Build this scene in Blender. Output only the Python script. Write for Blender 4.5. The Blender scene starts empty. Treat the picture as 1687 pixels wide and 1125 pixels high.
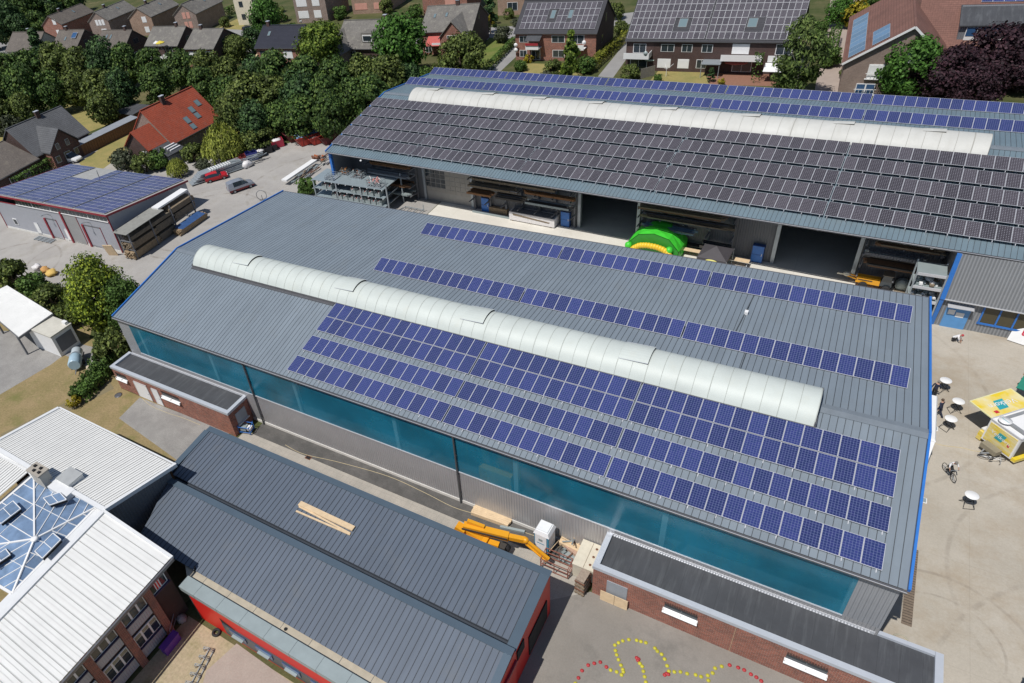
import bpy, bmesh, math, random
from mathutils import Vector, Matrix
PI = math.pi
scene = bpy.context.scene
COL = scene.collection
rnd = random.Random(7)

# ------------------------------------------------------------------ survey
# Pose of the camera from fitting the solar rows of both halls (metres; hall ground corner = origin).
CAM_R = ((0.8363452967515462, 0.5301876564625301, -0.13938290259690492),
         (0.22939002109804413, -0.5693846082762939, -0.7894183846850098),
         (-0.4979023627401329, 0.6282533062331003, -0.5978218968764623))
CAM_T = Vector((58.91651069, -39.55187061, 44.16308982))
CF, CCX, CCY = 1117.1777, 646.5447, 548.8550

def G(u, v, z=0.0):
    """the point of the level z that the survey photograph shows at (u, v)"""
    a, b = (u - CCX) / CF, (v - CCY) / CF
    d = Vector([CAM_R[0][i] * a + CAM_R[1][i] * b + CAM_R[2][i] for i in range(3)])
    t = (z - CAM_T.z) / d.z
    return CAM_T + d * t

# ------------------------------------------------------------------ objects
LABELS = {}
def tag(o, label, cat, group=None, kind=None):
    if label:
        if label in LABELS and not group:
            print('DUPLICATE LABEL', label)
        LABELS[label] = 1
        n = len(label.split())
        if n < 4 or n > 16: print('LABEL LENGTH', n, label)
        o['label'] = label
    if cat: o['category'] = cat
    if group: o['group'] = group
    if kind: o['kind'] = kind
    return o

def thing(name, label, cat, loc=(0, 0, 0), rz=0.0, group=None, m4=None):
    o = bpy.data.objects.new(name, None)
    COL.objects.link(o)
    o.empty_display_size = 0.3
    if m4 is not None: o.matrix_world = m4
    else:
        o.location = loc; o.rotation_euler = (0, 0, rz)
    return tag(o, label, cat, group)

CHILD = {}
def link_child(o, parent):
    o.parent = parent
    CHILD.setdefault(parent.name, []).append(o)

def dup(root, loc=None, rz=None, label=None, group=None, m4=None, parent=None):
    """a copy of a thing, of its parts and of their sub-parts"""
    c = root.copy(); COL.objects.link(c)
    if parent is not None: link_child(c, parent)
    if loc is not None: c.location = loc
    if rz is not None: c.rotation_euler = (0, 0, rz)
    if m4 is not None: c.matrix_world = m4
    if label:
        tag(c, label, None, group)
    for ch in CHILD.get(root.name, []):
        dup(ch, parent=c)
    return c

class MB:
    def __init__(s):
        s.v, s.f, s.m, s.mats, s.smooth = [], [], [], [], []
    def mi(s, mat):
        if mat not in s.mats: s.mats.append(mat)
        return s.mats.index(mat)
    def add(s, vs, fs, mat, smooth=False):
        b = len(s.v); s.v += [tuple(p) for p in vs]
        k = s.mi(mat)
        for f in fs:
            s.f.append([b + i for i in f]); s.m.append(k); s.smooth.append(smooth)
        return s
    def face(s, pts, mat):
        return s.add(pts, [list(range(len(pts)))], mat)
    def hexa(s, b, t, mat):
        return s.add(list(b) + list(t), [(3, 2, 1, 0), (4, 5, 6, 7), (0, 1, 5, 4), (1, 2, 6, 5), (2, 3, 7, 6), (3, 0, 4, 7)], mat)
    def box(s, c, sz, mat, rz=0.0, rx=0.0, ry=0.0):
        x, y, z = sz[0] / 2, sz[1] / 2, sz[2] / 2
        mt = Matrix.Rotation(rz, 3, 'Z') @ Matrix.Rotation(ry, 3, 'Y') @ Matrix.Rotation(rx, 3, 'X')
        P = [mt @ Vector(q) + Vector(c) for q in ((-x, -y, -z), (x, -y, -z), (x, y, -z), (-x, y, -z), (-x, -y, z), (x, -y, z), (x, y, z), (-x, y, z))]
        return s.hexa(P[:4], P[4:], mat)
    def bx(s, x0, x1, y0, y1, z0, z1, mat):
        return s.box(((x0 + x1) / 2, (y0 + y1) / 2, (z0 + z1) / 2), (abs(x1 - x0), abs(y1 - y0), abs(z1 - z0)), mat)
    def bar(s, p, q, w, h, mat, up=(0, 0, 1)):
        """a square bar from p to q"""
        p, q = Vector(p), Vector(q); d = (q - p).normalized(); u = Vector(up)
        if abs(d.dot(u)) > .98: u = Vector((0, 1, 0))
        r = d.cross(u).normalized(); u = r.cross(d).normalized()
        r *= w / 2; u *= h / 2
        return s.hexa([p - r - u, p + r - u, q + r - u, q - r - u], [p - r + u, p + r + u, q + r + u, q - r + u], mat)
    def prism(s, poly, z0, z1, mat, top=None, base=True):
        n = len(poly)
        z0s = z0 if isinstance(z0, (list, tuple)) else [z0] * n
        z1s = z1 if isinstance(z1, (list, tuple)) else [z1] * n
        vs = [(p[0], p[1], z0s[i]) for i, p in enumerate(poly)] + [(p[0], p[1], z1s[i]) for i, p in enumerate(poly)]
        fs = [(i, (i + 1) % n, n + (i + 1) % n, n + i) for i in range(n)]
        if base: fs.append(tuple(range(n - 1, -1, -1)))
        if top is None or top == mat:
            fs.append(tuple(range(n, 2 * n)))
            return s.add(vs, fs, mat)
        s.add(vs, fs, mat)
        return s.face(vs[n:], top)
    def tube(s, p, q, r, mat, n=8, r2=None, caps=True):
        p, q = Vector(p), Vector(q); d = q - p
        if d.length < 1e-6: return s
        d.normalize(); a = Vector((0, 0, 1)) if abs(d.z) < .9 else Vector((1, 0, 0))
        u = d.cross(a).normalized(); w = d.cross(u); r2 = r if r2 is None else r2
        vs = []
        for c, rr in ((p, r), (q, r2)):
            vs += [c + (u * math.cos(2 * PI * i / n) + w * math.sin(2 * PI * i / n)) * rr for i in range(n)]
        s.add(vs, [(i, (i + 1) % n, n + (i + 1) % n, n + i) for i in range(n)], mat, True)
        if caps: s.face(vs[:n], mat); s.face(vs[n:], mat)
        return s
    def path(s, pts, r, mat, n=6):
        for a, b in zip(pts, pts[1:]): s.tube(a, b, r, mat, n)
        return s
    def lathe(s, c, prof, mat, n=20, ax='z', smooth=True):
        """prof: (radius, height) pairs round an axis through c"""
        vs = []
        for r, h in prof:
            for i in range(n):
                a = 2 * PI * i / n; x, y = r * math.cos(a), r * math.sin(a)
                vs.append({'z': (c[0] + x, c[1] + y, c[2] + h), 'y': (c[0] + x, c[1] + h, c[2] + y), 'x': (c[0] + h, c[1] + x, c[2] + y)}[ax])
        fs = []
        for k in range(len(prof) - 1):
            for i in range(n):
                j = (i + 1) % n
                fs.append((k * n + i, k * n + j, (k + 1) * n + j, (k + 1) * n + i))
        s.add(vs, fs, mat, smooth)
        if prof[0][0] > 1e-4: s.face(vs[:n], mat)
        if prof[-1][0] > 1e-4: s.face(vs[-n:], mat)
        return s
    def torus(s, c, R_, r, mat, ax='y', n=24, k=8):
        vs, fs = [], []
        for i in range(n):
            a = 2 * PI * i / n
            for j in range(k):
                b = 2 * PI * j / k; rr = R_ + r * math.cos(b); h = r * math.sin(b)
                x, y = rr * math.cos(a), rr * math.sin(a)
                vs.append({'y': (c[0] + x, c[1] + h, c[2] + y), 'z': (c[0] + x, c[1] + y, c[2] + h), 'x': (c[0] + h, c[1] + x, c[2] + y)}[ax])
        for i in range(n):
            for j in range(k):
                a, b = i * k, ((i + 1) % n) * k; j2 = (j + 1) % k
                fs.append((a + j, b + j, b + j2, a + j2))
        return s.add(vs, fs, mat, True)
    def ball(s, c, r, mat, n=12, k=8, jit=0.0):
        r = (r, r, r) if not isinstance(r, (tuple, list)) else r
        vs = [(c[0], c[1], c[2] - r[2])]
        for a in range(1, k):
            t = -PI / 2 + PI * a / k
            for i in range(n):
                q = 2 * PI * i / n; e = 1 + rnd.uniform(-jit, jit)
                vs.append((c[0] + r[0] * e * math.cos(t) * math.cos(q), c[1] + r[1] * e * math.cos(t) * math.sin(q), c[2] + r[2] * e * math.sin(t)))
        vs.append((c[0], c[1], c[2] + r[2]))
        fs = [(0, 1 + (i + 1) % n, 1 + i) for i in range(n)]
        for a in range(k - 2):
            for i in range(n):
                j = (i + 1) % n; b = 1 + a * n
                fs.append((b + i, b + j, b + n + j, b + n + i))
        b = 1 + (k - 2) * n; l = len(vs) - 1
        fs += [(b + i, b + (i + 1) % n, l) for i in range(n)]
        return s.add(vs, fs, mat, True)
    def mesh(s, name):
        me = bpy.data.meshes.new(name)
        me.from_pydata(s.v, [], s.f)
        for m in s.mats: me.materials.append(m)
        me.polygons.foreach_set('material_index', s.m)
        me.polygons.foreach_set('use_smooth', s.smooth)
        me.update()
        bm = bmesh.new(); bm.from_mesh(me)
        bmesh.ops.recalc_face_normals(bm, faces=bm.faces)
        uv = bm.loops.layers.uv.new('UVMap')
        Z = Vector((0, 0, 1))
        for f in bm.faces:
            n = f.normal
            if abs(n.z) > .96: t, w = Vector((1, 0, 0)), Vector((0, 1, 0))
            else:
                t = Z.cross(n).normalized(); w = n.cross(t)
            for l in f.loops:
                l[uv].uv = (l.vert.co.dot(t), l.vert.co.dot(w))
        bm.to_mesh(me); bm.free()
        return me
    def build(s, name, parent=None, loc=None, rz=0.0):
        o = bpy.data.objects.new(name, s.mesh(name))
        COL.objects.link(o)
        if parent is not None: link_child(o, parent)
        if loc is not None: o.location = loc
        if rz: o.rotation_euler = (0, 0, rz)
        return o

def struct(name, mb, loc=None):
    o = mb.build(name, None, loc); o['kind'] = 'structure'; return o

# ------------------------------------------------------------------ materials
def nd(nt, t, **k):
    n = nt.nodes.new(t)
    for a, v in k.items():
        if a == 'inp':
            for i, x in v.items(): n.inputs[i].default_value = x
        else: setattr(n, a, v)
    return n

class MT:
    """a Principled material with a small node kit"""
    def __init__(s, name, col, rough=.6, metal=0.0, spec=.5):
        s.m = bpy.data.materials.new(name); s.m.use_nodes = True
        s.nt = s.m.node_tree; s.b = s.nt.nodes['Principled BSDF']
        s.b.inputs['Base Color'].default_value = (*col, 1)
        s.b.inputs['Roughness'].default_value = rough; s.b.inputs['Metallic'].default_value = metal
        s.b.inputs['Specular IOR Level'].default_value = spec
        s.col = None; s.base = col; s.h = None
    def L(s, a, b): s.nt.links.new(a, b)
    def geo(s): return nd(s.nt, 'ShaderNodeNewGeometry').outputs['Position']
    def uv(s): return nd(s.nt, 'ShaderNodeUVMap').outputs['UV']
    def math(s, op, a, b=None, c=None):
        n = nd(s.nt, 'ShaderNodeMath', operation=op)
        for i, x in enumerate((a, b, c)):
            if x is None: continue
            if isinstance(x, (int, float)): n.inputs[i].default_value = x
            else: s.L(x, n.inputs[i])
        return n.outputs[0]
    def sep(s, v):
        n = nd(s.nt, 'ShaderNodeSeparateXYZ'); s.L(v, n.inputs[0]); return n.outputs
    def scale(s, v, k):
        n = nd(s.nt, 'ShaderNodeMapping'); n.inputs['Scale'].default_value = k; s.L(v, n.inputs[0]); return n.outputs[0]
    def noise(s, v, sc, det=4, rough=.6):
        n = nd(s.nt, 'ShaderNodeTexNoise', inp={'Scale': sc, 'Detail': det, 'Roughness': rough}); s.L(v, n.inputs['Vector']); return n.outputs['Fac']
    def ramp(s, f, stops):
        n = nd(s.nt, 'ShaderNodeValToRGB'); e = n.color_ramp.elements
        while len(e) < len(stops): e.new(.5)
        for i, (p, c) in enumerate(stops):
            e[i].position = p; e[i].color = (*c, 1) if len(c) == 3 else c
        s.L(f, n.inputs[0]); return n.outputs[0]
    def rng(s, f, a, b, lo, hi):
        n = nd(s.nt, 'ShaderNodeMapRange', inp={1: a, 2: b, 3: lo, 4: hi}); s.L(f, n.inputs[0]); return n.outputs[0]
    def mix(s, f, a, b, mode='MIX'):
        n = nd(s.nt, 'ShaderNodeMix', data_type='RGBA', blend_type=mode)
        for i, x in ((0, f), (6, a), (7, b)):
            if isinstance(x, (int, float)): n.inputs[i].default_value = x
            elif isinstance(x, tuple): n.inputs[i].default_value = (*x, 1) if len(x) == 3 else x
            else: s.L(x, n.inputs[i])
        return n.outputs[2]
    def cur(s): return s.col if s.col is not None else s.base
    def setc(s, c): s.col = c; s.L(c, s.b.inputs['Base Color']); return s
    def vary(s, f, lo, hi):
        """multiply the colour by lo..hi along f"""
        k = s.rng(f, .25, .75, lo, hi)
        n = nd(s.nt, 'ShaderNodeCombineXYZ')
        for i in range(3): s.L(k, n.inputs[i])
        return s.setc(s.mix(1.0, s.cur(), n.outputs[0], 'MULTIPLY'))
    def soil(s, sc=.6, amt=.15, det=5):
        return s.vary(s.noise(s.geo(), sc, det, .65), 1 - amt, 1 + amt)
    def bump(s, h, d=.02, st=1.0):
        n = nd(s.nt, 'ShaderNodeBump', inp={'Strength': st, 'Distance': d}); s.L(h, n.inputs['Height']); s.L(n.outputs[0], s.b.inputs['Normal']); return s
    def done(s): return s.m

def plain(name, col, rough=.6, metal=0.0, amt=.12, sc=1.5, spec=.5):
    return MT(name, col, rough, metal, spec).soil(sc, amt).done()

def corrug(name, col, pitch=.2, rough=.45, metal=.0, depth=.03, amt=.08, seam=None):
    t = MT(name, col, rough, metal).soil(.5, amt)
    u = t.sep(t.uv())[0]
    w = t.math('PINGPONG', t.math('DIVIDE', u, pitch), .5)
    w = t.rng(w, .12, .3, 0, 1)
    if seam:
        t.setc(t.mix(t.math('MULTIPLY', t.math('SUBTRACT', 1.0, w), seam), t.cur(), (.03, .035, .04)))
    return t.bump(w, depth).done()

def brick(name, col, col2, mortar=(.32, .29, .26), sx=.24, sy=.08, amt=.2):
    t = MT(name, col, .85)
    n = nd(t.nt, 'ShaderNodeTexBrick', inp={'Scale': 1.0, 'Mortar Size': .011, 'Brick Width': sx, 'Row Height': sy, 'Bias': 0.0, 'Color1': (*col, 1), 'Color2': (*col2, 1), 'Mortar': (*mortar, 1)})
    t.L(t.uv(), n.inputs['Vector']); t.setc(n.outputs[0]); t.soil(.7, amt)
    return t.bump(n.outputs[1], -.01).done()

def tiles(name, col, row=.33, colw=.3, amt=.22, lich=None, rough=.75):
    t = MT(name, col, rough).soil(.35, amt)
    o = t.sep(t.uv())
    a = t.math('FRACT', t.math('DIVIDE', o[1], row)); b = t.math('PINGPONG', t.math('DIVIDE', o[0], colw), .5)
    h = t.math('ADD', t.math('MULTIPLY', a, -1.0), t.math('MULTIPLY', b, .9))
    edge = t.rng(a, .0, .14, .45, 0.0)
    t.setc(t.mix(edge, t.cur(), tuple(c * .25 for c in col)))
    t.vary(t.noise(t.scale(t.uv(), (1 / colw, 1 / row, 1)), 1.0, 1), .86, 1.14)
    if lich:
        t.setc(t.mix(t.rng(t.noise(t.geo(), .9, 6, .75), .52, .68, 0, .75), t.cur(), lich))
    return t.bump(h, .04).done()

def leafmat(name, col, var=.45, warm=(.12, .13, .02)):
    t = MT(name, col, .65, spec=.25)
    g = nd(t.nt, 'ShaderNodeNewGeometry'); r = g.outputs['Random Per Island']
    t.setc(t.mix(t.rng(r, .6, 1, 0, .5), t.cur(), warm)); t.vary(r, 1 - var, 1 + var)
    t.vary(t.noise(t.geo(), .28, 2), .68, 1.32)
    t.b.inputs['Subsurface Weight'].default_value = 0
    # a little light passes through each leaf
    tr = nd(t.nt, 'ShaderNodeBsdfTranslucent'); t.L(t.col, tr.inputs[0])
    mx = nd(t.nt, 'ShaderNodeMixShader', inp={0: .22})
    out = t.nt.nodes['Material Output']
    t.L(t.b.outputs[0], mx.inputs[1]); t.L(tr.outputs[0], mx.inputs[2]); t.L(mx.outputs[0], out.inputs[0])
    return t.m

def cells(name, c1, c2, line, nx=6, ny=10, diamond=0.0, lw=.05, rough=.12):
    """solar cells under glass: a grid of cells with pale busbars; UV 0..1 over the panel"""
    t = MT(name, c1, rough, 0, .5)
    o = t.sep(t.uv())
    a, b = t.math('MULTIPLY', o[0], float(nx)), t.math('MULTIPLY', o[1], float(ny))
    fa, fb = t.math('FRACT', a), t.math('FRACT', b)
    cid = nd(t.nt, 'ShaderNodeCombineXYZ'); t.L(t.math('FLOOR', a), cid.inputs[0]); t.L(t.math('FLOOR', b), cid.inputs[1])
    oi = nd(t.nt, 'ShaderNodeObjectInfo'); t.L(t.math('MULTIPLY', oi.outputs['Random'], 91.0), cid.inputs[2])
    wn = nd(t.nt, 'ShaderNodeTexWhiteNoise', noise_dimensions='3D'); t.L(cid.outputs[0], wn.inputs['Vector'])
    t.setc(t.mix(wn.outputs['Value'], c1, c2))
    t.vary(oi.outputs['Random'], .82, 1.2)
    da = t.math('MINIMUM', fa, t.math('SUBTRACT', 1.0, fa)); db = t.math('MINIMUM', fb, t.math('SUBTRACT', 1.0, fb))
    if diamond:
        f = t.rng(t.math('ADD', da, db), diamond, diamond + .05, 1, 0)
    else:
        bus = t.math('ABSOLUTE', t.math('SUBTRACT', t.math('PINGPONG', t.math('MULTIPLY', fa, 2.0), 1.0), .5))
        f = t.math('MAXIMUM', t.rng(t.math('MINIMUM', da, db), lw * .6, lw, 1, 0), t.math('MULTIPLY', t.rng(bus, .02, .05, 1, 0), .35))
    t.setc(t.mix(f, t.cur(), line))
    t.b.inputs['Coat Weight'].default_value = .3; t.b.inputs['Coat Roughness'].default_value = .08
    return t.m
# ------------------------------------------------------------------ palette
def weathered(name, col, rough):
    # sheet roofing: streaks down the slope, single sheets a shade off, faint grime
    t = MT(name, col, rough).soil(.3, .06)
    g_ = t.geo()
    t.vary(t.noise(t.scale(g_, (1.1, .06, 1)), 1.0, 4, .65), .90, 1.10)
    wn = nd(t.nt, 'ShaderNodeTexWhiteNoise', noise_dimensions='2D'); cb = nd(t.nt, 'ShaderNodeCombineXYZ')
    o = t.sep(g_); t.L(t.math('FLOOR', t.math('DIVIDE', o[0], 1.0005)), cb.inputs[0]); t.L(t.math('FLOOR', t.math('DIVIDE', o[1], 9.0)), cb.inputs[1]); t.L(cb.outputs[0], wn.inputs['Vector'])
    t.setc(t.mix(t.rng(wn.outputs['Value'], 0, 1, 0, .10), t.cur(), tuple(c * .55 for c in col)))
    t.setc(t.mix(t.rng(t.noise(g_, .22, 6, .75), .56, .74, 0, .22), t.cur(), (.19, .175, .14)))
    return t.m
m_roof = weathered('roof_sheet', (.190, .226, .262), .45)
m_groove = plain('roof_seam', (.062, .073, .086), .6)
m_roofB = weathered('roof_sheet_blue', (.145, .200, .235), .45)
m_flash = plain('ridge_flashing', (.20, .23, .26), .4, .2)
m_blue = plain('blue_trim', (.03, .16, .50), .4)
m_wall = corrug('silver_cladding', (.42, .42, .43), .21, .33, .35, .03)
m_wallg = corrug('grey_cladding', (.30, .31, .33), .25, .5, .1, .03)
m_dwall = corrug('dark_cladding', (.16, .165, .18), .25, .6, .0, .03)
m_plinth = plain('plinth', (.62, .61, .58), .8)
m_gutter = plain('gutter_zinc', (.17, .17, .18), .4, .5)
m_pipe = plain('downpipe_zinc', (.13, .14, .15), .4, .5)
m_alu = plain('aluminium_frame', (.62, .63, .66), .35, .3, .03)
m_steel = plain('galvanised_steel', (.36, .40, .43), .45, .4)
m_rust = plain('rusty_steel', (.16, .07, .04), .8, .0, .3, 5)
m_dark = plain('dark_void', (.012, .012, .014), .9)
m_black = plain('black_rubber', (.018, .018, .02), .8)
m_white = plain('white_paint', (.74, .74, .74), .45, 0, .04)
m_glass = MT('window_glass', (.025, .035, .045), .06, 0, .8).done()
m_glassb = MT('blue_glass', (.035, .09, .20), .05, 0, .9).soil(.4, .3).done()
m_cell = cells('polycrystalline_cells', (.020, .032, .120), (.029, .036, .145), (.15, .18, .32), 6, 10, 0, .055)
m_celld = cells('monocrystalline_cells', (.058, .051, .058), (.072, .064, .074), (.33, .33, .37), 6, 9, .17)
t_ = MT('skylight_sheet', (.50, .54, .515), .5, 0, .4).soil(.5, .08)
t_.setc(t_.mix(t_.rng(t_.noise(t_.geo(), .8, 5, .7), .55, .8, 0, .3), t_.cur(), (.50, .49, .40)))
m_sky = t_.done()
t_ = MT('skylight_sheet_old', (.50, .50, .475), .55, 0, .4).soil(.5, .09)
t_.setc(t_.mix(t_.rng(t_.noise(t_.scale(t_.geo(), (1.2, .3, .3)), .8, 5, .7), .5, .75, 0, .35), t_.cur(), (.36, .35, .31)))
m_skyold = t_.done()

# translucent turquoise wall panels: part of the light goes through, the rest comes back from the sheet
t_ = MT('turquoise_panel', (.016, .180, .285), .2, 0, .6)
u_ = t_.sep(t_.uv())[0]
f_ = t_.rng(t_.math('PINGPONG', t_.math('DIVIDE', u_, .5), .5), 0, .05, 1, 0)
t_.vary(t_.noise(t_.scale(t_.geo(), (.22, 1, .25)), 1.0, 4, .6), .62, 1.45)
t_.setc(t_.mix(t_.rng(t_.noise(t_.scale(t_.geo(), (3.0, 1, .12)), 1.0, 4, .7), .5, .8, 0, .4), t_.cur(), (.05, .24, .28)))
t_.setc(t_.mix(t_.math('MULTIPLY', f_, .35), t_.cur(), (.02, .24, .31)))
tr_ = nd(t_.nt, 'ShaderNodeBsdfTransparent', inp={'Color': (.62, .86, .92, 1)})
mx_ = nd(t_.nt, 'ShaderNodeMixShader', inp={0: .36})
t_.L(t_.b.outputs[0], mx_.inputs[1]); t_.L(tr_.outputs[0], mx_.inputs[2]); t_.L(mx_.outputs[0], t_.nt.nodes['Material Output'].inputs[0])
m_teal = t_.done()

m_brick = brick('red_brick', (.36, .105, .065), (.17, .050, .036), (.34, .27, .22), .26, .09)
m_brickd = brick('dark_brick', (.085, .035, .028), (.06, .027, .022), (.09, .08, .075))
m_brickt = brick('tan_brick', (.34, .20, .13), (.27, .15, .10), (.36, .30, .25))
m_brickp = brick('pale_brown_brick', (.27, .185, .15), (.20, .13, .105), (.33, .29, .26))
m_cream = plain('cream_render', (.62, .56, .44), .9)
m_coping = plain('coping_metal', (.50, .53, .58), .4, .2, .05)
t_ = MT('roof_membrane', (.052, .055, .062), .7)
t_.soil(.5, .2); t_.setc(t_.mix(t_.rng(t_.noise(t_.scale(t_.geo(), (2.0, .18, 1)), 1.0, 5, .7), .5, .78, 0, .45), t_.cur(), (.16, .17, .18)))
t_.setc(t_.mix(t_.rng(t_.math('PINGPONG', t_.math('DIVIDE', t_.sep(t_.uv())[0], 1.05), .5), 0, .02, .5, 0), t_.cur(), (.02, .02, .022)))
m_memb = t_.done()
m_slate = weathered('anthracite_sheet', (.105, .128, .165), .42)
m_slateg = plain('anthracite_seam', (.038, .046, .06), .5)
m_slatef = plain('anthracite_flashing', (.105, .145, .185), .32, .3, .06, 1)
m_red = plain('red_panel', (.58, .018, .012), .45, 0, .05)
m_redd = plain('dark_red_trim', (.26, .02, .035), .5)
m_zinc = plain('pale_zinc', (.30, .35, .355), .5, .2, .1, 1)
m_gravelg = plain('gutter_gravel', (.42, .37, .29), .9, 0, .15, 2)
m_wroof = MT('white_sheet', (.70, .70, .685), .5).soil(.6, .06)
m_wroof = m_wroof.setc(m_wroof.mix(m_wroof.rng(m_wroof.noise(m_wroof.geo(), 3.0, 6, .8), .66, .78, 0, .5), m_wroof.cur(), (.35, .34, .30))).done()
m_wroofg = plain('white_sheet_seam', (.30, .30, .285), .7)
m_wfas = plain('white_fascia', (.66, .67, .68), .5, 0, .05)
m_timber = MT('weathered_timber', (.20, .155, .105), .85).soil(3, .3).done()
m_wood = MT('fresh_timber', (.62, .47, .30), .75).soil(2.5, .14).done()
m_wooddk = MT('brown_timber', (.17, .09, .045), .8).soil(3, .25).done()
m_yel = plain('machine_yellow', (.72, .33, .015), .4, 0, .06)
m_green = plain('inflatable_green', (.055, .56, .04), .45, 0, .05)
m_ygold = plain('inflatable_yellow', (.75, .50, .03), .45, 0, .06)
m_tilegrey = tiles('grey_roof_tiles', (.150, .140, .128), .34, .3, .2, (.26, .25, .21))
m_tilebrn = tiles('brown_roof_tiles', (.115, .098, .085), .34, .3, .2, (.17, .15, .12))
m_tiledk = tiles('dark_roof_tiles', (.042, .042, .050), .34, .3, .15)
m_tileblk = tiles('black_glazed_tiles', (.030, .030, .040), .36, .32, .12, None, .35)
m_tileslt = tiles('slate_grey_tiles', (.085, .088, .095), .4, .34, .2)
m_tilered = tiles('red_roof_tiles', (.27, .050, .022), .36, .28, .2, (.24, .075, .05))
m_tilemar = tiles('red_brown_tiles', (.165, .080, .062), .38, .3, .2)
m_cladg = corrug('grey_sheet_cladding', (.26, .27, .285), .24, .5, .0, .03, .06, .35)

def rings(t, lst):
    # tyre arcs: dark bands at a given radius round a given point
    P = t.geo()
    for (x, y, R_, w, am) in lst:
        n = nd(t.nt, 'ShaderNodeVectorMath', operation='DISTANCE'); t.L(P, n.inputs[0]); n.inputs[1].default_value = (x, y, .01)
        f = t.rng(t.math('ABSOLUTE', t.math('SUBTRACT', n.outputs['Value'], R_)), w * .4, w, am, 0)
        f = t.math('MULTIPLY', f, t.rng(t.noise(P, .45, 4, .7), .42, .6, 0, 1))
        t.setc(t.mix(f, t.cur(), (.15, .125, .10)))
# grounds
def ground(name, col, col2, sc=.25, hi=(.5, .5), amt=.16, rough=.92, grain=6.0, joints=None, extra=None, arcs=None):
    t = MT(name, col, rough, spec=.2)
    f = t.noise(t.geo(), sc, 7, .68)
    t.setc(t.mix(t.rng(f, .38, .64, 0, 1), col, col2))
    t.vary(t.noise(t.geo(), grain, 3, .7), 1 - amt, 1 + amt)
    if extra:
        e, esc, lo, hi_, am = extra
        t.setc(t.mix(t.rng(t.noise(t.geo(), esc, 6, .72), lo, hi_, 0, am), t.cur(), e))
    if joints:
        o = t.sep(t.geo())
        for k, d in ((0, joints[0]), (1, joints[1])):
            q = t.rng(t.math('PINGPONG', t.math('DIVIDE', o[k], d), .5), 0, joints[2] / d, joints[3], 0)
            t.setc(t.mix(q, t.cur(), tuple(c * .45 for c in col)))
    if arcs: rings(t, arcs)
    return t.bump(t.noise(t.geo(), grain * 2, 4, .7), .02, .6).done()
g_earth = ground('garden_ground', (.050, .068, .020), (.105, .100, .045), .12, amt=.25, extra=((.20, .16, .085), .05, .56, .66, .7))
g_yard = ground('yard_asphalt', (.315, .300, .285), (.375, .36, .34), .18, amt=.10, grain=9, extra=((.25, .225, .18), .35, .52, .72, .5), arcs=[(-20, 20, 9, .25, .4), (-20, 20, 11, .25, .4), (-32, 4, 7, .25, .45), (-10, 36, 12, .3, .4), (-40, -2, 8, .25, .45)])
g_conc = ground('yard_concrete', (.375, .340, .285), (.445, .405, .345), .14, amt=.08, grain=7, joints=(9.0, 8.0, .03, .22), extra=((.29, .225, .15), .22, .46, .70, .65), arcs=[(70.5, -6.5, 3.2, .10, .35), (70.5, -6.5, 4.9, .14, .3), (82, 0, 11.2, .18, .25), (60, 16, 13.5, .2, .25), (86, -12, 16.3, .2, .3)])
g_apron = ground('apron_concrete', (.60, .57, .51), (.66, .635, .58), .2, amt=.06, grain=6, joints=(5.2, 60.0, .03, .3), extra=((.45, .42, .36), .5, .55, .75, .4))
g_strip = ground('dark_gravel', (.085, .083, .080), (.125, .12, .115), .6, amt=.2, grain=10)
g_walk = ground('walkway_concrete', (.33, .31, .275), (.40, .37, .325), .5, amt=.1, grain=10, joints=(.5, .5, .02, .35))
g_court = ground('court_asphalt', (.225, .208, .185), (.265, .245, .22), .2, amt=.08, grain=10, extra=((.12, .115, .105), .25, .52, .74, .65))
g_pave = ground('grey_pavers', (.245, .235, .225), (.31, .30, .285), .5, amt=.12, grain=8, joints=(.2, .1, .012, .45))
g_lawn = ground('dry_lawn', (.285, .215, .115), (.225, .180, .085), .35, amt=.24, grain=5, extra=((.14, .150, .045), .30, .52, .68, .7))
g_grass = ground('green_grass', (.10, .15, .030), (.17, .175, .055), .3, amt=.2, grain=5)
g_dry = ground('dry_garden_lawn', (.30, .245, .095), (.22, .205, .075), .3, amt=.18, grain=4)
g_sand = ground('sandy_ground', (.40, .32, .22), (.33, .285, .175), .5, amt=.2, grain=5, extra=((.17, .15, .06), .5, .54, .68, .6))
g_redp = ground('pinkish_paving', (.33, .27, .235), (.37, .31, .27), .4, amt=.1, grain=8)
g_road = ground('street_asphalt', (.25, .245, .245), (.29, .285, .28), .3, amt=.1, grain=9)
# ------------------------------------------------------------------ near hall
AL, HA, WA, LA = .2229, 10.2737, 10.4012, 67.016
AF, WF = .0915, 17.923
YE, ZE = -WA * math.cos(AL), HA - WA * math.sin(AL)
YF, ZF = WF * math.cos(AF), HA - WF * math.sin(AF)

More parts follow.
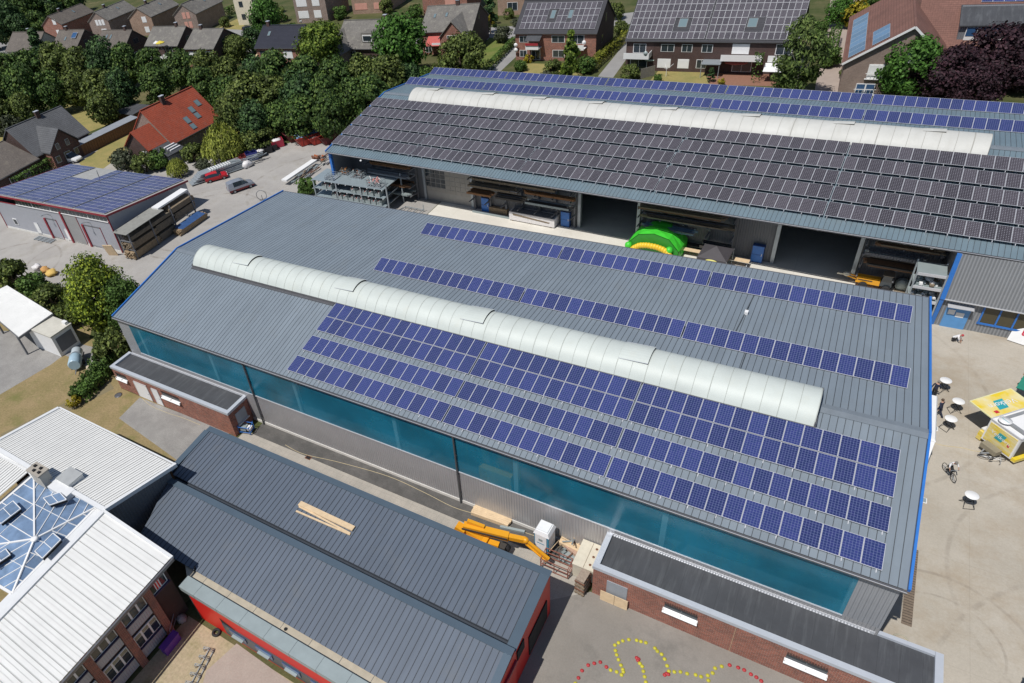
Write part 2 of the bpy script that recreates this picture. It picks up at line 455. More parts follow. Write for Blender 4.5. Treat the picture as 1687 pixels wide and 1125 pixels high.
def ribbed(mb, x0, x1, ra, rb, mat, mg, pitch=.42, gw=.042, gd=.03):
    """trapezoidal sheet from the ridge (y, z) ra to the eave rb: flats with a sunk dark seam each pitch"""
    n = max(1, round((x1 - x0) / pitch)); p = (x1 - x0) / n
    d = Vector((0, rb[0] - ra[0], rb[1] - ra[1])).normalized()
    nn = Vector((0, -d.z, d.y));  nn = nn if nn.z > 0 else -nn
    dn = nn * -gd
    A, B = Vector((0, *ra)), Vector((0, *rb))
    for i in range(n):
        a, b, c = x0 + i * p, x0 + (i + 1) * p - gw, x0 + (i + 1) * p
        X = lambda q, P, o=None: P + Vector((q, 0, 0)) + (o or Vector((0, 0, 0)))
        mb.face([X(a, A), X(b, A), X(b, B), X(a, B)], mat)
        mb.face([X(b, A), X(b, A, dn), X(b, B, dn), X(b, B)], mg)
        mb.face([X(b, A, dn), X(c, A, dn), X(c, B, dn), X(b, B, dn)], mg)
        mb.face([X(c, A, dn), X(c, A), X(c, B), X(c, B, dn)], mg)

def vault(mb, x0, x1, y0, y1, zb, rise, mat, n=18):
    """a segmental barrel from y0 to y1"""
    w = (y1 - y0) / 2; R_ = (w * w + rise * rise) / (2 * rise); a0 = math.asin(w / R_); yc = (y0 + y1) / 2
    P = [(yc + R_ * math.sin(-a0 + 2 * a0 * i / n), zb + rise - R_ + R_ * math.cos(-a0 + 2 * a0 * i / n)) for i in range(n + 1)]
    vs = [(x, *q) for x in (x0, x1) for q in P]; m = n + 1
    mb.add(vs, [(i, i + 1, m + i + 1, m + i) for i in range(n)], mat, True)
    return P

hall = thing('workshop_hall', 'long grey metal hall with turquoise light band and low ridge skylight, nearest the camera', 'hall')
mb = MB(); ribbed(mb, 0, LA, (-.0, HA), (YE, ZE), m_roof, m_groove); mb.build('near_roof_slope', hall)
mb = MB(); ribbed(mb, 0, LA, (.0, HA), (YF, ZF), m_roof, m_groove); mb.build('far_roof_slope', hall)
X0, X1, YS, YN = .18, LA - .18, YE + .15, YF - .15
mb = MB()   # outer walls
for a, b in ((X0, 1.95), (64.95, X1)):
    mb.face([(a, YS, 3.7), (b, YS, 3.7), (b, YS, ZE - .12), (a, YS, ZE - .12)], m_wallg)
mb.face([(X0, YS, .3), (X1, YS, .3), (X1, YS, 3.7), (X0, YS, 3.7)], m_wall)
mb.face([(X0, YN, 0), (X1, YN, 0), (X1, YN, ZF - .1), (X0, YN, ZF - .1)], m_wallg)
for x in (X0, X1):
    mb.face([(x, YS, 0), (x, YN, 0), (x, YN, ZF - .1), (x, 0, HA - .1), (x, YS, ZE - .1)], m_wallg)
mb.build('wall', hall)
mb = MB().bx(X0, X1, YS - .05, YS + .02, 0, .3, m_plinth); mb.build('plinth', hall)
mb = MB().face([(1.95, YS - .02, 3.72), (64.95, YS - .02, 3.72), (64.95, YS - .02, ZE - .3), (1.95, YS - .02, ZE - .3)], m_teal)
band = mb.build('light_band', hall)
mb = MB().bx(1.95, 64.95, YS - .07, YS + .0, 3.64, 3.74, m_alu); mb.build('sill_rail', band)
mb = MB().bx(X0, X1, YS - .03, YS, ZE - .3, ZE - .1, m_gutter)
mb.build('eave_board', hall)
mb = MB(); mb.bx(0, LA, YE - .17, YE - .02, ZE - .16, ZE - .03, m_gutter); mb.bx(0, LA, YE - .19, YE - .165, ZE - .05, ZE - .015, m_alu)
mb.bx(0, LA, YF + .02, YF + .17, ZF - .16, ZF - .03, m_gutter); mb.build('gutter', hall)
for x in (18.15, 39.5):
    mb = MB().tube((x, YE - .1, ZE - .1), (x, YS - .14, ZE - .5), .075, m_pipe).tube((x, YS - .14, ZE - .5), (x, YS - .14, 0), .075, m_pipe)
    for z in (1.2, 3.4, 5.6): mb.box((x, YS - .08, z), (.2, .16, .05), m_pipe)
    mb.build('downpipe', hall)
for x, s in ((0, -1), (LA, 1)):
    mb = MB()
    for a, b in (((YE, ZE), (0, HA)), ((0, HA), (YF, ZF))):
        mb.bar((x + s * .06, a[0], a[1] + .01), (x + s * .06, b[0], b[1] + .01), .13, .30, m_blue)
    mb.build('verge_trim', hall)
for a, b in ((0, 4.0), (61.3, LA)):
    mb = MB()
    for s, al in ((-1, AL), (1, AF)):
        mb.face([(a, 0, HA + .05), (b, 0, HA + .05), (b, s * .42, HA + .05 - .42 * math.tan(al) - .01), (a, s * .42, HA + .05 - .42 * math.tan(al) - .01)], m_flash)
    mb.build('ridge_flashing', hall)
# barrel skylight along the ridge
SX0, SX1, SY0, SY1, SZ, SR = 4.1, 61.2, -1.74, 1.95, HA - .25, 1.18
mb = MB(); P_ = vault(mb, SX0, SX1, SY0, SY1, SZ, SR, m_sky)
for x in (SX0, SX1): mb.face([(x, *q) for q in P_], m_sky)
sky = mb.build('barrel_skylight', hall)
mb = MB(); n_ = 54
for i in range(n_ + 1):
    x = SX0 + (SX1 - SX0) * i / n_
    w = .018 if i % 2 else .028
    for a, b in zip(P_, P_[1:]):
        mb.face([(x - w, a[0], a[1] + .012), (x + w, a[0], a[1] + .012), (x + w, b[0], b[1] + .012), (x - w, b[0], b[1] + .012)], plain('glazing_seal', (.36, .385, .36), .7) if i == 0 else bpy.data.materials['glazing_seal'])
mb.build('glazing_bar', sky)
for x in (11.6, 24.6, 37.6, 50.6):
    # a raised vent leaf of two panes, open at its right-hand side
    mb = MB(); k = [q for q in P_][5:15]; h = .14
    for (a, b) in zip(k, k[1:]):
        mb.face([(x - 2.1, a[0], a[1] + .03), (x, a[0], a[1] + h), (x, b[0], b[1] + h), (x - 2.1, b[0], b[1] + .03)], m_sky)
        mb.face([(x, a[0], a[1] + h - .005), (x, a[0], a[1]), (x, b[0], b[1]), (x, b[0], b[1] + h - .005)], m_black)
    for a in (k[0], k[-1]): mb.bar((x - 2.1, a[0], a[1] + .03), (x, a[0], a[1] + h), .03, .03, m_alu)
    mb.bar((x - 1.05, k[0][0], k[0][1] + h * .6), (x - 1.04, k[-1][0], k[-1][1] + h * .6), .03, .02, m_alu)
    mb.build('vent_leaf', sky)
mb = MB()
mb.bx(SX0 - .1, SX1 + .1, SY0 - .07, SY0, HA - .62, SZ + .03, m_gutter); mb.bx(SX0 - .1, SX1 + .1, SY1, SY1 + .12, HA - .5, SZ + .04, m_gutter)
mb.bx(SX1, SX1 + .12, SY0, SY1, HA - .6, SZ + .3, m_gutter); mb.bx(SX0 - .12, SX0, SY0, SY1, HA - .6, SZ + .15, m_gutter)
mb.build('skylight_kerb', hall)
mb = MB().bx(SX0, 22.9, SY0 - .35, SY0 - .08, HA - .55, HA - .36, m_gutter); mb.build('kerb_flashing', hall)
# steel frames and floor inside, seen dimly through the light band
mb = MB(); mb.face([(X0, YS, .02), (X1, YS, .02), (X1, YN, .02), (X0, YN, .02)], plain('hall_floor_paint', (.10, .11, .12), .7)); mb.build('inner_floor', hall)
for i in range(7):
    x = 2.6 + i * 10.4
    mb = MB().bar((x, YS + .5, 0), (x, YS + .5, ZE - .7), .35, .3, m_white).bar((x, YS + .5, ZE - .7), (x, -.5, HA - .8), .3, .5, m_white)
    mb.build('steel_frame', hall)
mb = MB().bx(2, 65, YS + .3, YS + .5, ZE - 1.0, ZE - .75, m_white); mb.build('eave_purlin', hall)

# ------------------------------------------------------------------ solar rows
def panel_mesh(w, h, cell, nx, ny):
    mb = MB(); b = .024; t = .045
    mb.bx(0, w - .012, 0, h - .012, 0, t, m_alu)
    mb.face([(b, b, t + .002), (w - .012 - b, b, t + .002), (w - .012 - b, h - .012 - b, t + .002), (b, h - .012 - b, t + .002)], cell)
    me = mb.mesh('solar_panel'); uv = me.uv_layers[0].data; k = me.polygons[-1]
    for p in me.polygons:
        if p.material_index == 1:
            for li, c in zip(p.loop_indices, p.vertices):
                co = me.vertices[c].co
                uv[li].uv = ((co.x - b) / (w - .012 - 2 * b), (co.y - b) / (h - .012 - 2 * b))
    return me

def solar_row(label, group, m4, n, rows, pw, ph, me, legs=0.0, gap=.02, lift=.12, rgap=.035):
    """one fixed row of panels on rails; m4: origin at the lower left corner, x along, y up the panels, z off the roof"""
    r = thing('solar_array', label, 'solar array', group=group, m4=m4)
    for j in range(rows):
        for i in range(n):
            o = bpy.data.objects.new('solar_panel', me); COL.objects.link(o); link_child(o, r)
            o.location = (i * pw, j * (ph + rgap), lift); o.rotation_euler = (rnd.uniform(-.005, .005), rnd.uniform(-.005, .005), 0)
    mb = MB(); w = n * pw; h = rows * ph + (rows - 1) * rgap
    for j in range(rows):
        for f in (.22, .78): mb.bx(.02, w - .03, j * (ph + rgap) + ph * f - .02, j * (ph + rgap) + ph * f + .02, lift - .05, lift, m_alu)
    k = max(2, round(w / 1.6))
    for i in range(k + 1):
        x = .25 + (w - .5) * i / k
        if legs:
            mb.bar((x, .1, .02 - 0), (x, h - .1, lift - .06), .04, .05, m_pipe); mb.bar((x, h - .15, lift - .05), (x, h * math.cos(legs) - .15, -h * math.sin(legs) + .06), .04, .05, m_pipe, up=(0, 1, 0))
        else:
            mb.bx(x - .025, x + .025, -.18, h + .02, .0, lift - .05, m_alu)
    mb.build('mounting_frame', r)
    return r

def frame(o, ax, ay):
    ax, ay = Vector(ax).normalized(), Vector(ay); ay = (ay - ax * ay.dot(ax)).normalized(); az = ax.cross(ay)
    m = Matrix((ax, ay, az)).transposed().to_4x4(); m.translation = Vector(o); return m

PW_, GAP = 1.01, .111
pmA = panel_mesh(PW_, 1.6785, m_cell, 6, 10)
THIRD = ('left', 'middle', 'right')
def seg_x(x0, counts):
    x = x0; out = []
    for c in counts:
        out.append((x, c)); x += c * PW_ + GAP
    return out
upS = (0, math.cos(AL), math.sin(AL))
for s, rows, nm in ((1.7767, 2, 'double solar array under the skylight'), (5.8072, 1, 'blue solar row between double row and lowest row'), (8.1801, 1, 'lowest blue solar row above the turquoise band')):
    sb = s + rows * 1.6785 + (rows - 1) * .035
    for k, (x, c) in enumerate(seg_x(23.148, (15, 12, 15))):
        y, z = -sb * math.cos(AL), HA - sb * math.sin(AL)
        solar_row('%s on the near hall, its %s section' % (nm, THIRD[k]), 'solar arrays on the near hall', frame((x, y, z), (1, 0, 0), upS), c, rows, PW_, 1.6785, pmA)
TN = .2963
for s, nm in ((4.3254, 'tilted blue solar row just behind the skylight'), (13.1748, 'tilted blue solar row along the far eave')):
    for k, (x, c) in enumerate(seg_x(23.219, (15, 13, 14))):
        y, z = s * math.cos(AF), HA - s * math.sin(AF)
        solar_row('%s of the near hall, its %s section' % (nm, THIRD[k]), 'solar arrays on the near hall', frame((x, y, z + .0), (1, 0, 0), (0, math.cos(TN), math.sin(TN))), c, 1, PW_, 1.6785, pmA, legs=TN + AF, lift=.06)
# cable with a small junction box on the far slope
mb = MB(); y1, y2 = 6.4, 13.1
zf = lambda y: HA - y * math.tan(AF)
mb.path([(55.0 + .05 * i, y1 + (y2 - y1) * i / 6, zf(y1 + (y2 - y1) * i / 6) + .05) for i in range(7)], .035, m_pipe)
mb.box((55.25, 9.9, zf(9.9) + .15), (.25, .35, .25), m_white); mb.path([(56.2, 1.9, zf(1.9) + .06), (56.2, 4.3, zf(4.3) + .06)], .03, m_pipe)
mb.build('cable', thing('roof_cable', 'grey cable with small white junction box on the far roof slope', 'cable'))

# ------------------------------------------------------------------ far hall
S_ = 1.0636
def scl(p): return CAM_T + (Vector(p) - CAM_T) * S_
BY = -.0539
BO = scl((10.0485, 41.9294, 0)); BOZ = BO.z
BO = Vector((BO.x, BO.y, 0))
bc, bs_ = math.cos(BY), math.sin(BY)
def BW(x, y, z=0): return Vector((BO.x + bc * x - bs_ * y, BO.y + bs_ * x + bc * y, z))
def BLc(p): d = Vector(p) - BO; return Vector((bc * d.x + bs_ * d.y, -bs_ * d.x + bc * d.y, p[2]))
BA, BF = .2036, .0986
HB = BOZ + 12.7183 * S_
WB = 14.9553 * S_
YBE, ZBE = -WB * math.cos(BA), HB - WB * math.sin(BA)
WBF = 12.8 * S_
YBF, ZBF = WBF * math.cos(BF), HB - WBF * math.sin(BF)
BX0, BX1 = -9.7093 * S_, 78.0
fh = thing('storage_hall', 'large hall covered in dark solar rows with an open front full of steel racks', 'hall', (BO.x, BO.y, 0), BY)
mb = MB(); ribbed(mb, BX0, BX1, (0, HB), (YBE, ZBE), m_roofB, m_groove, .42, .04); mb.build('near_roof_slope', fh)
mb = MB(); ribbed(mb, BX0, BX1, (0, HB), (YBF, ZBF), m_roofB, m_groove, .42, .04); mb.build('far_roof_slope', fh)
mb = MB()
mb.bx(BX0, BX1, YBE - .16, YBE - .01, ZBE - .15, ZBE - .02, m_gutter); mb.bx(BX0, BX1, YBE - .18, YBE - .155, ZBE - .05, ZBE, m_alu); mb.build('gutter', fh)
mb = MB()
for a, b in (((YBE, ZBE), (0, HB)), ((0, HB), (YBF, ZBF))): mb.bar((BX0 - .06, a[0], a[1]), (BX0 - .06, b[0], b[1]), .14, .3, m_blue)
mb.build('verge_trim', fh)
mb = MB()
for s, al in ((-1, BA), (1, BF)):
    mb.face([(BX0, 0, HB + .05), (BX1, 0, HB + .05), (BX1, s * .45, HB + .04 - .45 * math.tan(al)), (BX0, s * .45, HB + .04 - .45 * math.tan(al))], m_flash)
mb.build('ridge_flashing', fh)
# skylight
VX0, VX1 = BLc(G(676, 166, HB - .3)).x, BLc(G(1625, 257, HB - .3)).x
mb = MB(); PB_ = vault(mb, VX0, VX1, -2.2, 2.2, HB - .3, 1.4, m_skyold)
for x in (VX0, VX1): mb.face([(x, *q) for q in PB_], m_skyold)
skb = mb.build('barrel_skylight', fh)
mb = MB(); n_ = 52; seal = plain('old_seal', (.33, .325, .30), .8)
for i in range(n_ + 1):
    x = VX0 + (VX1 - VX0) * i / n_; w = .05 if i % 6 == 3 else .022
    for a, b in zip(PB_, PB_[1:]):
        mb.face([(x - w, a[0], a[1] + .012), (x + w, a[0], a[1] + .012), (x + w, b[0], b[1] + .012), (x - w, b[0], b[1] + .012)], seal)
mb.build('glazing_bar', skb)
for i in (2, 9, 15, 21, 28, 35, 42, 48):
    x = VX0 + (VX1 - VX0) * (i + .5) / n_
    mb = MB(); k = PB_[8:16]; h = .13
    for (a, b) in zip(k, k[1:]):
        mb.face([(x - .95, a[0], a[1] + .03), (x + .95, a[0], a[1] + h), (x + .95, b[0], b[1] + h), (x - .95, b[0], b[1] + .03)], m_skyold)
        mb.face([(x + .95, a[0], a[1] + h - .004), (x + .95, a[0], a[1]), (x + .95, b[0], b[1]), (x + .95, b[0], b[1] + h - .004)], m_black)
    mb.build('vent_leaf', skb)
mb = MB().bx(VX0 - .1, VX1 + .1, -2.35, -2.2, HB - .7, HB - .25, m_flash); mb.build('skylight_kerb', fh)
# front wall under the deep canopy, with gate openings left free
YW = BLc((20, 35.5, 0)).y
ZW = ZBE + (YW - YBE) * math.tan(BA) - .15
bx_ = lambda u, v: BLc(G(u, v, 0)).x
m_wallk = corrug('shaded_grey_cladding', (.15, .155, .165), .25, .6, .0, .03)  # grey cladding with the canopy's shade put into its colour
gates = [(BLc((9.6, 35.8, 0)).x, BLc((17.4, 35.8, 0)).x, 'shut'), (bx_(957, 371), bx_(1046, 396), 'open'), (bx_(1275, 425), bx_(1402, 458), 'open')]
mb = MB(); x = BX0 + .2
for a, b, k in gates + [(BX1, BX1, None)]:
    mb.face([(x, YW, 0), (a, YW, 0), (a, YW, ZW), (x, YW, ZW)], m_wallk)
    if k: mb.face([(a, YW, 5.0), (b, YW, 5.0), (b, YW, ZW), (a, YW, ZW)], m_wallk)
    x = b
mb.face([(BX0 + .2, YBE + .6, 0), (BX0 + .2, YBF - .2, 0), (BX0 + .2, YBF - .2, ZBF - .1), (BX0 + .2, 0, HB - .1), (BX0 + .2, YBE + .6, ZBE)], m_wallg)
mb.face([(BX0 + .2, YBF - .2, 0), (BX1, YBF - .2, 0), (BX1, YBF - .2, ZBF - .1), (BX0 + .2, YBF - .2, ZBF - .1)], m_wallg)
mb.face([(BX1, YBE, 0), (BX1, YBF - .2, 0), (BX1, YBF - .2, ZBF - .1), (BX1, 0, HB - .1), (BX1, YBE, ZBE)], m_wallg)
mb.build('wall', fh)
mb = MB(); mb.bx(BX0 + .05, BX0 + .45, YBE + .35, YBE + .75, 0, ZBE - .1, m_blue); mb.build('corner_post', fh)
for a, b, k in gates:
    mb = MB()
    for x in (a, b): mb.bx(x - .18, x + .18, YW - .2, YW + .2, 0, 5.2, m_steel)
    mb.bx(a - .18, b + .18, YW - .15, YW + .2, 5.0, 5.3, m_steel)
    gf = mb.build('gate_frame', fh)
    if k == 'shut':
        mb = MB().bx(a + .18, b - .18, YW + .02, YW + .1, 0, 5, plain('gate_panel', (.34, .33, .31), .5, .2)); gd = mb.build('sectional_gate', fh)
        mb = MB(); nx, nz = 9, 5
        for i in range(nx):
            for j in range(nz):
                w = (b - a - .36) / nx
                mb.bx(a + .18 + i * w + .05, a + .18 + (i + 1) * w - .05, YW - .01, YW + .015, 1.4 + j * .7 + .05, 1.4 + (j + 1) * .7 - .05, m_glass if (i < 4 and j > 0) else plain('gate_pane', (.30, .28, .25), .3) if (i, j) == (0, 0) else bpy.data.materials.get('gate_pane') or m_glass)
        mb.build('gate_panes', gd)
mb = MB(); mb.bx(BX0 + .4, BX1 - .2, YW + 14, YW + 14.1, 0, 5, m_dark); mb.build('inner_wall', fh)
# canopy rafters, lamps under the eave
for i in range(12):
    x = BX0 + .6 + i * 6.9
    mb = MB().bar((x, YBE + .2, ZBE - .25), (x, YW, ZW - .1), .18, .3, m_steel); mb.build('canopy_rafter', fh)
for u, v in ((593, 266), (803, 292), (1104, 341), (1403, 387), (1535, 411)):
    p = BLc(G(u, v, ZBE - .35)); mb = MB().ball((p.x, p.y + .2, ZBE - .3), (.16, .16, .13), m_white, 8, 6); mb.build('canopy_lamp', fh)
# solar rows of the far hall
PWB, PHB, GB = 1.01 * S_, 2.0 * S_, .111 * S_
pmB = panel_mesh(PWB, PHB, m_celld, 6, 9)
upB = (0, math.cos(BA), math.sin(BA)); RB = Matrix.Rotation(BY, 3, 'Z')
ORD = ('leftmost', 'second from the left', 'third from the left', 'fourth from the left', 'fifth from the left', 'rightmost')
ROWN = ('top', 'second', 'third', 'fourth', 'lowest')
def bpos(s, sgn): return (sgn * s * math.cos(BA if sgn < 0 else BF), HB - s * math.sin(BA if sgn < 0 else BF))
for k, (s, ul) in enumerate(zip((1.8726, 4.2805, 6.6954, 9.0657, 11.4605), ((622.7, 165), (607, 180), (590, 195), (574.7, 210.5), (559, 226)))):
    sb = s * S_ + PHB; y, z = bpos(sb, -1); yt, zt = bpos(s * S_, -1)
    xl = BLc(G(ul[0], ul[1], zt + .12)).x
    xb = 18.8093 * S_
    c0 = round((xb - 15 * PWB - GB - xl - GB) / PWB)
    segs = [(xb - 15 * PWB - 2 * GB - c0 * PWB, c0)] + [(xb + i * (15 * PWB + GB), 15) for i in (-1, 0, 1, 2)] + [(xb + 3 * (15 * PWB + GB), 10)]
    for i, (x, c) in enumerate(segs):
        if x > BX1 - 14: continue
        solar_row('dark solar array of the far hall, %s row, %s' % (ROWN[k], ORD[i]), 'solar arrays on the far hall', frame(BW(x, y, z), RB @ Vector((1, 0, 0)), RB @ Vector(upB)), c, 1, PWB, PHB, pmB, lift=.34)
pmB2 = panel_mesh(PWB, 1.6785 * S_, m_cell, 6, 10)
TB = .3378
for k, (s, nm) in enumerate(((5.1263, 'blue tilted solar row behind the far skylight'), (11.8041, 'blue tilted solar row along the far edge'))):
    y, z = bpos(s * S_, 1); xb = 3.6171 * S_
    segs = [(xb - 13 * PWB - GB, 13)] + [(xb + i * (15 * PWB + GB), 15) for i in range(4)]
    for i, (x, c) in enumerate(segs):
        solar_row('%s, %s' % (nm, ORD[i] if i < 4 else 'rightmost'), 'solar arrays on the far hall', frame(BW(x, y, z), RB @ Vector((1, 0, 0)), RB @ Vector((0, math.cos(TB), math.sin(TB)))), c, 1, PWB, 1.6785 * S_, pmB2, legs=TB + BF, lift=.06)
# ------------------------------------------------------------------ ground
def sheet(name, pts, z, mat):
    mb = MB(); mb.face([(p[0], p[1], z) for p in pts], mat); return struct(name, mb)
mb = MB(); mb.face([(-900, -200, 0), (500, -200, 0), (500, 900, 0), (-900, 900, 0)], g_earth); struct('ground', mb)
px = lambda *a: [G(*q) for q in a]
sheet('yard', px((-60, 300), (110, 262), (215, 232)) + px((330, 262), (400, 262), (475, 236), (545, 214)) + [(0, 60), (12, 60), (12, 18), (-.2, 18), (-.2, -9)] + px((165, 500), (60, 470), (-60, 450)), .004, g_yard)
sheet('apron', [(-3, 17.9), (12, 17.9), (12, 52), (-3, 52)], .008, g_yard)
sheet('hall_yard', [(12.1, 17.9), (70, 17.9), (68.5, 48), (12.1, 50)], .006, g_apron)
sheet('concrete_yard', [(66.8, -40), (130, -40), (130, 40), (66.8, 40)], .010, g_conc)
sheet('gravel_strip', [(17.9, -9.98), (50.5, -9.98), (50.5, -11.75), (17.9, -11.6)], .012, g_strip)
sheet('walkway', [(17.0, -11.6), (50.6, -11.75), (50.6, -18), (17.0, -18)], .008, g_walk)
sheet('court', [(48.8, -14.9), (51.1, -12.95), (66.9, -12.95), (66.9, -45), (48.8, -45)], .014, g_court)
sheet('paved_path', px((230, 655), (196, 689), (300, 764), (352, 712), (392, 716)), .010, g_pave)
sheet('lawn', [(-45, -60), (20, -60), (26.5, -20), (20, -12.6), (-.4, -12.6), (-3, -7), (-12, -8), (-14, -6), (-45, -6)], .004, g_lawn)
sheet('side_court', px((-80, 545), (60, 545), (102, 587), (85, 600), (0, 650), (-80, 690)), .008, g_pave)
sheet('trailer_pad', px((95, 580), (105, 560), (168, 575), (160, 615), (118, 590)), .008, g_pave)
sheet('sandy_ground', [(26.3, -28.0), (50, -28.0), (50, -60), (26.3, -60)], .006, g_sand)
sheet('pink_paving', px((390, 1060), (480, 1125), (560, 1300), (300, 1250), (340, 1105)), .010, g_redp)
sheet('footpath', px((0, 716), (180, 628), (188, 640), (12, 730)), .009, plain('trodden_path', (.20, .165, .095), .95, 0, .2, 3))
# ------------------------------------------------------------------ brick annexes along the near hall
def WY(u, v, y):
    """survey point on the upright plane y = const"""
    a, b = (u - CCX) / CF, (v - CCY) / CF
    d = Vector([CAM_R[0][i] * a + CAM_R[1][i] * b + CAM_R[2][i] for i in range(3)])
    return CAM_T + d * ((y - CAM_T.y) / d.y)
def WX(u, v, x):
    a, b = (u - CCX) / CF, (v - CCY) / CF
    d = Vector([CAM_R[0][i] * a + CAM_R[1][i] * b + CAM_R[2][i] for i in range(3)])
    return CAM_T + d * ((x - CAM_T.x) / d.x)

def annex(name, label, x0, x1, y0, y1, h, back_open=()):
    a = thing(name, label, 'annex', (x0, y0, 0)); w, d = x1 - x0, y1 - y0
    mb = MB()
    mb.face([(0, 0, 0), (w, 0, 0), (w, 0, h - .12), (0, 0, h - .12)], m_brick)
    mb.face([(0, 0, 0), (0, d, 0), (0, d, h - .12), (0, 0, h - .12)], m_brick)
    mb.face([(w, 0, 0), (w, d, 0), (w, d, h - .12), (w, 0, h - .12)], m_brick)
    mb.face([(0, d, 0), (w, d, 0), (w, d, h - .12), (0, d, h - .12)], m_brick)
    mb.build('wall', a)
    mb = MB().face([(.1, .1, h - .2), (w - .1, .1, h - .2), (w - .1, d - .02, h - .17), (.1, d - .02, h - .17)], m_memb); mb.build('roof', a)
    mb = MB(); c = .38; o = .06
    mb.bx(-o, w + o, -o, c - o, h - .25, h + .02, m_coping)
    mb.bx(-o, c - o, c - o, d, h - .25, h + .02, m_coping); mb.bx(w - c + o, w + o, c - o, d, h - .25, h + .02, m_coping)
    mb.build('parapet_coping', a)
    return a, w, d

A1x0, A1x1, A1y = -.4, 16.75, -12.56
ax1, w1, d1 = annex('brick_annex', 'flat roofed brick annex with white door under the far end of the turquoise band', A1x0, A1x1, A1y, YS, 3.08)
mb = MB()
for i in range(100): mb.box((.3 + i * .164, d1 - .10, 3.0), (.08, .05, .05), m_alu)
mb.bx(0, w1, d1 - .06, d1, 2.9, 3.16, m_alu); mb.build('wall_flashing', ax1)
def door_on(parent, x, w, h, y, mat, name='door', pw=.06):
    mb = MB().bx(x, x + w, y - .03, y + .03, .05, h, mat); d = mb.build(name, parent)
    mb = MB().bx(x - pw, x, y - .05, y + .02, 0, h + pw, m_alu).bx(x + w, x + w + pw, y - .05, y + .02, 0, h + pw, m_alu).bx(x - pw, x + w + pw, y - .05, y + .02, h, h + pw, m_alu); mb.build('door_frame', d)
    mb = MB().tube((x + w - .12, y - .05, 1.05), (x + w - .12, y - .09, 1.05), .02, m_steel).tube((x + w - .12, y - .09, 1.05), (x + w - .26, y - .09, 1.05), .02, m_steel); mb.build('handle', d)
    return d
q0, q1 = WY(224, 636, A1y), WY(251, 664, A1y)
door_on(ax1, q0.x - A1x0, 2.0, 2.15, -.02, m_white)
door_on(ax1, q0.x - A1x0 + 2.75, .95, 2.15, -.02, m_white)
def slit_window(parent, x, w, z, h):
    """a low wide window with a deep white sill and a row of bricks on edge above"""
    mb = MB().bx(x, x + w, -.01, .03, z, z + h, m_glass); wn = mb.build('window', parent)
    mb = MB(); mb.hexa([(x - .06, -.26, z - .18), (x + w + .06, -.26, z - .18), (x + w + .06, -.01, z - .05), (x - .06, -.01, z - .05)], [(x - .06, -.26, z - .12), (x + w + .06, -.26, z - .12), (x + w + .06, -.01, z + .06), (x - .06, -.01, z + .06)], m_white)
    for q in (x - .06, x + w * .5, x + w): mb.bx(q, q + .06, -.2, -.01, z - .06, z + .08, m_white)
    mb.build('sill', wn)
    mb = MB()
    n = int(w / .14)
    for i in range(n): mb.bx(x + i * w / n, x + i * w / n + .09, -.05, -.012, z + h, z + h + .2, m_brickd)
    mb.build('lintel', wn)
for u0, v0, u1, v1 in ((196, 625, 214, 634), (270, 655, 301, 671)):
    a, b = WY(u0, v0, A1y), WY(u1, v1, A1y); slit_window(ax1, a.x - A1x0, b.x - a.x, 1.75, .5)
mb = MB().bx(w1 - .02, w1 + .03, .7, 2.0, 1.0, 2.3, plain('grey_shutter', (.32, .36, .40), .5)); sw = mb.build('window', ax1)
mb = MB().bx(w1 - .02, w1 + .18, .6, 2.1, .92, 1.0, m_coping); mb.build('sill', sw)

A2x0, A2x1, A2y = 51.2, 69.85, -12.95
ax2, w2, d2 = annex('brick_annex', 'long flat roofed brick annex with white window sills under the near end of the band', A2x0, A2x1, A2y, -9.72, 3.15)
mb = MB()
for i in range(92): mb.box((.3 + i * .164, d2 - .33, 3.06), (.08, .05, .05), m_alu)
mb.bx(.1, 15.5, d2 - .3, d2 - .24, 2.95, 3.24, m_alu); mb.build('wall_flashing', ax2)
mb = MB().bx(15.45, w2 - .33, d2 - .26, d2 - .003, 2.9, 3.165, m_coping); mb.build('rear_coping', ax2)
for u0, v0, u1, v1 in ((1094, 1000, 1147, 1027), (1294, 1083, 1361, 1113)):
    a, b = WY(u0, v0, A2y), WY(u1, v1, A2y); slit_window(ax2, a.x - A2x0, b.x - a.x, 1.75, .5)
a, b = WY(1000, 960, A2y), WY(1032, 990, A2y)
mb = MB().bx(a.x - A2x0, a.x - A2x0 + 1.35, -.05, .02, .75, 2.2, plain('grey_hatch', (.34, .37, .41), .45, .2)); mb.build('shutter', ax2)
mb = MB().tube((w2 * .47, -.03, 0), (w2 * .47, -.03, 2.9), .012, m_wood); mb.build('lightning_rod', ax2)

